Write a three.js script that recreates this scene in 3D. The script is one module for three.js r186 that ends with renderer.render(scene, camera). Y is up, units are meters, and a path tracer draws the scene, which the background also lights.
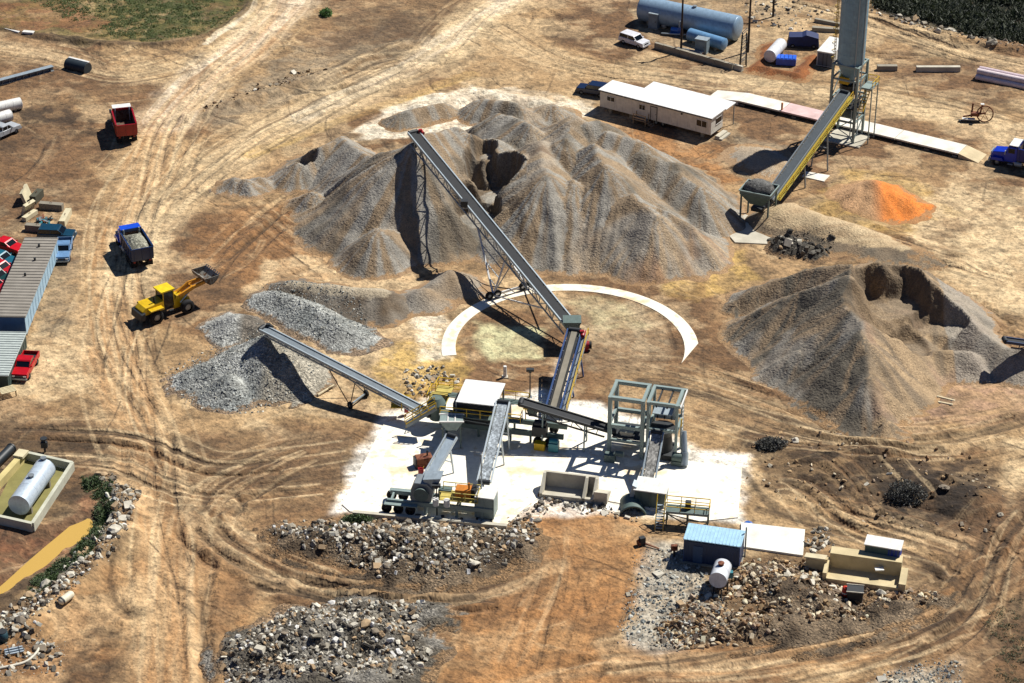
import * as THREE from 'three';
import { mergeGeometries } from 'three/addons/utils/BufferGeometryUtils.js';

// ---------- camera, sky, sun, exposure ----------
const scene = new THREE.Scene();
const camera = new THREE.PerspectiveCamera(16.2, 1024 / 683, 1, 6000);
camera.position.set(0, 145, 251.15);
camera.lookAt(0, 0, 0);
const renderer = new THREE.WebGLRenderer({ antialias: true });
renderer.setSize(1024, 683);
renderer.toneMapping = THREE.LinearToneMapping;
renderer.toneMappingExposure = 1.44;
renderer.shadowMap.enabled = true;
const sunDir = new THREE.Vector3(0.62, 1, -0.44).normalize();
{ // clear blue sky, a little paler towards the horizon
  const w = 64, h = 32, d = new Float32Array(w * h * 4);
  for (let j = 0; j < h; j++) for (let i = 0; i < w; i++) {
    const el = ((j + 0.5) / h - 0.5) * Math.PI, up = Math.max(0, Math.sin(el)), k = (j * w + i) * 4;
    const hz = Math.pow(1 - up, 3);
    d[k] = 0.028 + 0.035 * hz; d[k + 1] = 0.056 + 0.042 * hz; d[k + 2] = 0.14 + 0.045 * hz; d[k + 3] = 1;
  }
  const t = new THREE.DataTexture(d, w, h, THREE.RGBAFormat, THREE.FloatType);
  t.mapping = THREE.EquirectangularReflectionMapping; t.magFilter = THREE.LinearFilter; t.needsUpdate = true;
  scene.background = t; scene.environment = t;
}
const sun = new THREE.DirectionalLight(new THREE.Color(1, 0.965, 0.9), 5);
sun.position.copy(sunDir).multiplyScalar(260); sun.castShadow = true;
Object.assign(sun.shadow.camera, { left: -130, right: 130, top: 130, bottom: -130, near: 1, far: 700 });
sun.shadow.mapSize.set(4096, 4096);
scene.add(sun);

// ---------- small maths ----------
function rng(seed) { let a = seed >>> 0; return () => { a = (a + 0x6D2B79F5) | 0; let t = Math.imul(a ^ (a >>> 15), 1 | a); t = (t + Math.imul(t ^ (t >>> 7), 61 | t)) ^ t; return ((t ^ (t >>> 14)) >>> 0) / 4294967296; }; }
const TAB = new Float32Array(65536); { const r = rng(11); for (let i = 0; i < 65536; i++) TAB[i] = r(); }
const lat = (i, j) => TAB[((i * 57 + j * 8191) ^ (j * 131 + (i >> 3) * 977)) & 65535];
function vn(x, y) {
  const i = Math.floor(x), j = Math.floor(y); let u = x - i, v = y - j; u = u * u * (3 - 2 * u); v = v * v * (3 - 2 * v);
  const a = lat(i, j), b = lat(i + 1, j), c = lat(i, j + 1), d = lat(i + 1, j + 1);
  return a + (b - a) * u + (c - a) * v + (a - b - c + d) * u * v;
}
function fbm(x, y, o = 4) { let s = 0, a = 0.5, n = 0; for (let k = 0; k < o; k++) { s += a * vn(x + k * 37.3, y - k * 91.7); n += a; a *= 0.5; const t = x * 1.62 - y * 1.17; y = x * 1.17 + y * 1.62; x = t; } return s / n; }
const sst = (a, b, x) => { x = Math.min(1, Math.max(0, (x - a) / (b - a))); return x * x * (3 - 2 * x); };
const lerp = (a, b, t) => a + (b - a) * t;
const s2l = c => c <= 0.04045 ? c / 12.92 : Math.pow((c + 0.055) / 1.055, 2.4);
const l2s = c => c <= 0.0031308 ? c * 12.92 : 1.055 * Math.pow(c, 1 / 2.4) - 0.055;
const KA = 0.56;                                     // a sunlit tone as seen -> base colour
const tone = (r, g, b, k = KA) => [s2l(r / 255) * k, s2l(g / 255) * k, s2l(b / 255) * k];
function spline(pts, step = 1.5) {
  if (pts.length < 3) return pts;
  const c = new THREE.CatmullRomCurve3(pts.map(p => new THREE.Vector3(p[0], 0, p[1])), false, 'centripetal');
  const n = Math.max(2, Math.ceil(c.getLength() / step)), o = [];
  for (let i = 0; i <= n; i++) { const q = c.getPoint(i / n); o.push([q.x, q.z]); }
  return o;
}

// ---------- textures and materials ----------
function tex(n, fn, srgb = true, rep = 1) {
  const d = new Uint8Array(n * n * 4);
  for (let j = 0; j < n; j++) for (let i = 0; i < n; i++) { const c = fn(i / n, j / n, i, j), k = (j * n + i) * 4; for (let q = 0; q < 3; q++) d[k + q] = Math.max(0, Math.min(255, 255 * (Array.isArray(c) ? c[q] : c))); d[k + 3] = 255; }
  const t = new THREE.DataTexture(d, n, n, THREE.RGBAFormat); t.wrapS = t.wrapT = THREE.RepeatWrapping; t.magFilter = THREE.LinearFilter; t.minFilter = THREE.LinearMipmapLinearFilter; t.generateMipmaps = true;
  if (srgb) t.colorSpace = THREE.SRGBColorSpace; t.repeat.set(rep, rep); t.needsUpdate = true; return t;
}
const wrapN = (u, v, f, o) => { // tiling fbm
  const a = fbm(u * f, v * f, o), b = fbm((u - 1) * f, v * f, o), c = fbm(u * f, (v - 1) * f, o), d = fbm((u - 1) * f, (v - 1) * f, o);
  return lerp(lerp(a, b, u), lerp(c, d, u), v);
};
const T = {
  grime: tex(256, (u, v) => { const n = wrapN(u, v, 7, 5), m = wrapN(u + 0.3, v * 0.3, 23, 3); return 0.70 + 0.22 * n + 0.12 * m; }, true, 1 / 3),
  concrete: tex(512, (u, v) => { const n = wrapN(u, v, 6, 6), m = wrapN(u, v, 60, 2); return [0.66 + 0.34 * n + 0.06 * m, 0.65 + 0.34 * n + 0.06 * m, 0.62 + 0.35 * n + 0.06 * m]; }, true, 1 / 7),
  worn: tex(512, (u, v) => { const n = wrapN(u, v, 5, 6), d = sst(0.58, 0.72, n) * 0.8, m = wrapN(u + 0.5, v, 40, 3), e = sst(0.6, 0.7, wrapN(u, v + 0.4, 16, 4)) * 0.5; const b = 0.86 + 0.14 * m; return [b * lerp(1, 0.9, Math.max(d, e)), b * lerp(0.99, 0.8, Math.max(d, e)), b * lerp(0.97, 0.66, Math.max(d, e))]; }, true, 1 / 13),
  grain: tex(512, (u, v) => { const n = wrapN(u, v, 90, 2), m = wrapN(u, v, 14, 4); return 0.5 + 0.55 * n + 0.2 * m; }, true, 1 / 9),
  stone: tex(512, (u, v) => { const n = wrapN(u, v, 52, 2), m = wrapN(u, v, 10, 3); return 0.42 + 0.8 * n * n + 0.4 * (m - 0.3); }, true, 1 / 8),
  grainB: tex(512, (u, v) => wrapN(u, v, 48, 4), false, 1 / 9),
  rust: tex(256, (u, v) => { const n = sst(0.5, 0.66, wrapN(u, v, 8, 5)); return [lerp(0.95, 0.62, n), lerp(0.95, 0.42, n), lerp(0.95, 0.28, n)]; }, true, 1 / 2.5),
};
const MATS = new Map();
function mat(hex, o = {}) {
  const key = hex + JSON.stringify(o); if (MATS.has(key)) return MATS.get(key);
  const m = new THREE.MeshStandardMaterial({ color: hex, roughness: o.r ?? 0.6, metalness: o.m ?? 0, side: THREE.DoubleSide });
  const t = o.t === undefined ? 'grime' : o.t; if (t) m.map = T[t];
  if (o.b) { m.bumpMap = T[o.b]; m.bumpScale = o.bs ?? 0.05; }
  if (o.v) m.vertexColors = true;
  MATS.set(key, m); return m;
}
const M = {
  white: mat('#e9e7e0', { r: 0.55 }), steel: mat('#8f979b', { r: 0.5, m: 0.35 }), galv: mat('#a9b6bd', { r: 0.45, m: 0.3 }), dark: mat('#23282c', { r: 0.6 }),
  black: mat('#111214', { r: 0.8 }), rubber: mat('#17171a', { r: 0.9 }), belt: mat('#2b2d30', { r: 0.85 }), yellow: mat('#d9b10f', { r: 0.5 }), paleyellow: mat('#c9b65c', { r: 0.6 }),
  frame: mat('#8fa09c', { r: 0.55, m: 0.1 }), greensteel: mat('#5d6f6a', { r: 0.6 }), blue: mat('#2b4f86', { r: 0.5 }), navy: mat('#16345c', { r: 0.5 }), red: mat('#a3121c', { r: 0.45 }),
  concrete: mat('#c9c4b6', { r: 0.9, t: 'concrete' }), dirtycon: mat('#9c9688', { r: 0.9, t: 'concrete' }), rust: mat('#7a4a30', { r: 0.85, t: 'rust' }), rock: mat('#bdb6a8', { r: 0.95, t: 'concrete' }),
  glass: new THREE.MeshStandardMaterial({ color: '#0b1116', roughness: 0.08, metalness: 0.1 }), orange: mat('#c8791c', { r: 0.5 }), lamp: mat('#d8d8d0', { r: 0.2, t: null }),
  teal: mat('#2f7f8a', { r: 0.5 }), tank: mat('#bfcbd3', { r: 0.4, m: 0.15 }), silo: mat('#84a6b6', { r: 0.5, m: 0.1 }), bright: mat('#cdd8dd', { r: 0.45, m: 0.2 }),
};

// ---------- object helpers ----------
const used = new Map();
function numbered(n) { const k = used.get(n) || 0; used.set(n, k + 1); return k ? n + '_' + String(k).padStart(3, '0') : n; }
function tag(o, label, category, group, kind) { o.userData.label = label; o.userData.category = category; if (group) o.userData.group = group; if (kind) o.userData.kind = kind; return o; }
function thing(name, label, category, pos = [0, 0, 0], turn = 0, group) { const g = new THREE.Group(); g.name = numbered(name); g.position.set(...pos); g.rotation.y = turn; tag(g, label, category, group); scene.add(g); return g; }
function boxUV(g) {
  const p = g.attributes.position, n = g.attributes.normal, uv = new Float32Array(p.count * 2);
  for (let i = 0; i < p.count; i++) { const ax = Math.abs(n.getX(i)), ay = Math.abs(n.getY(i)), az = Math.abs(n.getZ(i)), x = p.getX(i), y = p.getY(i), z = p.getZ(i);
    if (ay >= ax && ay >= az) { uv[2 * i] = x; uv[2 * i + 1] = z; } else if (ax >= az) { uv[2 * i] = z; uv[2 * i + 1] = y; } else { uv[2 * i] = x; uv[2 * i + 1] = y; } }
  g.setAttribute('uv', new THREE.BufferAttribute(uv, 2)); return g;
}
function shade(m) { m.castShadow = true; m.receiveShadow = true; return m; }
function mesh(name, geos, material, parent) {
  const list = (Array.isArray(geos) ? geos : [geos]).map(g => { const q = g.index ? g.toNonIndexed() : g; for (const k of Object.keys(q.attributes)) if (k !== 'position' && k !== 'normal') q.deleteAttribute(k); return q; });
  const g = boxUV(list.length > 1 ? mergeGeometries(list) : list[0]);
  const m = shade(new THREE.Mesh(g, material)); m.name = parent ? name : numbered(name); (parent || scene).add(m); return m;
}
const bx = (w, h, d, x = 0, y = 0, z = 0, ry = 0) => { const g = new THREE.BoxGeometry(w, h, d); if (ry) g.rotateY(ry); return g.translate(x, y, z); }; // centre at x,y,z
const v3 = a => new THREE.Vector3(...a);
function cyl(p, q, r, r2 = r, seg = 16) { const a = v3(p), b = v3(q), d = b.clone().sub(a), g = new THREE.CylinderGeometry(r2, r, d.length(), seg); g.applyQuaternion(new THREE.Quaternion().setFromUnitVectors(new THREE.Vector3(0, 1, 0), d.clone().normalize())); const c = a.add(b).multiplyScalar(0.5); return g.translate(c.x, c.y, c.z); }
function basis(p, q) { const x = v3(q).sub(v3(p)), L = x.length(); x.normalize(); let z = new THREE.Vector3().crossVectors(x, new THREE.Vector3(0, 1, 0)); if (z.length() < 1e-3) z.set(0, 0, 1); z.normalize(); const y = new THREE.Vector3().crossVectors(z, x); return { L, m: new THREE.Matrix4().makeBasis(x, y, z), x, y, z }; }
function bar(p, q, w, h = w) { const b = basis(p, q), g = new THREE.BoxGeometry(b.L, h, w); g.applyMatrix4(b.m); return g.translate((p[0] + q[0]) / 2, (p[1] + q[1]) / 2, (p[2] + q[2]) / 2); }
const UNIT = new THREE.BoxGeometry(1, 1, 1);
function beam(name, p, q, w, h, material, parent) { // one shared box, stretched
  const b = basis(p, q), m = shade(new THREE.Mesh(UNIT, material)); m.name = name; m.quaternion.setFromRotationMatrix(b.m); m.scale.set(b.L, h, w); m.position.set((p[0] + q[0]) / 2, (p[1] + q[1]) / 2, (p[2] + q[2]) / 2); parent.add(m); return m;
}
function prism(pts, depth, bev = 0) { const s = new THREE.Shape(pts.map(p => new THREE.Vector2(...p))); const g = new THREE.ExtrudeGeometry(s, { depth: depth - 2 * bev, bevelEnabled: bev > 0, bevelSize: bev, bevelThickness: bev, bevelOffset: -bev, bevelSegments: 2, curveSegments: 6 }); return g.translate(0, 0, -depth / 2 + bev); }
const turnOf = (A, B) => -Math.atan2(B[1] - A[1], B[0] - A[0]);
const mid = (A, B, t = 0.5) => [lerp(A[0], B[0], t), lerp(A[1], B[1], t)];
const dist = (A, B) => Math.hypot(A[0] - B[0], A[1] - B[1]);
function lathe(pts, seg = 24) { return new THREE.LatheGeometry(pts.map(p => new THREE.Vector2(...p)), seg); }

// ---------- the ground: painted earth colours and real ruts ----------
const GX0 = -96, GX1 = 96, GZ0 = -124, GZ1 = 72, GN = 2048, HN = 1024, GW = GX1 - GX0, GD = GZ1 - GZ0;
const col = new Float32Array(GN * GN * 3), fine = new Float32Array(GN * GN), hmap = new Float32Array(HN * HN);
const C = {
  tan: tone(204, 168, 120), light: tone(234, 206, 160), cream: tone(255, 242, 214), brown: tone(158, 118, 78), dark: tone(104, 80, 54), deep: tone(66, 52, 38), orange: tone(204, 144, 84),
  grey: tone(178, 158, 128), pale: tone(212, 190, 152), red: tone(176, 108, 70), green: tone(104, 112, 48), dgreen: tone(40, 52, 24), olive: tone(142, 126, 66), ochre: tone(226, 186, 104), sick: tone(222, 218, 168), white: tone(255, 252, 240, 0.72), gravel: tone(196, 188, 170), pink: tone(206, 164, 136),
};
for (let j = 0; j < GN; j++) for (let i = 0; i < GN; i++) {
  const x = GX0 + (i + 0.5) / GN * GW, z = GZ0 + (j + 0.5) / GN * GD, k = (j * GN + i) * 3;
  const a = fbm(x * 0.06 + 3, z * 0.075, 5), b = fbm(x * 0.2 + 40, z * 0.26 + 9, 5), c = sst(0.42, 0.58, a), d = sst(0.48, 0.6, b), e = sst(0.54, 0.68, fbm(x * 0.4 - 8, z * 0.5 + 31, 5));
  for (let q = 0; q < 3; q++) { let v = lerp(C.brown[q], C.tan[q], 0.05 + 0.75 * c); v = lerp(v, C.light[q], 0.42 * d); v = lerp(v, C.dark[q], 0.34 * e); col[k + q] = v; }
}
function mixTexel(k, c, a) { col[k] += (c[0] - col[k]) * a; col[k + 1] += (c[1] - col[k + 1]) * a; col[k + 2] += (c[2] - col[k + 2]) * a; }
const bufD = new Float32Array(GN * GN), bufS = new Float32Array(GN * GN);
function window4(x0, x1, z0, z1, n) { return [Math.max(0, Math.floor((x0 - GX0) / GW * n)), Math.min(n - 1, Math.ceil((x1 - GX0) / GW * n)), Math.max(0, Math.floor((z0 - GZ0) / GD * n)), Math.min(n - 1, Math.ceil((z1 - GZ0) / GD * n))]; }
function fieldOf(pts, R, n, sx0, sz0) { // nearest distance and length along a line, in a window
  let X0 = 1e9, X1 = -1e9, Z0 = 1e9, Z1 = -1e9; for (const p of pts) { X0 = Math.min(X0, p[0]); X1 = Math.max(X1, p[0]); Z0 = Math.min(Z0, p[1]); Z1 = Math.max(Z1, p[1]); }
  const w = window4(X0 - R, X1 + R, Z0 - R, Z1 + R, n);
  for (let j = w[2]; j <= w[3]; j++) bufD.fill(1e9, j * n + w[0], j * n + w[1] + 1);
  let acc = 0;
  for (let s = 0; s < pts.length - 1; s++) {
    const [ax, az] = pts[s], [bx_, bz] = pts[s + 1], dx = bx_ - ax, dz = bz - az, L = Math.hypot(dx, dz) || 1e-6;
    const v = window4(Math.min(ax, bx_) - R, Math.max(ax, bx_) + R, Math.min(az, bz) - R, Math.max(az, bz) + R, n);
    for (let j = v[2]; j <= v[3]; j++) for (let i = v[0]; i <= v[1]; i++) {
      const x = GX0 + (i + 0.5) / n * GW - ax, z = GZ0 + (j + 0.5) / n * GD - az; let t = (x * dx + z * dz) / (L * L); t = t < 0 ? 0 : t > 1 ? 1 : t;
      const ex = x - t * dx, ez = z - t * dz, d = Math.hypot(ex, ez), k = j * n + i;
      if (d < Math.abs(bufD[k])) { bufD[k] = (x * dz - z * dx) < 0 ? -d : d; bufS[k] = acc + t * L; }
    }
    acc += L;
  }
  return w;
}
// a band of earth along a line; streaks run with it
function stroke(pts, hw, c, alpha, o = {}) {
  pts = spline(pts); const R = hw * 1.5 + 0.5, w = fieldOf(pts, R, GN), soft = o.soft ?? 0.6, st = o.streak ?? 0.6, f = o.f ?? 1.4, sd = o.seed ?? hw * 7;
  for (let j = w[2]; j <= w[3]; j++) for (let i = w[0]; i <= w[1]; i++) {
    const k = j * GN + i, sdv = bufD[k]; if (Math.abs(sdv) > R) continue;
    const e = (vn(bufS[k] * 0.35 + sd, sdv * 0.4) - 0.5) * 0.5, m = 1 - sst(1 - soft, 1, Math.abs(sdv) / hw + e); if (m <= 0) continue;
    const n = st ? lerp(1 - st, 1, sst(0.3, 0.7, 0.6 * vn(sdv * f + sd, bufS[k] * 0.09) + 0.4 * vn(sdv * f * 2.7, bufS[k] * 0.2 + sd))) : 1;
    mixTexel(k * 3, c, alpha * m * n); if (o.bump) fine[k] += o.bump * m * n;
  }
}
function patch(pts, c, alpha, o = {}) { // an area with a ragged edge
  const soft = o.soft ?? 1.2, rag = o.rag ?? 2, sd = o.seed ?? pts[0][0]; let X0 = 1e9, X1 = -1e9, Z0 = 1e9, Z1 = -1e9; for (const p of pts) { X0 = Math.min(X0, p[0]); X1 = Math.max(X1, p[0]); Z0 = Math.min(Z0, p[1]); Z1 = Math.max(Z1, p[1]); }
  const R = soft + rag, w = window4(X0 - R, X1 + R, Z0 - R, Z1 + R, GN), N = pts.length, sp = o.spots ?? 0.5, sf = o.sf ?? 0.5;
  for (let j = w[2]; j <= w[3]; j++) for (let i = w[0]; i <= w[1]; i++) {
    const x = GX0 + (i + 0.5) / GN * GW, z = GZ0 + (j + 0.5) / GN * GD; let ins = false, d2 = 1e9;
    for (let a = 0, b = N - 1; a < N; b = a++) { const A = pts[a], B = pts[b], dx = B[0] - A[0], dz = B[1] - A[1];
      if ((A[1] > z) !== (B[1] > z) && x < dx * (z - A[1]) / dz + A[0]) ins = !ins;
      let t = ((x - A[0]) * dx + (z - A[1]) * dz) / (dx * dx + dz * dz); t = t < 0 ? 0 : t > 1 ? 1 : t; const ex = x - A[0] - t * dx, ez = z - A[1] - t * dz; d2 = Math.min(d2, ex * ex + ez * ez); }
    const sd_ = (ins ? 1 : -1) * Math.sqrt(d2) + (fbm(x * 0.25 + sd, z * 0.32, 4) - 0.5) * 2 * rag, m = sst(-soft * 0.7, soft * 0.7, sd_); if (m <= 0) continue;
    const n = sp ? lerp(1 - sp, 1, sst(0.4, 0.56, fbm(x * sf + sd * 3, z * sf * 1.2, 4))) : 1, k = j * GN + i;
    mixTexel(k * 3, c, alpha * m * n); if (o.bump) fine[k] += o.bump * m * (vn(x * 2.3, z * 2.3) - 0.5);
  }
}
function rut(pts, hw, depth) { // a groove with pushed-up lips, in the height of the ground
  pts = spline(pts); const R = hw * 2.6, w = fieldOf(pts, R, HN);
  for (let j = w[2]; j <= w[3]; j++) for (let i = w[0]; i <= w[1]; i++) { const k = j * HN + i, d = Math.abs(bufD[k]); if (d > R) continue; const t = d / hw, v = 0.55 + 0.9 * vn(bufS[k] * 0.25 + hw * 31, 3.7);
    hmap[k] += depth * v * (-(1 - sst(0.5, 1.15, t)) + 0.75 * sst(0.8, 1.4, t) * (1 - sst(1.4, 2.6, t))); }
}
function mound(pts, hw, height) { pts = spline(pts); const R = hw * 1.5, w = fieldOf(pts, R, HN); for (let j = w[2]; j <= w[3]; j++) for (let i = w[0]; i <= w[1]; i++) { const k = j * HN + i, d = Math.abs(bufD[k]); if (d > R) continue; hmap[k] += height * (1 - sst(0.1, 1.15, d / hw + 0.35 * (vn(bufS[k] * 0.3, d * 0.4) - 0.5))) * (0.6 + 0.7 * vn(bufS[k] * 0.35 + 9, d)); } }
// wheel marks that wander along a way
function wheels(pts, spread, n, seed, o = {}) {
  const r = rng(seed), base = spline(pts, 4);
  for (let t = 0; t < n; t++) {
    const off = (r() - 0.5) * 2 * spread, wob = r() * 9, a0 = r() * 0.35, a1 = 0.6 + r() * 0.4, gauge = 1.05, dk = r() < (o.dark ?? 0.65), line = [];
    for (let s = 0; s < base.length; s++) { const f = s / (base.length - 1); if (f < a0 || f > a1) continue; const p = base[s], q = base[Math.min(base.length - 1, s + 1)], b = base[Math.max(0, s - 1)], dx = q[0] - b[0], dz = q[1] - b[1], L = Math.hypot(dx, dz) || 1, e = off + (vn(s * 0.13 + wob, seed) - 0.5) * spread * 1.1; line.push([p[0] - dz / L * e, p[1] + dx / L * e, -dz / L, dx / L]); }
    if (line.length < 3) continue;
    for (const sgn of [-1, 1]) { const l2 = line.map(p => [p[0] + p[2] * sgn * gauge, p[1] + p[3] * sgn * gauge]), hw = 0.24 + r() * 0.2; stroke(l2, hw, dk ? (r() < 0.5 ? C.dark : C.brown) : C.light, (o.alpha ?? 0.5) * (0.5 + r() * 0.6), { soft: 0.55, streak: 0.75, f: 2.8, seed: r() * 90, bump: dk ? -0.5 : 0 }); if (dk && r() < (o.deep ?? 0.6)) rut(l2, hw + 0.12, (o.depth ?? 0.09) * (0.6 + r())); }
  }
}
console.log('ground: paint');
// broad grounds
patch([[-86.13, -113.82], [-39.18, -113.82], [-41.22, -101.17], [-46.04, -94.71], [-55.6, -90.77], [-69.81, -93.13], [-83.7, -101.17]], C.olive, 0.85, { rag: 2.5 });
patch([[-73.9, -118.2], [-42.83, -118.2], [-43.79, -103.23], [-47.76, -96.31], [-54.66, -95.51]], C.green, 0.7, { rag: 3, spots: 0.9, sf: 0.35 });
patch([[-85.31, -109.52], [-67.28, -106.98], [-62.55, -96.31], [-76.83, -97.92], [-83.86, -101.99]], C.red, 0.55, { rag: 3 });
patch([[-83.08, -97.92], [-73.3, -95.51], [-62.48, -85.37], [-61.56, -74.26], [-67.89, -63.71], [-75.54, -58.64]], C.brown, 0.6, { rag: 3 });
patch([[-71.37, -67.17], [-65.86, -68.92], [-59.97, -63.71], [-61.97, -53.7], [-68.41, -50.47], [-73.06, -45.73], [-74.59, -53.7]], C.dark, 0.85, { rag: 3, spots: 0.7 });
patch([[-31.2, -93.13], [-17.62, -101.17], [-11.12, -93.13], [-26.87, -74.26], [-42.53, -62.01], [-46.39, -64.4]], C.grey, 0.75, { rag: 2.5 });
patch([[-27.85, -113.82], [-5.21, -116], [-8.14, -99.13], [-17.3, -93.13], [-27.72, -87.28], [-32.74, -93.13]], C.brown, 0.6, { rag: 2 });
patch([[-19.15, -67.17], [-6.23, -76.07], [7.06, -72.46], [14.28, -68.92], [6.87, -62.01], [-13.01, -56.98], [-24.42, -58.64]], C.cream, 0.9, { rag: 2.5, spots: 0.35 });
patch([[-1.89, -101.17], [19.24, -81.6], [11.36, -68.92], [-4.72, -74.26], [-6.43, -89.21]], C.tan, 0.6, { rag: 3 });
patch([[12.66, -63.71], [29.16, -53.7], [31.18, -44.18], [24.15, -41.11], [12.34, -53.7]], C.orange, 0.75, { rag: 2.2 });
patch([[30.37, -60.32], [40.38, -53.7], [36.36, -41.11], [30.06, -47.3]], C.grey, 0.7, { rag: 2.5 });
patch([[25.25, -81.6], [57.03, -72.46], [75.29, -60.32], [72.51, -45.73], [56.29, -67.17], [33.81, -76.07]], C.light, 0.5, { rag: 3 });
patch([[56.57, -91.16], [78.64, -77.9], [76.93, -68.92], [55.06, -79.74]], C.brown, 0.5, { rag: 3 });
patch([[45.23, -47.3], [57.17, -44.18], [59.57, -33.64], [50.59, -26.47], [37.7, -27.88]], C.ochre, 0.5, { rag: 3 });
patch([[17.79, -22.3], [29.5, -23.68], [31.36, -15.55], [23.42, -10.34], [18.57, -12.93]], C.ochre, 0.65, { rag: 2 });
patch([[52.22, -38.09], [61.28, -44.18], [71.63, -41.11], [65.28, -7.79], [56.22, -12.93], [50.2, -23.68]], C.light, 0.8, { rag: 4 });
patch([[49.84, 4.41], [62.51, 6.75], [60.38, 17.95], [44.07, 20.1], [43.52, 15.77]], C.pink, 0.6, { rag: 2.5 });
patch([[-42.32, -35.11], [-24.69, -41.11], [-11.72, -18.22], [-22.84, -12.93], [-34.14, -12.93], [-40.7, -20.93]], C.orange, 0.4, { rag: 4 });
patch([[-32.48, -22.3], [-11.72, -18.22], [-7.55, -2.8], [-15.09, 17.95], [-24.24, 17.95], [-32.64, -10.34]], C.light, 0.6, { rag: 3 });
patch([[-15.85, 2.04], [-6.95, -2.8], [-4.87, 13.56], [-11.17, 15.77], [-15.88, 13.56]], C.ochre, 0.8, { rag: 2 });
patch([[-12.61, -7.79], [-7.61, -5.28], [-7.39, 4.41], [-10.97, 4.41]], C.cream, 0.7, { rag: 2 });
patch([[-4.53, -4.78], [3.41, -2.8], [3.34, 3.94], [-2.62, 4.41], [-5.06, 0.84]], C.sick, 0.85, { rag: 1.2, spots: 0.3 });
patch([[4.12, -11.37], [15.94, -10.34], [20.25, 0.84], [17.5, 7.21], [9.25, 6.28], [9.5, -2.8]], C.pale, 0.6, { rag: 2.2 });
patch([[5.98, -10.34], [12.23, -10.85], [16.88, -4.04], [10.72, -2.8]], C.sick, 0.35, { rag: 2 });
patch([[9.27, 5.58], [24.63, 6.75], [28.56, 15.77], [19.95, 24.32], [14.74, 15.77], [9.11, 11.32]], C.tan, 0.6, { rag: 3 });
patch([[-57.93, -5.28], [-47.76, -2.8], [-47.26, 9.05], [-54.53, 14.67], [-58.55, 17.95], [-59.77, 11.32]], C.light, 0.65, { rag: 2.5 });
patch([[-61.54, -26.47], [-56.33, -26.47], [-51.8, -5.28], [-54.68, -0.36], [-58.3, -0.36]], C.grey, 0.5, { rag: 2 });
patch([[-60.34, 20.53], [-45.81, 19.03], [-36.33, 22.22], [-28.62, 20.1], [-28.05, 26.38], [-41.14, 28.42], [-49.46, 24.73], [-59.54, 24.73]], C.dark, 0.7, { rag: 2, sf: 0.4 });
patch([[-59.42, 25.35], [-50.65, 24.32], [-44.31, 29.43], [-40.89, 38.21], [-43.5, 49.17], [-48.49, 56.04], [-52.89, 59.35]], C.dark, 0.75, { rag: 2, spots: 0.6 });
patch([[-56.77, 39.16], [-48.38, 38.21], [-45.76, 34.37], [-46.13, 45.61], [-54.51, 50.92]], C.red, 0.5, { rag: 2 });
patch([[-46.03, 52.65], [-39.87, 45.61], [-36.98, 59.35], [-41.71, 67.3], [-51.36, 67.3], [-52.27, 62.59]], C.orange, 0.4, { rag: 3 });
patch([[-44.67, 60.98], [-39.44, 56.04], [-35.92, 67.3], [-43.52, 68.06]], C.dark, 0.6, { rag: 3, spots: 0.8 });
patch([[-37.33, 13.56], [-20.81, 17.95], [-12.72, 20.1], [-15.2, 38.21], [-26.8, 40.1], [-34.5, 28.42]], C.tan, 0.5, { rag: 3 });
patch([[-28.72, 19.03], [-12.64, 22.22], [-15.6, 30.43], [-26.76, 28.42]], C.pale, 0.35, { rag: 3 });
patch([[-35.09, 41.96], [-27.35, 45.61], [-25.05, 59.35], [-28.99, 68.83], [-31.87, 68.83]], C.orange, 0.5, { rag: 2.5 });
patch([[2.49, 35.34], [13.7, 38.21], [13.11, 50.92], [8.7, 60.98], [10.37, 68.83], [-6.91, 68.83], [-4.23, 56.04], [2.92, 45.61]], C.orange, 0.62, { rag: 2.5, spots: 0.4 });
patch([[5.15, 37.26], [11.56, 38.21], [10.75, 45.61], [5.01, 45.61]], C.brown, 0.4, { rag: 2 });
patch([[13.53, 41.96], [18.81, 41.96], [21.18, 52.65], [22.67, 59.35], [14.58, 61.78], [10.21, 60.17], [13.03, 52.65]], C.gravel, 0.9, { rag: 1.5, bump: 1, spots: 0.25 });
patch([[19.62, 45.61], [30.25, 43.8], [39.75, 50.92], [45.9, 50.92], [38.92, 56.88], [24.66, 59.35], [21.05, 54.35]], C.dark, 0.6, { rag: 2 });
patch([[26.46, 20.1], [32.82, 19.03], [41.52, 22.22], [50.2, 24.32], [55.07, 28.42], [50.52, 41.96], [44.46, 40.1], [37.73, 34.37], [27.07, 32.41]], C.dark, 0.9, { rag: 3, spots: 0.5 });
patch([[37.13, 30.43], [43.05, 27.4], [51.41, 30.43], [50.15, 41.03], [41.27, 40.1]], C.deep, 0.6, { rag: 2.5, spots: 0.6 });
patch([[25.81, 34.37], [34.48, 34.37], [41.01, 41.96], [46.47, 47.4], [47.37, 54.35], [40.25, 47.4], [28.33, 41.96]], C.tan, 0.75, { rag: 2 });
patch([[55.05, 22.22], [59.97, 20.1], [56.88, 36.31], [52.44, 40.1]], C.light, 0.6, { rag: 2 });
patch([[38.05, 48.29], [46.76, 45.61], [47.95, 50.92], [43.06, 56.04], [37.03, 56.04]], C.dark, 0.5, { rag: 2 });
patch([[33.6, 67.3], [37.9, 64.17], [44.02, 62.59], [43.01, 68.83], [32.45, 68.83]], C.gravel, 0.75, { rag: 1.5, bump: 1 });
patch([[48.17, 52.65], [54.43, 49.17], [50.69, 68.83], [44.93, 68.83]], C.dark, 0.6, { rag: 3 });
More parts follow.
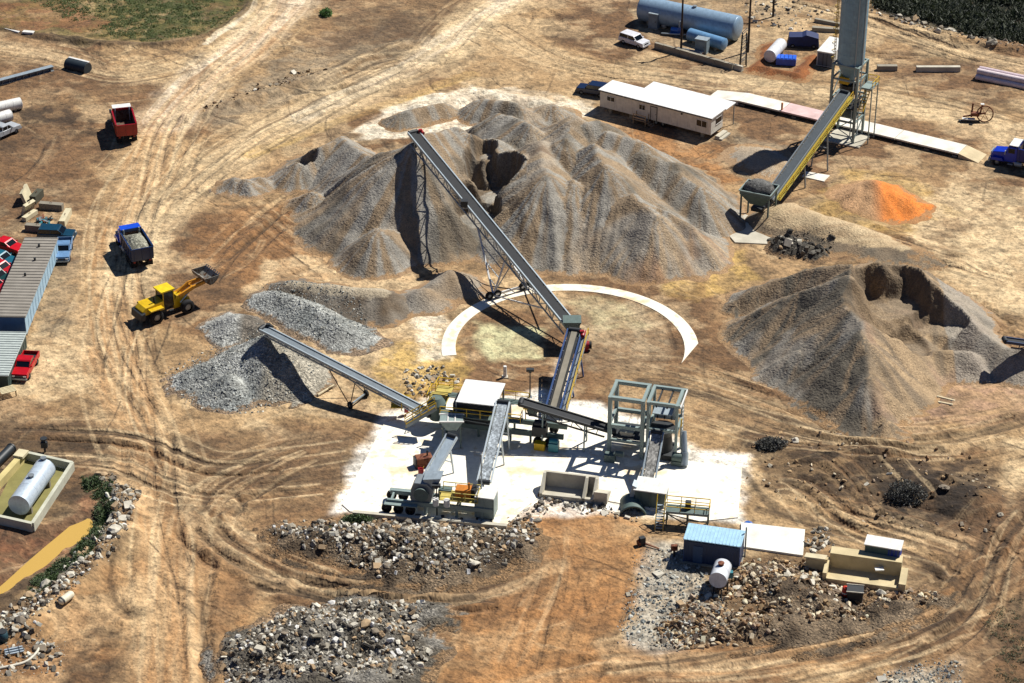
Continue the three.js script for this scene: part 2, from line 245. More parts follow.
patch([[59.69, -127.22], [91.37, -127.22], [83.71, -88.44], [69.44, -94.71], [58.34, -104.47]], C.dgreen, 0.95, { rag: 1.2, spots: 0.2 });
patch([[19.29, -118.2], [43.39, -113.82], [42.17, -101.17], [20.33, -105.31]], C.grey, 0.4, { rag: 3 });
patch([[18.74, -105.31], [38.3, -93.13], [35.01, -81.6], [21.31, -93.13]], C.pale, 0.5, { rag: 2 });
patch([[-36.57, 20.1], [-19.6, 19.03], [-17.8, 30.43], [-19.48, 38.21], [-25.74, 40.1], [-21.85, 49.17], [-28.39, 45.61], [-34.37, 34.37]], C.brown, 0.6, { rag: 3 });
patch([[-75.86, -60.32], [-65.01, -63.71], [-56.36, -53.7], [-56.34, -35.11], [-64.03, -41.11], [-71.02, -35.11]], C.brown, 0.7, { rag: 3 });
patch([[-34.13, 45.61], [-25.82, 50.92], [-28.04, 59.35], [-29.95, 68.83], [-31.87, 68.83]], C.brown, 0.6, { rag: 2 });
patch([[20.93, 9.05], [28.75, 13.56], [36.24, 19.03], [27.98, 22.22], [21.65, 15.77]], C.brown, 0.6, { rag: 3 });
patch([[45.81, 38.21], [58.39, 28.42], [50.69, 68.83], [43.01, 68.83], [38.57, 59.35], [47.95, 50.92]], C.brown, 0.6, { rag: 3, sf: 0.4 });
patch([[-28.64, -101.17], [-11.66, -113.82], [-6.67, -105.31], [-17.14, -89.21], [-25.85, -81.6]], C.dark, 0.45, { rag: 3, sf: 0.3 });
patch([[-61.89, 12.45], [-52.22, 14.67], [-45.81, 19.03], [-50.99, 22.22], [-60.02, 22.22]], C.brown, 0.6, { rag: 2 });
patch([[5.74, 3.23], [15.37, 2.04], [22.26, 6.75], [20.64, 13.56], [11.48, 10.19], [6.8, 10.19]], C.brown, 0.5, { rag: 2.5 });
// dust and wash round the concrete
patch([[-15.72, 16.87], [-10.65, 14.01], [3.26, 11.78], [10.19, 14.01], [21.04, 24.73], [26.36, 25.35], [24.59, 38.59], [13.77, 36.69], [0.86, 37.26], [-12, 37.83], [-19.04, 36.69]], C.white, 0.85, { rag: 1.4, spots: 0.25 });
patch([[5.72, 4.41], [7.5, 4.88], [6.26, 13.56], [4.41, 13.56]], C.cream, 0.8, { rag: 1 });
// ways worn by traffic
const W = {
  north: [[-35.35, -127.22], [-36.4, -109.52], [-39.69, -93.13], [-46.26, -76.07], [-49.69, -62.01], [-50.88, -44.18], [-51.11, -26.47], [-50.32, -10.34], [-47.34, 4.41], [-42.25, 20.1], [-38.17, 34.37], [-35.46, 49.17], [-33.31, 68.83]],
  quarry: [[7.92, -122.67], [-5.06, -103.23], [-10.97, -87.28], [-23.81, -72.46], [-34.36, -58.64], [-41.48, -45.73], [-46.62, -32.18], [-48.93, -15.55]],
  west: [[-81.78, -91.16], [-70.38, -87.28], [-58.8, -80.86], [-50.25, -84.61], [-42.98, -95.11], [-38.62, -107.4]],
  cross: [[-60.02, 22.22], [-51.06, 21.8], [-41.83, 23.27], [-33.39, 28.42], [-23.52, 27.4], [-14.74, 25.35]],
  lower: [[-37.82, 28.42], [-31.92, 41.96], [-25.02, 48.29], [-16.52, 52.31], [-8.34, 52.99], [-1.23, 51.27], [4.99, 46.51]],
  ramp: [[5.14, 38.21], [6.53, 47.4], [4.83, 56.04], [0.77, 68.83]],
  south: [[-1.16, 67.3], [8.61, 63.86], [20.38, 63.38], [31.47, 60.65], [41, 56.38], [47.95, 50.92], [55.63, 42.88]],
  loop: [[26.89, 34.37], [34.04, 38.21], [41.01, 41.96], [46.76, 45.61], [48.61, 50.05]],
  east: [[15.05, 9.05], [24.12, 13.56], [32.82, 19.03], [43.77, 22.22], [53.08, 20.53], [60.59, 16.87]],
  east2: [[57.25, 34.37], [51.58, 41.96], [48.25, 49.17], [45.07, 56.04], [38.12, 62.59]],
  top: [[-5.03, -101.17], [7.28, -85.37], [28, -77.9], [49.68, -72.46], [74.66, -56.98]],
  far: [[36.91, -113.82], [56.06, -99.13], [67.03, -89.21], [79.35, -81.6]],
  plant: [[-20.53, 22.22], [-27.87, 28.42], [-32.75, 34.37], [-33.61, 45.61]],
};
stroke(W.north, 6, C.tan, 0.6, { f: 1.1, streak: 0.4 }); stroke(W.north, 5, C.light, 0.4, { f: 1.1 }); stroke([[-35, -122.67], [-36.23, -107.4], [-41.05, -91.16], [-47.54, -74.26], [-49.91, -63.71]], 5.5, C.cream, 0.7);
stroke(W.north, 4.4, C.orange, 0.5, { f: 1.5 });
stroke(W.quarry, 5.5, C.light, 0.85, { f: 1, streak: 0.4 }); stroke([[4.58, -118.2], [-6.58, -99.13], [-16.83, -81.6], [-30.62, -65.43]], 3, C.cream, 0.5, { f: 1 }); stroke([[-6.28, -79.74], [-16.39, -70.68], [-26.06, -62.01], [-36.58, -52.08]], 1.6, C.ochre, 0.5);
stroke(W.west, 3, C.light, 0.6); stroke(W.cross, 5, C.dark, 0.5, { f: 1.6 }); stroke(W.lower, 4, C.brown, 0.6); stroke(W.lower, 1.3, C.light, 0.4, { streak: 0.3 });
stroke(W.ramp, 7, C.orange, 0.4); stroke(W.south, 4.5, C.orange, 0.6); stroke(W.south, 1.6, C.light, 0.4);
stroke(W.loop, 4.5, C.tan, 0.6); stroke(W.east, 4, C.tan, 0.6); stroke(W.east, 1.1, C.deep, 0.55); stroke(W.east2, 4, C.brown, 0.6); stroke(W.east2, 1.6, C.dark, 0.7); stroke([[26.72, 36.31], [34.78, 41.03], [42.58, 45.61], [47.15, 52.65]], 0.9, C.dark, 0.7); stroke([[55.28, 44.71], [48.17, 52.65], [40.76, 58.04], [30.26, 62.59]], 1.1, C.dark, 0.6); stroke([[25.21, 28.42], [28.87, 36.31], [36.07, 39.16]], 0.9, C.deep, 0.55); stroke(W.top, 4, C.light, 0.5); stroke(W.far, 3.5, C.light, 0.55); stroke(W.plant, 3, C.brown, 0.4);
stroke([[-42.66, 25.35], [-38.21, 38.21], [-36.86, 52.65], [-35.92, 67.3]], 0.7, C.light, 0.4); stroke([[-37.3, 25.35], [-34.47, 38.21], [-32.79, 52.65], [-30.61, 67.3]], 0.6, C.light, 0.35);
stroke([[-30.71, 48.29], [-31.26, 52.65], [-30.34, 60.98], [-29.16, 67.3]], 0.5, C.deep, 0.6); stroke([[-40.37, 41.96], [-41.7, 47.4], [-40.73, 52.65], [-38.75, 55.2]], 0.8, C.dark, 0.55); stroke([[-21.72, 50.92], [-15.42, 53.68], [-8.31, 54.02], [-4.28, 52.31]], 1.0, C.deep, 0.6, { streak: 0.3 });
stroke([[-79.81, -97.11], [-69.81, -93.13], [-58.67, -90.77], [-48.18, -93.13], [-42.25, -103.64], [-41.61, -113.82]], 1.0, C.dark, 0.6); stroke([[-41.12, -113.82], [-41.46, -103.64], [-47.24, -91.55]], 0.5, C.cream, 0.6);
wheels(W.north, 5, 16, 1, { alpha: 0.5 }); wheels(W.quarry, 4.6, 12, 2, { alpha: 0.4, dark: 0.5 }); wheels(W.west, 3.5, 6, 3); wheels(W.cross, 5, 12, 4, { alpha: 0.6 }); wheels(W.lower, 4, 9, 5, { alpha: 0.6, depth: 0.16 });
wheels(W.ramp, 8, 10, 6, { alpha: 0.35 }); wheels(W.south, 4.4, 10, 7, { alpha: 0.55, depth: 0.13 }); wheels(W.loop, 5, 10, 8, { alpha: 0.6, depth: 0.14 }); wheels(W.east, 4.4, 10, 9, { alpha: 0.6, depth: 0.16 }); wheels(W.east2, 4, 9, 10, { alpha: 0.6, depth: 0.16 }); wheels(W.top, 5, 9, 11, { alpha: 0.35 }); wheels(W.far, 4, 6, 12, { alpha: 0.4 }); wheels(W.plant, 4, 9, 13, { alpha: 0.5 });
wheels([[-38.86, -10.34], [-32.86, -26.47], [-28.53, -38.09], [-25.1, -47.3]], 7, 8, 14, { alpha: 0.4, dark: 0.8 }); wheels([[-39.94, -44.18], [-30.73, -32.18], [-22.08, -20.93], [-14.06, -12.93]], 5, 6, 15, { alpha: 0.35 }); wheels([[27.61, 26.38], [34.06, 28.42], [39.39, 38.21], [47.2, 42.88]], 6, 8, 16, { alpha: 0.6, depth: 0.14 });
wheels([[10.35, 9.05], [17.5, 7.21], [26.62, 11.32], [36.24, 19.03]], 4, 7, 17, { alpha: 0.55 }); wheels([[43.44, -32.18], [52.79, -23.68], [62.17, -18.22], [66.76, -15.55]], 5, 6, 18, { alpha: 0.4 }); wheels([[-5.01, 4.41], [-1.42, 7.9], [2.12, 9.05], [10.4, 7.21]], 3, 5, 19, { alpha: 0.5 }); wheels([[-31.3, -74.26], [-23.05, -85.37], [-14.14, -91.16]], 3, 5, 20, { alpha: 0.5 }); wheels([[-31.18, 28.42], [-27.32, 34.37], [-27.16, 41.96]], 4, 5, 21, { alpha: 0.5 });
wheels([[54.09, -72.46], [65.27, -68.92], [75.29, -60.32]], 6, 6, 22, { alpha: 0.35 }); wheels([[-17.62, -101.17], [-14.75, -109.52], [-11.77, -118.2]], 6, 6, 23, { alpha: 0.5, dark: 0.9 });
// short scuffs and arcs left by turning wheels and tracks
{ const r = rng(303); for (let i = 0; i < 620; i++) { const x = lerp(-80, 80, r()), z = lerp(-108, 64, r()), a = r() * 6.28, L = 3 + r() * 11, cv = (r() - 0.5) * 1.4, pts = []; for (let s = 0; s <= 4; s++) { const b = a + cv * (s / 4 - 0.5), q = pts.length ? pts[pts.length - 1] : [x, z]; pts.push([q[0] + Math.cos(b) * L / 4, q[1] + Math.sin(b) * L / 4]); } const dk = r() < 0.6, hw = 0.15 + r() * r() * 0.7; stroke(pts, hw, dk ? (r() < 0.4 ? C.deep : C.dark) : C.light, 0.15 + 0.25 * r(), { soft: 0.7, streak: 0.8, f: 2.6, seed: r() * 99, bump: dk ? -0.5 : 0.3 }); if (r() < 0.3) rut(pts, hw + 0.15, 0.06 + 0.1 * r()); } }
// pushed-up earth, ditches
for (const [l, w, d] of [[[[-31.73, 45.61], [-31.37, 52.65], [-30.54, 60.98], [-29.18, 68.83]], 0.9, 0.3], [[[-21.75, 50.57], [-15.44, 53.33], [-8.32, 53.85], [-3.77, 52.13]], 1.1, 0.32], [[[21.05, 7.21], [29.91, 13.56], [36.17, 19.68], [47.16, 22.22], [59.24, 17.95]], 1.1, 0.34], [[[-44.07, 23.27], [-41.1, 38.21], [-39.41, 52.65]], 0.7, 0.2], [[[-36.56, -67.17], [-26.82, -73.54], [-16.83, -81.6]], 0.7, 0.22], [[[8.59, 64.49], [20.32, 64.17], [32.42, 60.98], [43.11, 55.71]], 0.7, 0.25], [[[29.06, 34.37], [37.01, 40.1], [44.67, 45.61]], 0.6, 0.22], [[[-40.16, 41.96], [-41.49, 47.4], [-40.63, 52.65], [-38.53, 55.37]], 0.9, 0.25]]) rut(l, w, d);
for (const [l, w, h] of [[[[-46.39, -64.4], [-38.41, -71.39], [-27.23, -79.74], [-17.22, -91.16]], 2.2, 0.7], [[[-80.11, -98.72], [-69.93, -93.92], [-58.67, -90.77], [-48.18, -93.13], [-42.17, -104.47], [-41.77, -113.82]], 1.3, 0.6], [[[4.08, -69.27], [-1.76, -72.1], [-6.15, -70.68], [-13.37, -67.87]], 2.4, 0.8], [[[41.1, 25.35], [45.92, 30.43], [49.66, 34.37]], 4.5, 1.0], [[[27.79, 24.32], [35.35, 26.79]], 3.5, 0.7], [[[-46.36, 30.43], [-42.5, 34.37], [-41.69, 40.1], [-44.53, 49.17], [-48.35, 56.88]], 2.6, 1.0], [[[56.33, -101.17], [66.22, -93.92], [80.65, -88.44]], 2.2, 0.9], [[[42.52, -35.7], [50.39, -25.07], [57.43, -20.38]], 3.4, 0.8], [[[51.91, 40.1], [57.25, 34.37]], 2, 0.5]]) mound(l, w, h);
console.log('ground: grain');
for (let k = 0; k < HN * HN; k++) hmap[k] = hmap[k] < -0.3 ? -0.3 - 0.15 * (1 - Math.exp((hmap[k] + 0.3) * 3)) : hmap[k];
{ // grain, clods, small stones
  const r = rng(77);
  for (let j = 0; j < GN; j++) for (let i = 0; i < GN; i++) {
    const x = GX0 + (i + 0.5) / GN * GW, z = GZ0 + (j + 0.5) / GN * GD, k = j * GN + i, n = fbm(x * 1.1, z * 1.3, 4), m = r(), l = fbm(x * 0.35 + 70, z * 0.42, 3);
    const hf = vn(x * 5.2, z * 5.2), cl = fbm(x * 2.4 + 17, z * 2.9, 3); let g = 0.56 + 0.58 * n + 0.26 * hf + 0.26 * (m - 0.5) - 0.26 * sst(0.56, 0.7, cl) + 0.2 * sst(0.46, 0.34, cl); const dk = sst(0.54, 0.7, l) * 0.24; if (m > 0.994) g *= 1.4; else if (m < 0.008) g *= 0.55;
    { const lum = 0.3 * col[k * 3] + 0.6 * col[k * 3 + 1] + 0.1 * col[k * 3 + 2], cn = lum < 0.4 ? Math.pow(lum / 0.24, 0.42) : 1.2; for (let q = 0; q < 3; q++) col[k * 3 + q] *= g * (1 - dk) * cn; } // contrast curve: dark ground tones deepened, pale ones raised
    fine[k] = fine[k] * 0.3 + 0.22 + 0.5 * n - 0.28 + 0.12 * m + 0.14 * hf;
  }
  for (let k = 0; k < HN * HN; k++) { const x = GX0 + (k % HN + 0.5) / HN * GW, z = GZ0 + ((k / HN | 0) + 0.5) / HN * GD; hmap[k] += (fbm(x * 0.12, z * 0.12, 3) - 0.5) * 0.5 + (fbm(x * 0.8 + 5, z * 0.8, 3) - 0.5) * 0.14; }
}
mound([[-54.69, 52.65], [-52.01, 47.76], [-49.64, 43.43], [-47.53, 39.54], [-45.76, 38.59]], 3.4, -0.8);     // the ditch that holds the yellow water
function flatten(A, R, level, soft = 1.5) { const w = window4(A[0] - R - soft, A[0] + R + soft, A[1] - R - soft, A[1] + R + soft, HN); for (let j = w[2]; j <= w[3]; j++) for (let i = w[0]; i <= w[1]; i++) { const x = GX0 + (i + 0.5) / HN * GW, z = GZ0 + (j + 0.5) / HN * GD, m = 1 - sst(R, R + soft, Math.hypot(x - A[0], z - A[1])); hmap[j * HN + i] = lerp(hmap[j * HN + i], level, m * 0.86); } }
flatten([3.13, 25.35], 26, -0.02, 4); flatten([6.75, 0.84], 17.5, -0.02, 2); flatten([22.2, -67.17], 11, 0, 3); flatten([27.48, 41.96], 6, -0.02, 2); flatten([-52.82, 32.41], 7.5, 0, 2); flatten([36.1, 47.4], 6, 0, 2); flatten([-61.29, -10.34], 13, 0, 2); flatten([29.03, -93.13], 9, 0, 2); flatten([46.97, -62.01], 22, 0, 3); flatten([-57.74, 6.28], 4, 0, 1);
function groundAt(x, z) { const u = (x - GX0) / GW * HN - 0.5, v = (z - GZ0) / GD * HN - 0.5, i = Math.floor(u), j = Math.floor(v); if (i < 0 || j < 0 || i >= HN - 1 || j >= HN - 1) return 0; const a = u - i, b = v - j, k = j * HN + i; return lerp(lerp(hmap[k], hmap[k + 1], a), lerp(hmap[k + HN], hmap[k + HN + 1], a), b); }
const on = (A, dy = 0) => [A[0], groundAt(A[0], A[1]) + dy, A[1]];
{
  const d = new Uint8Array(GN * GN * 4), b = new Uint8Array(GN * GN * 4);
  for (let k = 0; k < GN * GN; k++) { for (let q = 0; q < 3; q++) d[k * 4 + q] = Math.max(0, Math.min(255, 255 * l2s(Math.min(0.85, col[k * 3 + q])))); d[k * 4 + 3] = 255; b[k * 4] = b[k * 4 + 1] = b[k * 4 + 2] = Math.max(0, Math.min(255, 255 * (0.1 + fine[k]))); b[k * 4 + 3] = 255; }
  const mk = (a, s) => { const t = new THREE.DataTexture(a, GN, GN, THREE.RGBAFormat); t.wrapS = t.wrapT = THREE.MirroredRepeatWrapping; t.magFilter = THREE.LinearFilter; if (s) t.colorSpace = THREE.SRGBColorSpace; t.needsUpdate = true; return t; };
  const xs = [-2500, -1200, -600, -300, -170, -120], zs = [-3000, -1500, -700, -350, -200, -145], st = 0.34;
  for (let x = -94; x <= 94; x += st) xs.push(x); xs.push(120, 170, 300, 600, 1200, 2500);
  for (let z = -122; z <= 70; z += st) zs.push(z); zs.push(95, 150, 300, 600, 1200, 2500);
  const nx = xs.length, nz = zs.length, pos = new Float32Array(nx * nz * 3), uv = new Float32Array(nx * nz * 2), idx = new Uint32Array((nx - 1) * (nz - 1) * 6); let q = 0;
  for (let j = 0; j < nz; j++) for (let i = 0; i < nx; i++) { const k = j * nx + i; pos[k * 3] = xs[i]; pos[k * 3 + 1] = groundAt(xs[i], zs[j]); pos[k * 3 + 2] = zs[j]; uv[k * 2] = (xs[i] - GX0) / GW; uv[k * 2 + 1] = (zs[j] - GZ0) / GD; if (i < nx - 1 && j < nz - 1) { idx[q++] = k; idx[q++] = k + nx; idx[q++] = k + 1; idx[q++] = k + 1; idx[q++] = k + nx; idx[q++] = k + nx + 1; } }
  const g = new THREE.BufferGeometry(); g.setAttribute('position', new THREE.BufferAttribute(pos, 3)); g.setAttribute('uv', new THREE.BufferAttribute(uv, 2)); g.setIndex(new THREE.BufferAttribute(idx, 1)); g.computeVertexNormals();
  const m = shade(new THREE.Mesh(g, new THREE.MeshStandardMaterial({ map: mk(d, true), bumpMap: mk(b, false), bumpScale: 0.5, roughness: 0.97 }))); m.name = 'ground'; tag(m, 'bare tan and brown earth crossed by wheel tracks', 'ground', null, 'structure'); scene.add(m);
}
console.log('ground done');

// ---------- stockpiles: heaps at the angle of repose, with gullies and dug faces ----------
const PK = 0.95, PC = { grey: tone(160, 154, 142, PK), dgrey: tone(108, 100, 86, PK), brown: tone(154, 132, 104, PK), dbrown: tone(100, 82, 60, PK), pale: tone(206, 190, 160, PK), orange: tone(206, 132, 66, PK), tan: tone(188, 160, 122, PK), stone: tone(190, 190, 182, 1.25), slate: tone(146, 150, 146, 1.25), rust: tone(164, 118, 78, PK), black: tone(74, 70, 62, PK), cream: tone(232, 212, 170, PK) };
const pileList = [], EARTH = tone(176, 138, 94, 0.85);
function pile(name, label, cat, o) {
  const slope = o.slope ?? 0.75, seed = o.seed ?? 1, prim = [];
  for (const r of o.ridges) { if (r.length === 1) prim.push([...r[0], ...r[0]]); for (let i = 0; i < r.length - 1; i++) prim.push([...r[i], ...r[i + 1]]); }
  let X0 = 1e9, X1 = -1e9, Z0 = 1e9, Z1 = -1e9; for (const p of prim) for (const [x, z, h] of [[p[0], p[1], p[2]], [p[3], p[4], p[5]]]) { const R = (h + 0.6) / slope * 1.25 + 1; X0 = Math.min(X0, x - R); X1 = Math.max(X1, x + R); Z0 = Math.min(Z0, z - R); Z1 = Math.max(Z1, z + R); }
  const info = { id: 0, ang: 0, r: 0 }, wp = o.warp ?? 1.1, gl = o.gully ?? 0.16, cap = o.cap ?? 0.7, ng = o.ng ?? 3.2;
  const H = (x0, z0) => {
    const x = x0 + (fbm(x0 * 0.16 + seed, z0 * 0.16, 3) - 0.5) * 2 * wp, z = z0 + (fbm(x0 * 0.16 + 50, z0 * 0.16 + seed, 3) - 0.5) * 2 * wp; let best = -1e9;
    for (let i = 0; i < prim.length; i++) { const p = prim[i], dx = p[3] - p[0], dz = p[4] - p[1], L2 = dx * dx + dz * dz; let t = L2 ? ((x - p[0]) * dx + (z - p[1]) * dz) / L2 : 0; t = t < 0 ? 0 : t > 1 ? 1 : t;
      const ex = x - p[0] - t * dx, ez = z - p[1] - t * dz, r = Math.hypot(ex, ez), a = Math.atan2(ez, ex), u = a * ng + t * Math.sqrt(L2) * 0.5 + i * 7.3;
      const g = (vn(u * 0.55 + seed, r * 0.04) - 0.5) + 0.3 * (vn(u * 1.9 + seed, r * 0.1) - 0.5), h = lerp(p[2], p[5], t) - slope * (1 + gl * 2 * g) * (Math.sqrt(r * r + cap * cap) - cap);
      if (h > best) { best = h; info.id = i; info.ang = u; info.r = r; } }
    if (o.lobes) { const dx = x0 - 6.75, dz = z0 - 0.84, s = Math.atan2(dx, -dz) * 38 + (fbm(x0 * 0.12, z0 * 0.12 + 3, 3) - 0.5) * 5, n = 0.75 * Math.abs(2 * vn(s * 0.19 + 4.3, 1.5) - 1) + 0.2 * Math.abs(2 * vn(s * 0.55 + 9, Math.hypot(dx, dz) * 0.05) - 1); best += o.lobes * (n - 0.42) * sst(0.2, 3, best) * sst(-24, -14, x0); }
    info.cut = 0;
    for (const c of o.cuts || []) { const d = Math.hypot((x0 - c[0]) / (c[5] ?? 1), z0 - c[1]) + (fbm(x0 * 0.35, z0 * 0.35 + seed, 2) - 0.5) * 3.2 + (vn(x0 * 1.6, z0 * 1.6) - 0.5) * 0.4, f = c[2] + (c[4] ?? 2.4) * Math.max(0, d - c[3]); if (f < best) { best = f; info.cut = d > c[3] - 0.6 ? 2 : 1; } }
    best += (fbm(x0 * 0.9 + seed, z0 * 0.9, 3) - 0.5) * (o.lump ?? 0.3);
    return best < 1.6 ? 0.5 * (best + Math.sqrt(best * best + 0.36)) - 0.13 + (fbm(x0 * 0.5, z0 * 0.5 + seed, 3) - 0.5) * 0.22 * sst(0.8, 0, best) - 0.6 * sst(-0.5, -1.6, best) : best - 0.075;
  };
  const st = o.step ?? 0.3, nx = Math.ceil((X1 - X0) / st), nz = Math.ceil((Z1 - Z0) / st), id = new Int32Array((nx + 1) * (nz + 1)).fill(-1), hh = new Float32Array((nx + 1) * (nz + 1)), pos = [], uv = [], cc = [], ix = [];
  const gat = new Float32Array(hh.length); for (let j = 0; j <= nz; j++) for (let i = 0; i <= nx; i++) { const k = j * (nx + 1) + i, x = X0 + i * st, z = Z0 + j * st; hh[k] = H(x, z); gat[k] = groundAt(x, z); }
  const vert = (i, j) => { const k = j * (nx + 1) + i; if (id[k] >= 0) return id[k]; const x = X0 + i * st, z = Z0 + j * st; H(x, z); id[k] = pos.length / 3; pos.push(x, Math.max(hh[k], gat[k] - 0.25), z); uv.push(x, z - hh[k] * 0.5); let c = o.color(x, hh[k], z, info); if (hh[k] - gat[k] < 0.42 * fbm(x * 0.7 + seed, z * 0.7, 4) + (vn(x * 3, z * 3) - 0.5) * 0.25) c = mix3(c, EARTH, 0.8); cc.push(c[0], c[1], c[2]); return id[k]; };
  for (let j = 0; j < nz; j++) for (let i = 0; i < nx; i++) { const k = j * (nx + 1) + i, k2 = k + nx + 1; if (hh[k] - gat[k] < -0.1 && hh[k + 1] - gat[k + 1] < -0.1 && hh[k2] - gat[k2] < -0.1 && hh[k2 + 1] - gat[k2 + 1] < -0.1) continue; const a = vert(i, j), b = vert(i + 1, j), c = vert(i, j + 1), d = vert(i + 1, j + 1); ix.push(a, c, b, b, c, d); }
  const g = new THREE.BufferGeometry(); g.setAttribute('position', new THREE.Float32BufferAttribute(pos, 3)); g.setAttribute('uv', new THREE.Float32BufferAttribute(uv, 2)); g.setAttribute('color', new THREE.Float32BufferAttribute(cc, 3)); g.setIndex(ix); g.computeVertexNormals();
  const m = shade(new THREE.Mesh(g, mat('#ffffff', { r: 0.97, t: o.tex ?? 'grain', b: 'grainB', bs: o.bs ?? 0.12, v: true }))); m.name = numbered(name); scene.add(m); tag(m, label, cat, o.group, o.kind); pileList.push({ H: (x, z) => Math.max(H(x, z), groundAt(x, z)), X0, X1, Z0, Z1 }); m.userData.top = undefined; delete m.userData.top; return pileList[pileList.length - 1];
}
const mix3 = (a, b, t) => [lerp(a[0], b[0], t), lerp(a[1], b[1], t), lerp(a[2], b[2], t)];
// streaks of different material run down the faces of a heap
const streaky = (A, B, D, k = 1) => (x, h, z, f) => { const s = sst(0.36, 0.64, 0.7 * vn(f.ang * 1.7 + f.id * 3.1, f.r * 0.07) + 0.3 * vn(f.ang * 5, f.r * 0.15)), q = sst(0.5, 0.72, fbm(x * 0.22 + 8, z * 0.3 + h * 0.2, 4)); let c = mix3(A, B, s); c = mix3(c, D, q * 0.75 * k); if (f.cut === 2) c = mix3(c, PC.dbrown, 0.6); if (f.cut === 1) c = mix3(c, A, 0.6); const n = 0.86 + 0.28 * fbm(x * 1.3, z * 1.3, 2); return [c[0] * n, c[1] * n, c[2] * n]; };

const bigPile = pile('gravel_stockpile', 'huge curved grey brown gravel stockpile under the tip of the long stacker', 'stockpile', {
  slope: 0.8, seed: 4, warp: 0.9, ng: 4, gully: 0.13, lump: 0.4, step: 0.25, cap: 0.45, bs: 0.14, lobes: 1.1,
  ridges: [[[-13.31, -33, 11], [-10.53, -36.38, 11], [-7.57, -39.02, 10.5]], [[-5.57, -38.13, 9.6], [-3.45, -38.68, 9.2]], [[0, -34.78, 9]], [[2.15, -43.53, 9], [-1.67, -53.33, 6]], [[4.27, -28.6, 8.8], [3.71, -37.86, 9]], [[7.51, -28.47, 8]], [[8.04, -42.7, 11], [7.14, -37.28, 10]], [[12.16, -29.13, 9.4], [11.04, -35.12, 10]], [[11.8, -42.52, 10.2], [9.76, -41.57, 10.2]], [[15.41, -25.41, 7.5], [18.24, -22.14, 6]], [[17.03, -38.71, 8.6], [13.07, -40.33, 9.6]], [[21.17, -35.91, 7], [16.96, -36.88, 8]], [[24.7, -31.84, 4.6], [21.13, -34.73, 6.4]], [[22.79, -22.63, 4.6], [17.68, -23.89, 6.4]], [[-16.78, -36.04, 8.4], [-13.31, -33, 11]],
    [[-23.59, -47.85, 4.6], [-19.84, -42.35, 5.4], [-16.86, -36.74, 6.6]], [[-28.88, -44.44, 3.2], [-23.59, -47.85, 4.6]], [[-21.17, -29.71, 4.2]], [[-26.65, -35.87, 2.6]], [[-23.77, -28.09, 1.8]], [[-35.74, -41.33, 1.7]], [[-37.42, -41.74, 1.5]], [[-34, -42.76, 1.3]], [[-16.85, -21.35, 4.4]], [[-10.38, -65.8, 2.2], [-16.02, -62.53, 1.8]], [[-4.61, -65.61, 2.6], [1.14, -62.44, 3.4]], [[5.45, -64.02, 3]]],
  cuts: [[...[-2.64, -33.04], 3.2, 2.8, 3.8], [...[-4.69, -28.04], 2.2, 2.6, 3.0], [...[-3.47, -38.61], 6.2, 1.5, 3.2, 0.8], [...[-7.3, -44.81], 8.6, 1.0, 2.5, 1.2], [...[-29, -45.37], 1.4, 0.8, 2.5]],
  color: (x, h, z, f) => { const c = streaky(PC.grey, PC.brown, PC.dgrey)(x, h, z, f), t = sst(0.52, 0.66, fbm(x * 0.09 + 2, z * 0.11 + 4, 3)); return x > 2 ? mix3(c, streaky(PC.tan, PC.grey, PC.rust)(x, h, z, f), 0.75 * t) : c; },
});
const eastPile = pile('gravel_stockpile', 'grey brown stockpile with sharp front ridge and dug out far side', 'stockpile', {
  slope: 0.8, seed: 9, warp: 0.7, ng: 3, gully: 0.08, step: 0.25, cap: 0.2, bs: 0.14, lump: 0.4,
  ridges: [[[39.97, -0.12, 9.2], [40.54, 5.17, 8.6], [40.47, 10.45, 6.9], [40.84, 15.29, 4.4], [42.58, 20.21, 1.4]], [[39.97, -0.12, 9.2], [34.55, -1.14, 6.2], [29.06, -2.29, 2.8]], [[41.96, -4.28, 8.6], [36.58, -8.52, 5.5], [30.59, -8.74, 3], [27.51, -7.81, 1.4]], [[41.96, -4.28, 8.6], [44.64, -6.06, 8.2], [48.03, -5.78, 7.8]], [[48.03, -5.78, 7.8], [51.08, -3.25, 6], [54.27, 0.58, 4]], [[54.27, 0.58, 4], [57.68, 5.68, 2.8], [62.01, 7.54, 3.2]], [[49.89, 6.63, 2.4], [54.02, 6.51, 2.6]], [[33.78, 7.88, 3.4]]],
  cuts: [[...[46.11, -2.53], 3.2, 3.0, 1.9], [...[50.66, 1.24], 2.0, 2.6, 1.7], [...[47.55, 4.3], 1.6, 2.4, 1.2]],
  color: (x, h, z, f) => { let c = streaky(PC.dgrey, PC.brown, PC.grey)(x, h, z, f); const t = sst(40.4, 41.4, x); c = mix3(c, streaky(PC.brown, PC.tan, PC.rust)(x, h, z, f), 0.6 * t); return x > 52 ? mix3(c, PC.grey, 0.7) : c; },  // sunlit and shaded faces of the ridge painted in: paler east, darker west
});
pile('sand_pile', 'small cone of bright orange sand beside the hopper ramp', 'sand pile', { slope: 0.62, seed: 21, warp: 1.2, ridges: [[[48.94, -37.46, 3]], [[46.76, -36.67, 2.2]], [[51.09, -36.07, 2.2], [52.78, -35.29, 1.4]]], color: (x, h, z, f) => { const c = mix3(tone(232, 132, 50, 1.0), PC.orange, 0.6 * vn(f.ang * 3, f.r * 0.2)), w = sst(50, 47.5, x); return mix3(c, PC.tan, w * 0.8); } });
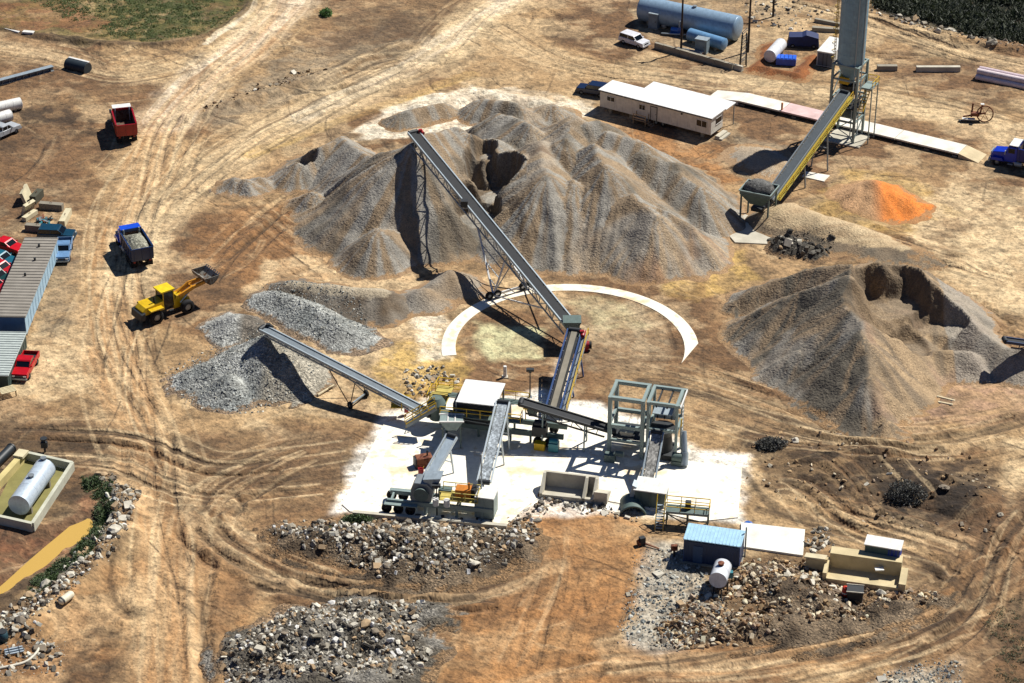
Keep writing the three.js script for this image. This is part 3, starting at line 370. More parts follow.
pile('earth_ramp', 'brown earth ramp leading up to the feed hopper', 'ramp', { slope: 0.9, seed: 23, cap: 2.6, ridges: [[[35.94, -31.43, 2.6], [42.69, -27.12, 2.3], [50.05, -23.34, 1.2], [57.35, -20.01, 0.2]]], color: (x, h, z, f) => (h > 0.9 ? mix3(PC.tan, PC.cream, 0.5 * vn(x * 0.4, z * 2)) : mix3(PC.dgrey, PC.brown, vn(x * 0.5, z * 0.5))) });
pile('rock_bank', 'dark broken rock banked against the earth ramp', 'rock pile', { slope: 0.8, seed: 25, tex: 'stone', bs: 0.3, lump: 0.8, ridges: [[[35.44, -24.52, 1.6], [39, -22.5, 1.2]]], color: (x, h, z, f) => mix3(PC.black, PC.dgrey, vn(x * 1.2, z * 1.2)) });
const discharge = pile('crushed_stone_pile', 'grey crushed stone heap under the slender side conveyor', 'stone pile', { slope: 0.72, seed: 31, tex: 'stone', bs: 0.3, warp: 0.6, gully: 0.06, lump: 0.25, step: 0.22, cap: 0.4, ridges: [[[-28.86, 7.02, 4.8]], [[-31.01, 7.29, 3.6], [-34.78, 8.96, 2.4], [-37.65, 9.9, 1.6]], [[-26.55, 8.69, 3.6]], [[-33.3, 11.93, 2.4]]], color: (x, h, z, f) => { const c = mix3(PC.stone, PC.slate, vn(x * 0.6, z * 0.7)), t = sst(-28.2, -26.6, x + 0.15 * z); return mix3(c, PC.pale, 0.6 * t); } });
const longHeap = pile('crushed_stone_pile', 'long low heap of crushed stone behind the side conveyor', 'stone pile', { slope: 0.66, seed: 33, tex: 'stone', bs: 0.3, warp: 0.8, gully: 0.06, ridges: [[[-29.33, -9.13, 1.8], [-24.69, -5.11, 2.2], [-20.17, -0.87, 1.8], [-17.72, 0.16, 1]], [[-30.56, -8.68, 1.2]]], color: (x, h, z) => mix3(PC.stone, PC.slate, vn(x * 0.6, z * 0.7)) });
pile('earth_mound', 'long brown mound behind the crushed stone heap', 'mound', { slope: 0.7, seed: 35, ridges: [[[-27.3, -10.51, 2.6], [-22.5, -9.37, 2.8], [-16.52, -8.19, 2.6]], [[-15.67, -7.96, 1.6]]], color: (x, h, z, f) => { const c = mix3(PC.dbrown, PC.grey, 0.6 * vn(x * 0.7, z * 0.9)); return mix3(c, PC.pale, h > 2.1 ? 0.6 : 0); } });
pile('gravel_mound', 'small round gravel mound near the tip of the side conveyor', 'mound', { slope: 0.7, seed: 37, tex: 'stone', bs: 0.25, ridges: [[[-33.75, -2.87, 2.2]], [[-32.53, -2.45, 1.6]]], color: (x, h, z) => mix3(PC.stone, PC.dbrown, sst(-33.6, -32.4, x) * 0.8) });
pile('gravel_mound', 'small grey mound at the foot of the huge stockpile', 'mound', { slope: 0.75, seed: 39, ridges: [[[-10.91, -9.8, 2]], [[-9.49, -12.09, 1.6], [-7.51, -13.23, 2.4]]], color: (x, h, z) => mix3(PC.grey, PC.brown, vn(x * 0.4, z * 0.4)) });
pile('gravel_mound', 'low dark mound of tailings beside the office trailer', 'mound', { slope: 0.4, seed: 41, ridges: [[[33.81, -51.39, 1.1], [35.69, -49.03, 1]]], color: (x, h, z) => mix3(PC.grey, PC.tan, vn(x * 0.4, z * 0.4)) });
const rubA = pile('rubble_pile', 'broad pile of concrete rubble below the crusher pad', 'rubble pile', { slope: 0.55, seed: 51, tex: 'stone', bs: 0.4, lump: 0.9, ridges: [[[-22.29, 42.77, 1.2], [-17, 43.09, 1.8], [-10.64, 44.51, 2.4], [-5.41, 45.13, 2.2], [-0.21, 43.61, 1.4]], [[-11.53, 48.45, 2], [-5.37, 48.2, 1.2]], [[-24.54, 41.34, 0.6]]], color: (x, h, z) => mix3(PC.dbrown, PC.brown, sst(0.4, 0.6, fbm(x * 0.4, z * 0.4, 3))) });
const rubB = pile('rubble_pile', 'pile of broken grey slabs beside the dirt haul road', 'rubble pile', { slope: 0.55, seed: 53, tex: 'stone', bs: 0.4, lump: 0.9, ridges: [[[-25.64, 62.81, 1.4], [-19.96, 59.82, 2.2], [-15.04, 59.33, 2.2], [-11.01, 61.47, 1.6]], [[-22.35, 66.75, 2], [-17.61, 65.71, 1.8]], [[-15.28, 55.41, 1.4], [-8.24, 55.78, 0.8]], [[-11.8, 65.71, 1.8], [-15.51, 68.3, 2]]], color: (x, h, z) => mix3(PC.dgrey, PC.grey, sst(0.4, 0.6, fbm(x * 0.4, z * 0.4, 3))) });
const rubC = pile('rubble_pile', 'sloping bank of mixed rubble below the white slab', 'rubble pile', { slope: 0.5, seed: 55, tex: 'stone', bs: 0.4, lump: 0.8, ridges: [[[25.48, 49.44, 1.2], [29.2, 52.93, 1.7], [32.02, 55.14, 1.2]], [[20.77, 57.52, 1.1], [27.71, 57.73, 1.5], [33.96, 55.91, 0.9]], [[17.77, 57.81, 0.7]], [[37.1, 54.87, 1], [42.39, 53.47, 0.6]]], color: (x, h, z) => mix3(PC.dbrown, PC.brown, sst(0.35, 0.6, fbm(x * 0.4, z * 0.4, 3))) });
console.log('piles done');

// ---------- loose rock ----------
const rockGeo = []; { const r = rng(5); for (let v = 0; v < 7; v++) { let g = new THREE.IcosahedronGeometry(1, v < 4 ? 0 : 1); const p = g.attributes.position, f = [0.5 + r(), 0.45 + r() * 0.5, 0.6 + r() * 0.8], seen = new Map(); for (let i = 0; i < p.count; i++) { const k = [p.getX(i), p.getY(i), p.getZ(i)].map(q => q.toFixed(3)).join(); if (!seen.has(k)) seen.set(k, 0.72 + 0.5 * r()); const s = seen.get(k); p.setXYZ(i, p.getX(i) * f[0] * s, p.getY(i) * f[1] * s, p.getZ(i) * f[2] * s); } g.computeVertexNormals(); g = boxUV(g); rockGeo.push(g); } for (let v = 0; v < 3; v++) { const g = new THREE.BoxGeometry(2, 0.5 + 0.4 * r(), 1.1 + 0.6 * r()).toNonIndexed(), p = g.attributes.position, seen = new Map(); for (let i = 0; i < p.count; i++) { const k = [p.getX(i), p.getY(i), p.getZ(i)].map(q => q.toFixed(2)).join(); if (!seen.has(k)) seen.set(k, [0.7 + 0.45 * r(), 0.8 + 0.4 * r(), 0.7 + 0.45 * r()]); const s = seen.get(k); p.setXYZ(i, p.getX(i) * s[0], p.getY(i) * s[1], p.getZ(i) * s[2]); } g.computeVertexNormals(); rockGeo.push(boxUV(g)); } }
const rockMat = [mat('#cfcabd', { r: 0.95, t: 'concrete' }), mat('#a39c8e', { r: 0.95, t: 'concrete' }), mat('#8a7f70', { r: 0.95, t: 'concrete' }), mat('#b59c7c', { r: 0.95, t: 'concrete' }), mat('#e2ddd0', { r: 0.95, t: 'concrete' })];
const rockWhite = mat('#ffffff', { r: 0.95, t: 'concrete' });
const insidePoly = (pts, x, z) => { let ins = false; for (let a = 0, b = pts.length - 1; a < pts.length; b = a++) { const A = pts[a], B = pts[b]; if ((A[1] > z) !== (B[1] > z) && x < (B[0] - A[0]) * (z - A[1]) / (B[1] - A[1]) + A[0]) ins = !ins; } return ins; };
const heightAt = (x, z) => { let h = groundAt(x, z); for (const p of pileList) if (x > p.X0 && x < p.X1 && z > p.Z0 && z < p.Z1) h = Math.max(h, p.H(x, z)); return h; };
// many loose stones as one mass, plus the big blocks one by one
function rubble(poly, n, big, seed, o) {
  const r = rng(seed), dummy = new THREE.Object3D(), c = new THREE.Color(); let X0 = 1e9, X1 = -1e9, Z0 = 1e9, Z1 = -1e9; for (const p of poly) { X0 = Math.min(X0, p[0]); X1 = Math.max(X1, p[0]); Z0 = Math.min(Z0, p[1]); Z1 = Math.max(Z1, p[1]); }
  const pick = () => { for (let t = 0; t < 60; t++) { const x = lerp(X0, X1, r()), z = lerp(Z0, Z1, r()); if (insidePoly(poly, x + (r() - 0.5) * 1.5, z + (r() - 0.5) * 1.5) && (!o.clump || fbm(x * 0.35 + seed, z * 0.35, 3) > 0.24 + 0.42 * r())) return [x, z]; } return null; };
  const pts = []; for (let i = 0; i < n; i++) { const p = pick(); if (p) pts.push(p); }
  const groups = rockGeo.map(() => []); pts.forEach((p, i) => groups[i % rockGeo.length].push(p));
  const root = new THREE.Group(); root.name = numbered('loose_stones'); tag(root, o.stuffLabel, 'stones', null, 'stuff'); scene.add(root);
  groups.forEach((list, gi) => { if (!list.length) return; const im = new THREE.InstancedMesh(rockGeo[gi], rockWhite, list.length); im.name = 'stone_mass'; im.userData.kind = 'stuff'; shade(im);
    list.forEach(([x, z], i) => { const s = (o.min ?? 0.05) + Math.pow(r(), 5) * (o.max ?? 0.34); dummy.position.set(x, heightAt(x, z) + s * 0.15, z); dummy.rotation.set(r() * 6, r() * 6, r() * 6); dummy.scale.setScalar(s); dummy.updateMatrix(); im.setMatrixAt(i, dummy.matrix); const w = r(), k = o.pal[Math.floor(r() * o.pal.length)], g = 0.7 + 0.6 * w; im.setColorAt(i, c.setRGB(Math.min(0.8, k[0] * g), Math.min(0.8, k[1] * g), Math.min(0.8, k[2] * g))); }); root.add(im); });
  for (let i = 0; i < big; i++) { const p = pick(); if (!p) continue; const flat = r() < (o.slab ?? 0.4), m = shade(new THREE.Mesh(rockGeo[flat ? 7 + Math.floor(r() * 3) : Math.floor(r() * 7)], rockMat[Math.floor(r() * rockMat.length)])), s = (o.bmin ?? 0.26) + r() * r() * (o.bmax ?? 0.42); m.scale.set(s, s * (0.7 + 0.4 * r()), s); m.rotation.set((r() - 0.5) * 1.1, r() * 6, (r() - 0.5) * 1.1); m.position.set(p[0], heightAt(p[0], p[1]) + s * 0.15, p[1]); m.name = numbered('rubble_block'); tag(m, o.label, 'rubble block', o.group); scene.add(m); }
}
const palG = [tone(205, 200, 188, PK), tone(160, 154, 142, PK), tone(120, 114, 104, PK), tone(176, 150, 118, PK), tone(238, 232, 218, PK), tone(92, 86, 78, PK)], palB = [tone(190, 160, 120, PK), tone(220, 206, 180, PK), tone(140, 110, 80, PK), tone(170, 150, 130, PK), tone(100, 82, 62, PK)], palS = [tone(186, 188, 182, PK), tone(142, 148, 148, PK), tone(112, 118, 120, PK), tone(214, 214, 206, PK)];
rubble([[-25.95, 40.1], [-19.48, 38.21], [-12.02, 37.45], [-1.28, 38.97], [3.57, 35.34], [1.69, 42.88], [-1.25, 46.51], [-8.43, 50.05], [-13.61, 49.17], [-17.95, 45.61], [-22.29, 43.43]], 3800, 46, 101, { pal: palG, slab: 0.5, label: 'block of broken concrete in the rubble pile below the crusher pad', group: 'broken concrete below the crusher pad', stuffLabel: 'loose broken stone littering the rubble pile below the pad' });
rubble([[-28.45, 60.17], [-22.4, 55.2], [-16.47, 53.16], [-8.31, 54.02], [-10.2, 57.71], [-8.06, 62.59], [-10.81, 67.3], [-27.71, 67.3]], 4200, 46, 102, { pal: palG, slab: 0.55, label: 'broken grey slab piece in the pile by the haul road', group: 'broken slabs by the haul road', stuffLabel: 'loose grey stone over the slab pile by the road' });
rubble([[18.13, 52.65], [23.8, 45.61], [30.06, 45.61], [33.61, 50.92], [39.75, 50.92], [44.09, 52.65], [34.97, 56.38], [24.66, 59.35], [16.6, 60.98], [13.72, 59.35]], 4200, 40, 103, { pal: palB, slab: 0.4, clump: 1, label: 'pale block in the mixed rubble bank below the white slab', group: 'blocks in the mixed rubble bank', stuffLabel: 'loose brown and grey stone over the mixed rubble bank' });
rubble([[-44.97, 29.43], [-41.25, 32.41], [-40.42, 35.34], [-41.96, 45.61], [-45.89, 53.5], [-49.21, 57.71], [-51.9, 59.35], [-52.52, 56.04], [-48.36, 50.92], [-44.46, 42.88], [-43.09, 36.31]], 1800, 34, 104, { pal: palG, slab: 0.6, bmin: 0.4, label: 'pale broken concrete piece on the bank beside the yellow water', group: 'broken concrete along the ditch bank', stuffLabel: 'loose pale stone along the ditch bank' });
rubble([[-52.68, 55.2], [-47.2, 57.71], [-43.68, 60.98], [-44.02, 64.96], [-50.69, 65.74]], 500, 8, 105, { pal: palG, label: 'pale lump among scrap in the corner below the ditch', group: 'lumps among the scrap', stuffLabel: 'loose stone among the scrap below the ditch' });
rubble([[13.49, 42.88], [18.7, 43.8], [21.18, 52.65], [21.8, 57.71], [15.6, 61.3], [10.53, 59.68]], 1500, 5, 106, { pal: palS, max: 0.2, min: 0.06, label: 'loose stone lying on the light gravel spread', group: 'stones on the gravel spread', stuffLabel: 'light grey gravel spread beside the blue container' });
rubble([[57.77, -106.14], [66.9, -98.32], [75.23, -92.34], [80.8, -89.21], [80.43, -87.28], [73.28, -89.99], [63.48, -96.31], [56.65, -103.64]], 420, 22, 107, { pal: palG, bmin: 0.35, bmax: 0.6, label: 'pale boulder in the row along the dark undergrowth', group: 'boulders edging the undergrowth', stuffLabel: 'loose stone along the edge of the undergrowth' });
rubble([[36.49, -108.67], [44.58, -109.52], [50.51, -105.31], [44.89, -97.11], [37.27, -99.13]], 260, 8, 108, { pal: palG, label: 'pale stone on the rough ground behind the steel tank', group: 'stones behind the steel tank', stuffLabel: 'loose stone on the ground behind the tank' });
rubble([[-41.03, 7.21], [-35.8, 0.84], [-30.42, -2.31], [-25.46, 2.04], [-22.73, 10.19], [-25.65, 14.67], [-31.21, 16.87], [-37.2, 14.67]], 2600, 0, 109, { pal: palS, max: 0.1, min: 0.05, stuffLabel: 'crushed stone covering the heap under the side conveyor' });
rubble([[-32, -14.23], [-26.61, -12.93], [-20.73, -9.06], [-16.33, -2.8], [-17.12, 0.84], [-21.94, 0.84], [-27.76, -4.04]], 1600, 0, 110, { pal: palS, max: 0.1, min: 0.05, stuffLabel: 'crushed stone covering the long low heap' });
rubble([[-46.39, -64.4], [-38.41, -71.39], [-27.3, -80.86], [-31.86, -81.6], [-44, -68.92]], 260, 5, 111, { pal: palB, max: 0.25, bmin: 0.3, bmax: 0.3, label: 'stone on the low bank between the two haul roads', group: 'stones between the haul roads', stuffLabel: 'scattered stone on the bank between haul roads' });
rubble([[-13.24, 7.21], [-8.55, 5.58], [-6.09, 10.19], [-8.35, 13.56], [-12.45, 12.45]], 350, 4, 112, { pal: palG, max: 0.3, label: 'stone in the spill behind the screening plant', group: 'stones behind the screening plant', stuffLabel: 'spilled stone behind the screening plant' });
rubble([[33.95, -27.03], [37.67, -27.6], [41.98, -24.23], [38.9, -20.93], [33.48, -22.02]], 420, 8, 113, { pal: [tone(120, 116, 108, PK), tone(90, 88, 82, PK), tone(70, 66, 60, PK)], max: 0.4, label: 'dark block on the rock bank under the earth ramp', group: 'dark blocks under the ramp', stuffLabel: 'dark broken rock on the bank under the ramp' });
rubble([[28.26, 19.03], [41.8, 20.1], [54.32, 26.38], [51.58, 41.96], [39.14, 40.1], [25.05, 30.43]], 500, 8, 114, { pal: palB, max: 0.25, clump: 1, bmin: 0.3, bmax: 0.3, label: 'small stone on the churned dark earth near the shrubs', group: 'stones on the churned earth', stuffLabel: 'scattered stone on the churned dark earth' });
rubble([[31.16, 40.1], [34.08, 39.72], [33.61, 43.8], [30.74, 44.16]], 160, 3, 115, { pal: palG, max: 0.35, label: 'stone in the small heap beyond the white slab', group: 'stones beyond the white slab', stuffLabel: 'small heap of stone beyond the white slab' });
rubble([[33.6, 67.3], [37.94, 63.86], [44.07, 62.27], [43.01, 68.83]], 600, 4, 116, { pal: palS, max: 0.18, min: 0.06, label: 'stone on the gravel strip below the haul road', group: 'stones on the lower gravel strip', stuffLabel: 'grey gravel strip below the haul road' });
rubble([[13.88, 34.37], [12.13, 37.26], [9.52, 34.96], [3.59, 33.4], [0.86, 37.26], [3.56, 35.92], [9.47, 36.69], [13.68, 38.59]], 360, 6, 117, { pal: palG, max: 0.35, label: 'stone at the foot of the concrete feed wall', group: 'stones below the feed wall', stuffLabel: 'loose stone at the foot of the feed wall' });
console.log('rubble done');

// ---------- concrete and paving ----------
function slab(name, label, poly, top, thick, material, cat = 'paving') {
  const s = new THREE.Shape(poly.map(p => new THREE.Vector2(p[0], -p[1]))), g = new THREE.ExtrudeGeometry(s, { depth: thick, bevelEnabled: false }); g.rotateX(-Math.PI / 2).translate(0, top - thick, 0);
  const m = mesh(name, g, material); tag(m, label, cat, null, 'structure'); return m;
}
const padMat = mat('#f4f0e4', { r: 0.9, t: 'worn' });
slab('concrete_pad', 'white dusty concrete pad under the crushing plant', [[-14.6, 18.82], [-8.3, 15.33], [2.09, 13.56], [10.13, 15.77], [19.79, 26.79], [25.47, 28.01], [24.22, 37.83], [20.1, 38.59], [14.02, 35.92], [9.54, 34.37], [3.59, 33.2], [1.73, 35.54], [-0.64, 39.35], [-17.43, 36.69], [-18.37, 35.34]], 0.1, 0.35, padMat);
slab('concrete_slab', 'clean white slab beside the blue site container', [[24.45, 38.97], [31.14, 40.29], [30.43, 45.07], [24.08, 43.43]], 0.22, 0.4, mat('#f4f5f0', { r: 0.85, t: 'concrete' }));
{ // the circular runway the stacker wheels roll on
  const c = [6.99, 1.08], s = new THREE.Shape(), a0 = -0.30, a1 = 3.30, N = 60; const R = (r, a) => new THREE.Vector2(c[0] + r * Math.cos(a), -c[1] + r * Math.sin(a));
  for (let i = 0; i <= N; i++) { const p = R(15.5, lerp(a0 + 0.34, a1, i / N)); i ? s.lineTo(p.x, p.y) : s.moveTo(p.x, p.y); } for (let i = N; i >= 0; i--) { const p = R(13.8, lerp(a0, a1, i / N)); s.lineTo(p.x, p.y); }
  const g = new THREE.ExtrudeGeometry(s, { depth: 0.3, bevelEnabled: false }); g.rotateX(-Math.PI / 2).translate(0, -0.25, 0); tag(mesh('concrete_track', g, mat('#efe9da', { r: 0.9, t: 'worn' })), 'white curved concrete track around the stacker pivot', 'track', null, 'structure');
}
{ const g = new THREE.ShapeGeometry(new THREE.Shape(spline([[-54.59, 53.16], [-52.68, 49.7], [-50.43, 44.89], [-48.05, 40.29], [-46.36, 37.45], [-45.29, 37.45], [-44.79, 39.35], [-45.99, 42.51], [-48.13, 46.15], [-50.27, 50.57], [-52.04, 53.16], [-53.53, 56.04]]).map(p => new THREE.Vector2(p[0], -p[1])))); g.rotateX(-Math.PI / 2).translate(0, -0.4, 0); const m = mesh('muddy_water', g, new THREE.MeshPhysicalMaterial({ color: new THREE.Color(0.46, 0.29, 0.07), roughness: 0.2 })); tag(m, 'still yellow muddy water in the ditch', 'water', null, 'structure'); }

// ---------- conveyors ----------
// a, b: tail and head [x, y, z]; parts sit relative to the tail's ground point
function conveyor(name, label, a, b, o) {
  const t = thing(name, label, 'conveyor', [a[0], 0, a[2]], 0, o.group), A = [0, a[1], 0], B = [b[0] - a[0], b[1], b[2] - a[2]], { L, x, y, z } = basis(A, B), w = o.w ?? 1.2, dep = o.depth ?? 0.9;
  const at = (s, u, v) => [A[0] + x.x * s + y.x * u + z.x * v, A[1] + x.y * s + y.y * u + z.y * v, A[2] + x.z * s + y.z * u + z.z * v]; // along, up, across
  const fr = o.frame ?? M.galv, bl = mesh('belt', bar(at(0, 0, 0), at(L, 0, 0), w * 0.72, 0.1), o.belt ?? M.belt, t);
  if (o.load) mesh('carried_stone', bar(at(0.4, 0.09, 0), at(L - 0.4, 0.09, 0), w * 0.4, 0.12), o.load, bl);
  for (const s of [-1, 1]) { beam('side_rail', at(0, 0.02, s * w / 2), at(L, 0.02, s * w / 2), 0.16, 0.34, fr, t); if (o.truss) beam('lower_chord', at(0.8, -dep, s * w / 2), at(L - 0.8, -dep, s * w / 2), 0.14, 0.16, fr, t); }
  const n = Math.round(L / (o.bay ?? 1.6));
  for (let i = 0; i <= n; i++) { const s = lerp(0.3, L - 0.3, i / n); if (o.idlers !== false) beam('idler', at(s, -0.1, -w / 2), at(s, -0.1, w / 2), 0.14, 0.12, M.steel, t);
    if (o.truss && i > 0 && i < n) for (const q of [-1, 1]) { beam('post', at(s, -dep, q * w / 2), at(s, 0, q * w / 2), 0.09 * (o.thin ?? 1), 0.09 * (o.thin ?? 1), fr, t); if (i < n - 1) { const s2 = lerp(0.3, L - 0.3, (i + 1) / n); beam('brace', at(s, i % 2 ? 0 : -dep, q * w / 2), at(s2, i % 2 ? -dep : 0, q * w / 2), 0.08 * (o.thin ?? 1), 0.08 * (o.thin ?? 1), fr, t); } } }
  mesh('head_pulley', cyl(at(L, 0, -w * 0.42), at(L, 0, w * 0.42), 0.3), M.dark, t); mesh('tail_pulley', cyl(at(0, 0, -w * 0.42), at(0, 0, w * 0.42), 0.3), M.dark, t);
  if (o.motor) { const m = mesh('motor', [cyl(at(L - 0.9, 0.1, w / 2 + 0.25), at(L - 0.1, 0.1, w / 2 + 0.25), 0.26), new THREE.BoxGeometry(0.5, 0.5, 0.4).translate(...at(L - 0.4, 0.2, w / 2 + 0.1))], o.motor, t); }
  for (const [f, spread, m2] of o.legs || []) { const p = at(L * f, -0.1, 0); for (const q of [-1, 1]) { const top = at(L * f, -0.2, q * w / 2), foot = [top[0] + z.x * q * spread, 0.05, top[2] + z.z * q * spread]; beam('leg', foot, top, 0.16, 0.16, m2 ?? fr, t); } const l1 = [p[0] - z.x * (w / 2 + spread * 0.5), p[1] * 0.5, p[2] - z.z * (w / 2 + spread * 0.5)], l2 = [p[0] + z.x * (w / 2 + spread * 0.5), p[1] * 0.5, p[2] + z.z * (w / 2 + spread * 0.5)]; beam('cross_tie', l1, l2, 0.1, 0.1, m2 ?? fr, t); }
  if (o.walk) { const q = o.walk.side, ww = 0.75, c0 = q * (w / 2 + ww / 2 + 0.1), wm = o.walk.m ?? M.yellow, s0 = L * (o.walk.from ?? 0.02), s1 = L * (o.walk.to ?? 0.98); const wk = mesh('walkway', bar(at(s0, -0.15, c0), at(s1, -0.15, c0), ww, 0.07), o.walk.deck ?? wm, t); const c1 = c0 + q * ww / 2; beam('handrail', at(s0, 0.95, c1), at(s1, 0.95, c1), 0.08, 0.08, wm, t); beam('handrail', at(s0, 0.45, c1), at(s1, 0.45, c1), 0.06, 0.06, wm, t); const k = Math.round((s1 - s0) / 2); for (let i = 0; i <= k; i++) { const s = lerp(s0, s1, i / k); beam('rail_post', at(s, -0.15, c1), at(s, 0.95, c1), 0.07, 0.07, wm, t); } }
  t.userData.at = undefined; delete t.userData.at; return { t, at, L, z };
}
function tyre(name, parent, x, y, z, r, w, axis = 'z', rimM = M.steel) { // wheel = tyre with a rim
  const pts = [[r * 0.55, -w / 2], [r * 0.9, -w / 2], [r, -w * 0.3], [r, w * 0.3], [r * 0.9, w / 2], [r * 0.55, w / 2]], g = lathe(pts, 20), h = lathe([[0.01, -w * 0.3], [r * 0.25, -w * 0.32], [r * 0.56, -w * 0.2], [r * 0.56, w * 0.2], [r * 0.25, w * 0.32], [0.01, w * 0.3]], 14);
  for (const q of [g, h]) { if (axis === 'z') q.rotateX(Math.PI / 2); else q.rotateZ(Math.PI / 2); q.translate(x, y, z); }
  const m = mesh(name, g, M.rubber, parent); mesh('rim', h, rimM, m); return m;
}
// the long radial stacker
{
  const { t, at, L, z } = conveyor('radial_stacker_conveyor', 'long radial stacker conveyor reaching over the huge stockpile', [7.42, 2.6, 1.51], [-12.92, 12.1, -33.71], { w: 1.5, truss: true, depth: 1.25, bay: 1.7, frame: M.galv, motor: M.red });
  // splayed undercarriage riding the concrete track
  const f = 0.37, top = at(L * f, -1.25, 0), side = 2.4, ex = at(L * f, -1.25, 0);
  for (const q of [-1, 1]) { const foot = [ex[0] + z.x * q * side, 0.55, ex[2] + z.z * q * side], hi = at(L * (f + 0.17), -1.25, q * 0.7), lo = at(L * f, -1.25, q * 0.7); beam('support_leg', foot, hi, 0.22, 0.22, M.white, t); beam('support_leg', foot, lo, 0.18, 0.18, M.white, t); beam('support_leg', foot, at(L * 0.14, -1.25, q * 0.7), 0.14, 0.14, M.white, t);
    for (let i = 1; i < 4; i++) { const u = i / 4; beam('support_tie', [lerp(foot[0], hi[0], u), lerp(foot[1], hi[1], u), lerp(foot[2], hi[2], u)], [lerp(foot[0], lo[0], u), lerp(foot[1], lo[1], u), lerp(foot[2], lo[2], u)], 0.09, 0.09, M.galv, t); }
    const d = { x: -z.z, z: z.x }; for (const e of [-0.55, 0.55]) { const w2 = [foot[0] + d.x * 0, 0.62, foot[2]]; const g = tyre('wheel', t, 0, 0, 0, 0.55, 0.4, 'z'); g.rotation.y = Math.atan2(-d.z, d.x) + Math.PI / 2; g.position.set(foot[0] + z.x * e, 0.62, foot[2] + z.z * e); } }
  const F = q => [ex[0] + z.x * q * side, 0.62, ex[2] + z.z * q * side]; beam('axle', F(-1), F(1), 0.26, 0.26, M.white, t); beam('support_tie', [F(-1)[0], 0.7, F(-1)[2]], at(L * f, -1.25, 0.7), 0.1, 0.1, M.galv, t); beam('support_tie', [F(1)[0], 0.7, F(1)[2]], at(L * f, -1.25, -0.7), 0.1, 0.1, M.galv, t);
  mesh('drive_box', new THREE.BoxGeometry(0.9, 0.8, 0.9).translate(...at(L * 0.62, 0.3, -1)), M.dark, t);
  mesh('pivot_base', [cyl([0, 0, 0], [0, 0.5, 0], 1.1), bx(1.6, 1.6, 1.6, 0, 1.2, 0)], M.greensteel, t);
  mesh('receiving_hopper', prism([[-1.1, 0.9], [1.1, 0.9], [0.7, 0], [-0.7, 0]], 1.9).translate(...at(0.5, 0.15, 0)), M.greensteel, t);
}
{ const { t } = conveyor('feed_conveyor', 'wide feed conveyor with yellow handrail ending at the stacker pivot', [4.57, 1, 17.83], [7.4, 5.2, 6.3], { w: 1.7, truss: true, depth: 1.0, frame: M.blue, motor: M.red, legs: [[0.45, 0.5], [0.85, 0.6]], walk: { side: 1, m: M.yellow, deck: M.steel }, load: M.dirtycon }); }
{ const { t, at, L, z } = conveyor('side_conveyor', 'slender galvanised side conveyor dropping stone on the heap', [-9.3, 1.8, 19.56], [-29.29, 5.8, 6.88], { w: 1.15, truss: true, depth: 0.4, bay: 2.6, thin: 0.6, frame: M.galv, belt: mat('#6f7a82', { r: 0.7 }), motor: M.dark });
  const p = at(L * 0.42, -0.7, 0); for (const q of [-1, 1]) { beam('support_leg', [p[0] + z.x * q * 1.6, 0.4, p[2] + z.z * q * 1.6], at(L * 0.58, -0.4, q * 0.5), 0.08, 0.08, M.dark, t); beam('support_leg', [p[0] + z.x * q * 1.6, 0.4, p[2] + z.z * q * 1.6], at(L * 0.42, -0.4, q * 0.5), 0.08, 0.08, M.dark, t); const g = tyre('wheel', t, 0, 0, 0, 0.45, 0.3, 'x'); g.position.set(p[0] + z.x * q * 1.6, 0.47, p[2] + z.z * q * 1.6); g.rotation.y = 0.6; }
  beam('axle', [p[0] - z.x * 1.6, 0.5, p[2] - z.z * 1.6], [p[0] + z.x * 1.6, 0.5, p[2] + z.z * 1.6], 0.16, 0.16, M.galv, t);
  mesh('yellow_frame', [bx(1.6, 0.12, 1.6, ...at(L * 0.18, -0.9, 0)), bx(0.12, 1.0, 1.6, ...at(L * 0.16, -0.5, 0)), bx(1.6, 0.12, 0.12, ...at(L * 0.18, -0.2, 1.0))], M.yellow, t); mesh('red_motor', bx(0.5, 0.8, 0.5, ...at(L * 0.15, -1.6, 0.8)), M.red, t); }
conveyor('return_conveyor', 'straight grey conveyor climbing from the square bin to the white canopy', [-3.04, 1.4, 32.96], [-1, 5.4, 22.84], { w: 1.5, depth: 0.5, frame: M.bright, belt: mat('#c6d0d5', { r: 0.6, t: 'stone' }), legs: [[0.55, 0.3], [0.85, 0.3]] });
conveyor('short_conveyor', 'short galvanised conveyor between the jaw crusher and screen deck', [-9.16, 1.2, 31.86], [-6.61, 3.8, 27.4], { w: 1.3, depth: 0.5, frame: M.bright, belt: mat('#bccbd4', { r: 0.5, m: 0.1 }), legs: [[0.7, 0.4]] });
conveyor('cross_conveyor', 'black belted conveyor running from the steel tower to the screen', [11.38, 2.6, 24.25], [1, 5.2, 22.51], { w: 1.4, truss: true, depth: 0.8, frame: M.dark, legs: [[0.3, 0.5, M.frame], [0.75, 0.5, M.frame]] });
conveyor('tower_conveyor', 'steep conveyor from the feed bin up into the steel tower', [14.76, 1.6, 33.26], [15.92, 4.6, 27.85], { w: 1.5, depth: 0.5, frame: M.galv, belt: mat('#b9b6ae', { r: 0.8, t: 'stone' }) });
conveyor('east_conveyor', 'dark conveyor reaching over the apron of the eastern stockpile', [68.17, 2.4, 6.63], [57.74, 4.6, 7.62], { w: 1.1, depth: 0.6, truss: true, frame: M.navy, legs: [[0.2, 0.4]] });

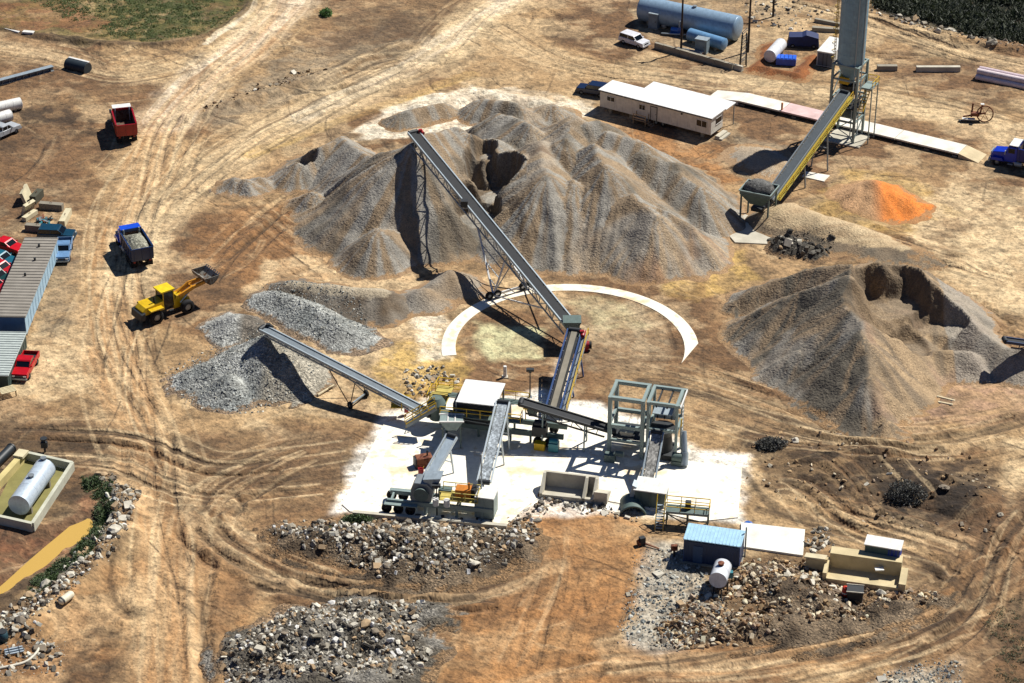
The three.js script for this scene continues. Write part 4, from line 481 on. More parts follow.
// ---------- crushing plant ----------
function railing(parent, pts, y, m, h = 1.05) { for (let i = 0; i < pts.length - 1; i++) { const a = pts[i], b = pts[i + 1], n = Math.max(1, Math.round(dist(a, b) / 1.6)); beam('handrail', [a[0], y + h, a[1]], [b[0], y + h, b[1]], 0.08, 0.08, m, parent); beam('handrail', [a[0], y + h * 0.5, a[1]], [b[0], y + h * 0.5, b[1]], 0.06, 0.06, m, parent); for (let k = 0; k <= n; k++) { const p = mid(a, b, k / n); beam('rail_post', [p[0], y, p[1]], [p[0], y + h, p[1]], 0.07, 0.07, m, parent); } } }
{ // screening plant: local x runs along the chassis
  const A = [-8.37, 21.59], B = [5.6, 24.52], t = thing('screening_plant', 'screening plant with white canopy, dark decks and yellow handrails', 'screening plant', on(A), turnOf(A, B)), L = dist(A, B);
  for (const z of [-0.9, -3.1]) beam('chassis_beam', [0, 1.5, z], [L, 1.3, z], 0.3, 0.6, M.greensteel, t);
  mesh('screen_box', [prism([[0, 0], [6.2, -0.5], [6.2, 1.5], [0, 2.2]], 2.6, 0.05).translate(1.6, 2.0, -2)], M.dark, t);
  for (const y of [2.4, 3.0, 3.6]) beam('screen_deck', [1.7, y, -0.62], [7.7, y - 0.45, -0.62], 0.1, 0.12, M.steel, t);
  mesh('deck', [bx(9.4, 0.1, 1.2, 5.0, 3.3, -0.1), bx(9.4, 0.1, 1.0, 5.0, 3.3, -4.0)], M.greensteel, t);
  railing(t, [[0.4, 0.45], [9.6, 0.45], [9.6, -0.6]], 3.35, M.yellow); railing(t, [[0.4, -4.4], [9.6, -4.4]], 3.35, M.yellow);
  for (const x of [2.2, 6.7]) for (const z of [0.2, -4.2]) beam('canopy_post', [x, 1.2, z], [x, 5.2, z], 0.14, 0.14, M.steel, t);
  mesh('canopy_roof', prism([[-2.5, 0], [2.5, 0], [2.5, 0.1], [0, 0.16], [-2.5, 0.1]], 4.6).rotateY(Math.PI / 2).translate(4.55, 5.2, -2.0), mat('#f4f4ef', { r: 0.5 }), t);
  for (const x of [0.8, 4.5, 8.2, 10.5]) for (const z of [-0.9, -3.1]) beam('leg', [x, 0.1, z], [x, 1.3, z], 0.22, 0.22, M.greensteel, t);
  for (const x of [11.4, 12.7]) for (const z of [-0.5, -3.4]) tyre('wheel', t, x, 0.62, z, 0.52, 0.5, 'z', M.dark);
  mesh('gearbox', [bx(1.6, 1.2, 1.3, 11.6, 2.1, -0.7), cyl([11.0, 2.9, -0.7], [12.3, 2.9, -0.7], 0.4)], M.dark, t); mesh('teal_motor', [bx(1.1, 1.0, 1.0, 13.4, 0.75, 0.3), cyl([12.9, 1.35, 0.3], [13.9, 1.35, 0.3], 0.35)], M.teal, t); mesh('hydraulic_box', bx(1.2, 0.9, 0.8, 11.8, 0.6, 0.3), M.yellow, t);
  mesh('chute', prism([[-0.8, 1.2], [0.8, 1.2], [0.4, 0], [-0.4, 0]], 1.4).translate(10.6, 3.3, -2), M.greensteel, t);
  // yellow working platforms at the head end
  mesh('platform', [bx(2.2, 0.1, 2.4, -0.6, 3.2, -3.2), bx(1.8, 0.1, 1.4, 0.0, 4.2, -3.6)], M.paleyellow, t); railing(t, [[-1.7, -2.0], [-1.7, -4.4], [0.4, -4.4]], 3.2, M.yellow); railing(t, [[-0.9, -2.9], [-0.9, -4.3], [0.9, -4.3]], 4.2, M.yellow);
  mesh('crusher_head', [cyl([-0.6, 1.2, -2.2], [-0.6, 3.2, -2.2], 0.9, 1.1), cyl([-0.6, 3.2, -2.2], [-0.6, 3.9, -2.2], 1.1, 0.6)], M.greensteel, t);
  mesh('light_fitting', [bx(0.5, 0.3, 0.4, 10.0, 4.9, -0.5), cyl([10, 3.3, -0.5], [10, 4.9, -0.5], 0.06)], M.yellow, t);
  { const a = [-3.6, 1.5, 0.6], b = [-0.4, 3.5, -0.6]; mesh('sloping_walkway', bar(a, b, 1.2, 0.1), M.steel, t); const { z } = basis(a, b); for (const q of [-0.6, 0.6]) { for (const h of [0.5, 1.0]) beam('handrail', [a[0] + z.x * q, a[1] + h, a[2] + z.z * q], [b[0] + z.x * q, b[1] + h, b[2] + z.z * q], 0.08, 0.08, M.yellow, t); for (let k = 0; k <= 4; k++) { const u = k / 4, p = [lerp(a[0], b[0], u) + z.x * q, lerp(a[1], b[1], u), lerp(a[2], b[2], u) + z.z * q]; beam('rail_post', p, [p[0], p[1] + 1, p[2]], 0.07, 0.07, M.yellow, t); } } beam('kick_plate', [a[0] + z.x * 0.62, a[1] + 0.2, a[2] + z.z * 0.62], [b[0] + z.x * 0.62, b[1] + 0.2, b[2] + z.z * 0.62], 0.06, 0.4, M.steel, t); }
}
{ // feeder hopper with two rungs above the short conveyor
  const t = thing('transfer_hopper', 'small grey transfer hopper at the top of the short conveyor', 'hopper', on([-6.74, 23.48])); mesh('bin', prism([[-1.3, 1.1], [1.3, 1.1], [0.6, 0], [-0.6, 0]], 1.6).translate(0, 2.6, 0), M.frame, t); for (const x of [-1.0, 1.0]) for (const z of [-0.6, 0.6]) beam('leg', [x, 0, z], [x, 3.4, z], 0.14, 0.14, M.greensteel, t); for (const x of [-0.4, 0.4]) beam('rung', [x, 3.75, -0.8], [x, 3.75, 0.8], 0.14, 0.1, M.white, t); for (const z of [-0.8, 0.8]) beam('rim_bar', [-1.4, 3.72, z], [1.4, 3.72, z], 0.18, 0.14, M.white, t);
}
{ // jaw crusher on a wheeled trailer along the front kerb
  const A = [-14.09, 36.88], B = [-2.14, 38.97], t = thing('jaw_crusher_trailer', 'wheeled jaw crusher trailer along the front kerb of the pad', 'crusher', [A[0], 0.1, A[1]], turnOf(A, B)), L = dist(A, B);
  for (const z of [-0.5, -2.3]) beam('chassis_beam', [0.6, 1.25, z], [L, 1.25, z], 0.28, 0.5, M.frame, t);
  for (let i = 0; i < 5; i++) beam('cross_member', [1 + i * 2.4, 1.2, -2.3], [1 + i * 2.4, 1.2, -0.5], 0.2, 0.3, M.frame, t);
  for (const x of [0.6, 1.9, 3.2]) for (const z of [-0.15, -2.7]) tyre('wheel', t, x, 0.55, z, 0.55, 0.5, 'z', M.dark);
  mesh('fender', [bx(3.6, 0.1, 0.7, 2.2, 1.2, -0.1), bx(3.6, 0.1, 0.7, 2.2, 1.2, -2.7)], M.frame, t);
  mesh('jaw_housing', [prism([[0, 0], [2.2, 0], [2.5, 1.6], [1.8, 2.3], [0.4, 2.3], [0, 1.4]], 1.9, 0.06).translate(3.2, 1.5, -1.5)], M.steel, t);
  mesh('flywheel', [cyl([4.4, 2.6, -0.35], [4.4, 2.6, -0.1], 0.8, 0.8, 22)], M.greensteel, t); mesh('flywheel', cyl([4.4, 2.6, -2.9], [4.4, 2.6, -2.65], 0.8, 0.8, 22), M.greensteel, t);
  mesh('feed_chute', prism([[-0.9, 1], [1.1, 1.3], [0.6, 0], [-0.5, 0]], 1.7).translate(5.4, 3.2, -1.6), M.galv, t);
  mesh('engine', [bx(1.7, 1.0, 1.2, 8.8, 2.6, -1.6), cyl([9.4, 3.1, -1.4], [9.4, 3.9, -1.4], 0.1)], M.orange, t); mesh('radiator', bx(0.4, 1.2, 1.2, 9.9, 2.7, -1.6), M.black, t);
  mesh('deck', bx(4.2, 0.1, 2.0, 8.4, 2.05, -1.4), M.paleyellow, t); railing(t, [[6.4, -0.4], [10.5, -0.4], [10.5, -2.4], [6.4, -2.4]], 2.05, M.paleyellow);
  for (const x of [4.8, 8.2, 11.0]) for (const z of [-0.5, -2.3]) beam('leg', [x, 0, z], [x, 1.05, z], 0.3, 0.3, M.frame, t);
  for (const x of [6.0, 7.2]) mesh('drum', cyl([x, 1.5, -0.2], [x, 2.3, -0.2], 0.35), M.white, t);
  beam('mast', [10.6, 1.3, -2.2], [10.6, 7.2, -2.2], 0.12, 0.12, M.galv, t);
  mesh('tool_box', bx(1.4, 0.7, 0.8, 6.6, 1.9, -2.4), M.greensteel, t);
  tag(mesh('kerb', bar([A[0] - 3, 0.22, A[1] + 0.35], [B[0] + 1.6, 0.22, B[1] + 0.85], 0.5, 0.5), M.concrete), 'pale concrete kerb along the front of the crusher pad', 'kerb', null, 'structure');
}
{ const A = [-3.85, 38.21], B = [-2.25, 38.59], t = thing('surge_bin', 'square grey surge bin with white lid at the conveyor foot', 'bin', [A[0], 0.1, A[1]], turnOf(A, B)); mesh('body', [bx(2.0, 2.5, 2.0, 0.9, 1.45, -1.1)], M.frame, t); mesh('lid', bx(2.1, 0.1, 2.1, 0.9, 2.76, -1.1), M.white, t); for (const x of [-0.12, 0.9, 1.92]) beam('rib', [x, 0.25, -0.06], [x, 2.7, -0.06], 0.1, 0.1, M.frame, t); for (const x of [0.1, 1.7]) beam('skid', [x, 0.1, -2.1], [x, 0.1, 0.1], 0.2, 0.2, M.dark, t); }
// steel tower with two open bays
{
  const A = [10.83, 25.35], B = [18, 27], t = thing('steel_tower', 'open grey steel tower of two bays around the secondary crusher', 'tower', [A[0], 0.1, A[1]], turnOf([11.02, 25.27], [17.53, 26.95])), H = 7.4, W1 = 3.7, W2 = 3.2, D = 3.5;
  const post = (x, z, w = 0.42) => beam('column', [x, 0, z], [x, H - 0.2, z], w, w, M.frame, t), X = [0, W1, W1 + 0.6, W1 + 0.6 + W2];
  for (const x of [0, W1]) for (const z of [0, -D]) post(x, z); for (const x of [X[2], X[3]]) for (const z of [0, -D]) post(x, z, 0.3);
  for (const z of [0, -D]) { beam('top_beam', [-0.21, H, z], [W1 + 0.21, H, z], 0.42, 0.42, M.frame, t); beam('top_beam', [X[2] - 0.15, H + 0.02, z], [X[3] + 0.5, H + 0.02, z], 0.34, 0.36, M.frame, t); beam('mid_beam', [0.2, H * 0.52, z], [W1 - 0.2, H * 0.52, z], 0.36, 0.42, M.frame, t); beam('mid_beam', [X[2], H * 0.55, z], [X[3], H * 0.55, z], 0.28, 0.3, M.frame, t); beam('mid_beam', [0.2, H * 0.27, z], [W1 - 0.2, H * 0.27, z], 0.3, 0.34, M.frame, t); }
  for (const x of X) { beam('top_beam', [x, H + 0.04, -D], [x, H + 0.04, 0.3], 0.36, 0.36, M.frame, t); beam('mid_beam', [x, H * 0.54, -D + 0.2], [x, H * 0.54, -0.2], 0.28, 0.32, M.frame, t); }
  beam('top_beam', [X[3] + 0.45, H + 0.1, -D], [X[3] + 0.45, H + 0.1, 0.4], 0.14, 0.2, M.white, t);
  for (const x of [X[2] + 0.9, X[2] + 2.1]) beam('hoist_beam', [x, H - 0.25, -D], [x, H - 0.25, 0.2], 0.16, 0.25, M.dark, t);
  mesh('crusher_body', [cyl([5.6, 0.6, -1.7], [5.6, 2.6, -1.7], 1.3, 1.1), cyl([5.6, 2.6, -1.7], [5.6, 3.4, -1.7], 1.1, 1.5), bx(3.0, 0.6, 3.0, 5.6, 0.4, -1.7)], M.dark, t);
  mesh('screen_panel', [bx(2.4, 1.8, 0.12, 5.7, 4.9, -2.6), bx(2.2, 0.1, 1.6, 5.7, 5.6, -1.6)], M.galv, t); for (const x of [4.9, 5.7, 6.5]) beam('panel_rib', [x, 4.0, -2.5], [x, 5.9, -2.5], 0.1, 0.1, M.dark, t);
  mesh('chute', prism([[-0.8, 1.2], [0.8, 1.2], [0.3, 0], [-0.3, 0]], 1.3).translate(1.8, 1.6, -1.2), M.concrete, t); mesh('platform', bx(3.2, 0.1, 3.2, 1.85, H * 0.27 + 0.25, -1.75), M.dark, t);
  mesh('motor', [cyl([7.2, 1.0, 0.2], [8.3, 1.0, 0.2], 0.5), bx(1.2, 0.5, 0.9, 7.8, 0.35, 0.2)], M.greensteel, t); mesh('duct', [cyl([8.1, 3.6, -1.2], [8.5, 1.5, -0.2], 0.35), cyl([8.5, 1.5, -0.2], [8.6, 0.2, 0.4], 0.45)], M.galv, t);
  { for (const q of [0, 0.5]) beam('ladder_stile', [X[3] + 0.5, 0, -0.8 - q], [X[3] + 0.45, H, -0.8 - q], 0.07, 0.07, M.white, t); for (let y = 0.4; y < H; y += 0.5) beam('rung', [X[3] + 0.48, y, -0.8], [X[3] + 0.48, y, -1.3], 0.05, 0.05, M.white, t); beam('yellow_guard', [X[3] + 0.55, 5.0, 0.2], [X[3] + 0.55, 6.0, 0.2], 0.14, 0.14, M.yellow, t); }
  mesh('pump', [bx(1.2, 0.9, 0.9, 0.4, 0.5, 1.3), cyl([1.0, 1.1, 1.3], [1.9, 1.1, 1.3], 0.3)], M.greensteel, t);
}
// concrete feed wall with wings, feed bin, stair and landing
{ const A = [3.15, 33.79], B = [10.16, 35.34], t = thing('feed_wall', 'low concrete feed wall around an open bay on the pad', 'wall', [A[0], 0, A[1]], turnOf(A, B)), L = dist(A, B); mesh('rear_wall', bx(L - 1.2, 1.9, 0.3, L / 2 - 0.7, 1.0, -2.3), M.concrete, t); mesh('front_wall', prism([[0, 0], [L, 0], [L, 1.1], [L - 1.6, 0.6], [0, 0.5]], 0.4).translate(0, 0, 0), M.concrete, t); for (const x of [0.0, 4.7, L - 1.4]) mesh('wing_wall', prism([[-0.1, 0], [2.4, 0], [2.4, 1.95], [1.9, 1.95], [-0.1, 0.6]], 0.3).rotateY(Math.PI / 2).translate(x, 0.03, 0.1), M.concrete, t); mesh('floor', bx(L - 1.4, 0.12, 2.0, L / 2 - 0.7, 0.08, -1.2), M.concrete, t); mesh('sloping_apron', prism([[0, 0.2], [2.3, 0.2], [2.3, 0.5], [0, 1.6]], 1.5).rotateY(Math.PI / 2).translate(L - 0.6, 0.02, 0.2), M.concrete, t); }
{ const A = [13.18, 35.54], B = [16.38, 36.31], t = thing('feed_bin', 'squat grey feed bin with white top beside the stairs', 'bin', [A[0], 0, A[1]], turnOf(A, B)); mesh('body', [prism([[0.2, 0], [3.2, 0], [3.4, 1.9], [0, 1.9]], 2.6, 0.04).translate(0, 0.1, -1.3)], M.greensteel, t); mesh('top', bx(3.6, 0.12, 2.8, 1.7, 2.1, -1.3), M.white, t); for (const x of [0.6, 1.7, 2.8]) beam('rib', [x, 0.1, 0.06], [x, 1.95, 0.06], 0.1, 0.1, M.greensteel, t); mesh('side_chute', prism([[0, 0], [0.4, 0], [0.9, 2.2], [0.4, 2.4]], 1.2).translate(-0.7, 0.1, -0.8), M.galv, t); }
{ const c = [13.01, 36.88], t = thing('culvert_mouth', 'round steel culvert mouth under the feed bin', 'culvert', [c[0], groundAt(c[0], c[1]), c[1]]); const g = lathe([[1.25, -1.4], [1.25, 1.2], [1.4, 1.2], [1.4, -1.4]], 24).rotateX(Math.PI / 2); mesh('pipe', g.translate(0, -0.4, -1.0), M.greensteel, t); mesh('collar', new THREE.TorusGeometry(1.42, 0.12, 8, 28).translate(0, -0.4, 0.25), M.greensteel, t); }
{ const A = [15.22, 39.91], t = thing('stair', 'steep steel stair with yellow rails beside the feed bin', 'stair', on(A), -0.1); const b = [0.1, 2.2, -1.9]; for (const x of [0, 0.85]) { beam('stringer', [x, 0, 0.3], [x + b[0], b[1], b[2]], 0.08, 0.2, M.frame, t); beam('handrail', [x, 1.0, 0.3], [x + b[0], b[1] + 1, b[2]], 0.07, 0.07, M.yellow, t); for (const u of [0, 0.5, 1]) beam('rail_post', [x + b[0] * u, b[1] * u, 0.3 + (b[2] - 0.3) * u], [x + b[0] * u, b[1] * u + 1, 0.3 + (b[2] - 0.3) * u], 0.07, 0.07, M.yellow, t); } for (let i = 1; i < 10; i++) { const u = i / 10; beam('tread', [b[0] * u, b[1] * u, 0.3 + (b[2] - 0.3) * u], [0.85 + b[0] * u, b[1] * u, 0.3 + (b[2] - 0.3) * u], 0.22, 0.05, M.galv, t); } }
{ const A = [16.3, 39.54], B = [20.83, 40.29], t = thing('raised_landing', 'raised steel landing with yellow rail above the blue container', 'platform', on(A), turnOf(A, B)), L = dist(A, B); mesh('deck', bx(L, 0.14, 1.3, L / 2, 1.9, -0.9), M.greensteel, t); beam('edge_beam', [0, 1.8, -0.22], [L, 1.8, -0.22], 0.12, 0.3, M.frame, t); railing(t, [[0, -0.25], [L, -0.25], [L, -1.55]], 1.97, M.yellow); railing(t, [[0, -1.55], [L, -1.55]], 1.97, M.yellow); for (const x of [0.1, L / 2, L - 0.1]) for (const z of [-0.3, -1.5]) beam('leg', [x, 0, z], [x, 1.85, z], 0.14, 0.14, M.greensteel, t); beam('brace', [0.2, 1.5, -0.3], [L / 2, 0.3, -0.3], 0.1, 0.1, M.greensteel, t); beam('brace', [L / 2, 0.9, -0.3], [L, 0.9, -0.3], 0.1, 0.1, M.greensteel, t); mesh('cabinet', bx(0.6, 0.9, 0.5, L / 2, 2.45, -1.0), M.dark, t); }
// lamp posts and small things on and behind the pad
function lampPost(label, A, h) { const t = thing('lamp_post', label, 'lamp post', on(A), 0, 'lamp posts of the plant'); mesh('pole', cyl([0, 0, 0], [0, h, 0], 0.09, 0.06, 8), M.dark, t); mesh('lamp_head', [bx(0.9, 0.28, 0.5, 0, h + 0.1, 0), bx(0.3, 0.3, 0.3, 0, h - 0.1, 0)], M.dark, t); mesh('base_plate', bx(0.5, 0.08, 0.5, 0, 0.04, 0), M.steel, t); }
lampPost('dark lamp post standing before the jaw crusher trailer', [-8.05, 37.45], 3.8); lampPost('dark lamp post behind the yellow light of the screening plant', [2.09, 12.9], 3.6);
{ const t = thing('marker_post', 'short white marker post behind the white canopy', 'post', on([-0.82, 8.36])); mesh('post', cyl([0, 0, 0], [0, 1.5, 0], 0.22, 0.2, 12), M.white, t); mesh('base', bx(0.7, 0.12, 0.7, 0, 0.06, 0), M.concrete, t); }
{ const t = thing('electric_motor', 'red and black drive motor beside the stacker pivot', 'motor', on([8.65, 2.04])); mesh('casing', [cyl([-0.5, 0.7, 0], [0.6, 0.7, 0], 0.5), bx(0.9, 0.5, 0.8, 0, 0.25, 0)], M.red, t); mesh('fan_cover', cyl([0.6, 0.7, 0], [0.9, 0.7, 0], 0.45), M.black, t); }
{ const t = thing('generator_set', 'dark rusty generator beside the short conveyor', 'generator', on([-9.76, 27.61]), 0.3); mesh('housing', [bx(1.8, 1.2, 1.1, 0, 0.75, 0)], M.rust, t); mesh('radiator', bx(0.2, 1.1, 1.0, -1.0, 0.75, 0), M.dark, t); mesh('exhaust', cyl([0.4, 1.3, 0], [0.4, 2.0, 0], 0.09), M.black, t); mesh('skid', bx(2.2, 0.15, 1.2, 0, 0.1, 0), M.dark, t); }
{ const t = thing('fuel_can', 'red fuel can beside the dark generator', 'can', on([-10.03, 29.43])); mesh('body', [bx(0.6, 0.9, 0.35, 0, 0.45, 0)], M.red, t); mesh('handle', bx(0.35, 0.1, 0.1, 0, 0.97, 0), M.red, t); mesh('spout', cyl([0.2, 0.9, 0], [0.32, 1.1, 0], 0.05), M.yellow, t); }
console.log('plant done');

// ---------- buildings ----------
{ // office trailer: local x along the long front wall, z towards the front
  const A = [12.76, -66.82], B = [28.07, -56.98], t = thing('office_trailer', 'long white office trailer with door, steps and wide flat roof', 'trailer', on(A), turnOf(A, B)), L = dist(A, B), D = 3.5, h0 = 0.75, h1 = 3.3, wm = mat('#e4dfd2', { r: 0.6 });
  mesh('body', bx(L, h1 - h0, D, L / 2, (h0 + h1) / 2, -D / 2), wm, t);
  for (let i = 0; i <= 14; i++) beam('wall_seam', [L * i / 14, h0, 0.012], [L * i / 14, h1, 0.012], 0.03, 0.05, M.white, t);
  const rf = mesh('roof', [bx(L + 0.4, 0.14, D + 0.5, L / 2, h1 + 0.09, -D / 2)], mat('#f6f6f2', { r: 0.5 }), t); mesh('fascia', [bx(L + 0.42, 0.12, 0.05, L / 2, h1 + 0.0, 0.26)], M.dark, rf);
  mesh('rear_canopy', bx(L * 0.72 + 0.4, 0.12, 2.9, L * 0.64 + 0.2, h1 + 0.085, -D - 1.6), mat('#f6f6f2', { r: 0.5 }), t); for (const x of [L * 0.3, L * 0.65, L + 0.2]) beam('canopy_post', [x, 0, -D - 2.9], [x, h1 + 0.1, -D - 2.9], 0.12, 0.12, M.steel, t);
  const win = (x, y, w, h, name = 'window') => { const f = mesh(name, bx(w, h, 0.06, x, y, 0.02), M.glass, t); mesh('frame', [bx(w + 0.12, 0.08, 0.1, x, y + h / 2, 0.03), bx(w + 0.12, 0.08, 0.1, x, y - h / 2, 0.03), bx(0.08, h, 0.1, x - w / 2, y, 0.03), bx(0.08, h, 0.1, x + w / 2, y, 0.03), bx(0.06, h, 0.1, x, y, 0.03)], M.white, f); };
  win(1.8, 2.35, 1.3, 0.7); win(7.0, 2.35, 1.0, 0.8); win(L - 1.5, 2.2, 1.7, 1.0);
  const d = mesh('door', bx(0.95, 2.05, 0.06, L * 0.49, h0 + 1.05, 0.03), mat('#c3c2ba'), t); mesh('door_frame', [bx(0.08, 2.1, 0.1, L * 0.49 - 0.52, h0 + 1.05, 0.03), bx(0.08, 2.1, 0.1, L * 0.49 + 0.52, h0 + 1.05, 0.03), bx(1.12, 0.08, 0.1, L * 0.49, h0 + 2.12, 0.03)], M.dark, d); mesh('handle', bx(0.12, 0.05, 0.1, L * 0.49 + 0.35, h0 + 1.0, 0.09), M.dark, d);
  const ew = mesh('window', bx(0.06, 0.9, 1.5, L + 0.02, 2.3, -D * 0.62), M.glass, t); mesh('frame', [bx(0.1, 0.08, 1.6, L + 0.03, 2.77, -D * 0.62), bx(0.1, 0.08, 1.6, L + 0.03, 1.83, -D * 0.62)], M.white, ew);
  mesh('wall_lamp', bx(0.2, 0.2, 0.15, L * 0.74, 2.9, 0.08), M.dark, t);
  for (const x of [1.5, 5, 9, L - 1.5]) for (const z of [-0.5, -D + 0.5]) mesh('pier', bx(0.5, h0, 0.5, x, h0 / 2, z), M.dirtycon, t);
  for (const x of [9.2, 10.3]) for (const z of [-0.3, -D + 0.3]) tyre('wheel', t, x, 0.4, z, 0.4, 0.25);
  const st = thing('wooden_steps', 'timber steps and landing at the door of the white trailer', 'steps', on(mid(A, B, 0.395)), turnOf(A, B)); mesh('landing', bx(2.2, 0.1, 1.1, 0, 0.7, 0.65), mat('#8d7c66'), st); for (const x of [-1.0, 1.0]) for (const z of [0.2, 1.1]) beam('post', [x, 0, z], [x, 1.6, z], 0.1, 0.1, mat('#a08c70'), st); for (const y of [1.05, 1.55]) beam('handrail', [-1.05, y, 1.15], [1.05, y, 1.15], 0.06, 0.14, mat('#b39c7e'), st); for (let i = 0; i < 3; i++) mesh('tread', bx(0.3, 0.06, 1.0, 1.3 + i * 0.3, 0.52 - i * 0.2, 0.65), mat('#8d7c66'), st);
  const b = thing('concrete_step', 'pale concrete step at the end of the white trailer', 'step', on([28.87, -57.31]), turnOf(A, B)); mesh('tread', bx(1.2, 0.25, 2.6, 0.4, 0.12, -1.2), M.concrete, b); mesh('tread', bx(0.7, 0.25, 2.4, 0.2, 0.36, -1.2), M.concrete, b);
}
function ribbedShed(name, label, A, B, D, h, o) { // local x along A -> B, z away from that wall
  const t = thing(name, label, 'building', on(A), turnOf(A, B)), L = dist(A, B), s = o.side ?? -1; const h0 = o.raise ?? 0;
  const W = mesh('wall', [bx(L, h - h0, D, L / 2, (h + h0) / 2, s * D / 2)], o.wall, t); if (o.end) mesh('end_wall', bx(0.06, h - h0 - 0.05, D - 0.1, L + 0.03, (h + h0) / 2, s * D / 2), o.end, t);
  const rf = mesh('roof', bx(L + 0.3, 0.1, D + 0.3, L / 2, h + 0.06, s * D / 2), o.roof, t); const n = Math.round(L / (o.pitch ?? 0.75)); for (let i = 0; i <= n; i++) beam('roof_rib', [L * i / n, h + 0.14, s * (D + 0.12)], [L * i / n, h + 0.14, -s * 0.12], 0.1, 0.09, o.roof, rf);
  for (let i = 1; i < n; i += 2) beam('wall_rib', [L * i / n, h0 + 0.1, -s * 0.02], [L * i / n, h - 0.1, -s * 0.02], 0.04, 0.07, o.wall, t);
  if (h0) for (let i = 0; i < 7; i++) mesh('pier', bx(0.5, h0, 0.4, 1 + i * (L - 2) / 6, h0 / 2, s * 0.3), M.dirtycon, t);
  for (const f of o.vents || []) mesh('roof_vent', cyl([L * f[0], h + 0.1, s * D * f[1]], [L * f[0], h + 0.5, s * D * f[1]], 0.14), M.dark, t);
  return t;
}
ribbedShed('site_cabin', 'long cabin with weathered ribbed roof and pale blue wall', [-58.2, -21.2], [-58.75, -0.85], 4.0, 2.9, { side: 1, raise: 0.5, wall: mat('#a9cbe0', { r: 0.5 }), end: mat('#2d5f95', { r: 0.5 }), roof: mat('#948f88', { r: 0.8, t: 'concrete' }), vents: [[0.12, 0.45], [0.5, 0.5], [0.3, 0.4]] });
ribbedShed('storage_shed', 'low storage shed with pale ribbed roof below the blue cabin', [-58.37, 1.32], [-58.72, 11.32], 4.2, 1.9, { side: 1, wall: mat('#3c4f4c'), end: mat('#27423f'), roof: mat('#b9c2bd', { r: 0.6 }), pitch: 0.55 });
{ // blue site container
  const A = [17.83, 45.97], B = [23.55, 47.4], t = thing('site_container', 'dark blue site container with pale blue roof on a kerb', 'container', on(A, 0.02), turnOf(A, B)), L = dist(A, B), D = 2.9, h = 2.7; mesh('body', bx(L, h - 0.15, D, L / 2, h / 2 + 0.07, -D / 2), M.navy, t); const rf = mesh('roof', bx(L + 0.15, 0.1, D + 0.15, L / 2, h + 0.2, -D / 2), mat('#a8d0e6', { r: 0.5 }), t); for (let i = 0; i <= 16; i++) beam('roof_rib', [L * i / 16, h + 0.27, -D], [L * i / 16, h + 0.27, 0], 0.08, 0.05, mat('#a8d0e6', { r: 0.5 }), rf);
  for (let i = 0; i <= 18; i++) beam('wall_rib', [0.1 + (L - 0.2) * i / 18, 0.25, 0.02], [0.1 + (L - 0.2) * i / 18, h, 0.02], 0.05, 0.12, M.navy, t); const d = mesh('door', bx(1.0, 2.1, 0.05, L * 0.26, 1.2, 0.06), mat('#274a72'), t); mesh('handle', bx(0.1, 0.06, 0.08, L * 0.26 + 0.38, 1.2, 0.11), M.steel, d); for (const x of [0.06, L - 0.06]) for (const z of [-0.06, -D + 0.06]) beam('corner_post', [x, 0.05, z + 0.03], [x, h + 0.14, z + 0.03], 0.14, 0.14, M.blue, t); mesh('skid', bx(L + 0.3, 0.14, D + 0.6, L / 2, 0.05, -D / 2), M.dirtycon, t); beam('flue', [L + 0.2, 0, -D + 0.4], [L + 0.2, h + 1.0, -D + 0.4], 0.14, 0.14, M.steel, t);
}
// ---------- tanks ----------
function tank(name, label, a, b, r, m, o = {}) { // a, b ends of the axis
  const t = thing(name, label, 'tank', [(a[0] + b[0]) / 2, 0, (a[2] + b[2]) / 2]), c = t.position, p = [a[0] - c.x, a[1], a[2] - c.z], q = [b[0] - c.x, b[1], b[2] - c.z], { L, x, z } = basis(p, q), k = o.dome ?? 0.28, pts = [];
  for (let i = 0; i <= 6; i++) pts.push([r * Math.sin(i / 6 * Math.PI / 2) + 0.001, -L / 2 - r * k * Math.cos(i / 6 * Math.PI / 2)]); for (let i = 0; i <= 6; i++) pts.push([r * Math.cos(i / 6 * Math.PI / 2) + 0.001, L / 2 + r * k * Math.sin(i / 6 * Math.PI / 2)]);
  const g = lathe(pts, 32); g.applyQuaternion(new THREE.Quaternion().setFromUnitVectors(new THREE.Vector3(0, 1, 0), x)); g.translate((p[0] + q[0]) / 2, (p[1] + q[1]) / 2, (p[2] + q[2]) / 2); mesh('shell', g, m, t);
  const at = s => [p[0] + x.x * s, p[1] + x.y * s, p[2] + x.z * s], nb = o.bands ?? 4; for (let i = 0; i <= nb; i++) { const d = at(L * i / nb), e = at(L * i / nb + 0.07); mesh('band', cyl(d, e, r + 0.015, r + 0.015, 32), m, t); }
  for (const f of o.saddles || [0.18, 0.82]) { const d = at(L * f), s = mesh('saddle', bx(0.35, Math.max(0.1, p[1] - r * 0.6), r * 1.5, 0, Math.max(0.05, (p[1] - r * 0.6) / 2), 0), o.saddle ?? M.dirtycon, t); s.position.set(d[0], 0, d[2]); s.rotation.y = Math.atan2(-x.z, x.x); }
  for (const f of o.hatches || [0.4]) { const d = at(L * f); mesh('hatch', [cyl([d[0], d[1] + r - 0.05, d[2]], [d[0], d[1] + r + 0.22, d[2]], 0.28), cyl([d[0], d[1] + r + 0.22, d[2]], [d[0], d[1] + r + 0.28, d[2]], 0.34)], o.hatch ?? M.steel, t); }
  return t;
}
tank('storage_tank', 'very large grey blue horizontal storage tank behind the pumps', [20.54, 2.1, -100.97], [34.63, 2.1, -92.86], 1.95, mat('#93aec4', { r: 0.4, m: 0.1 }), { bands: 5, hatches: [0.55], saddles: [0.1, 0.4, 0.7, 0.95] });
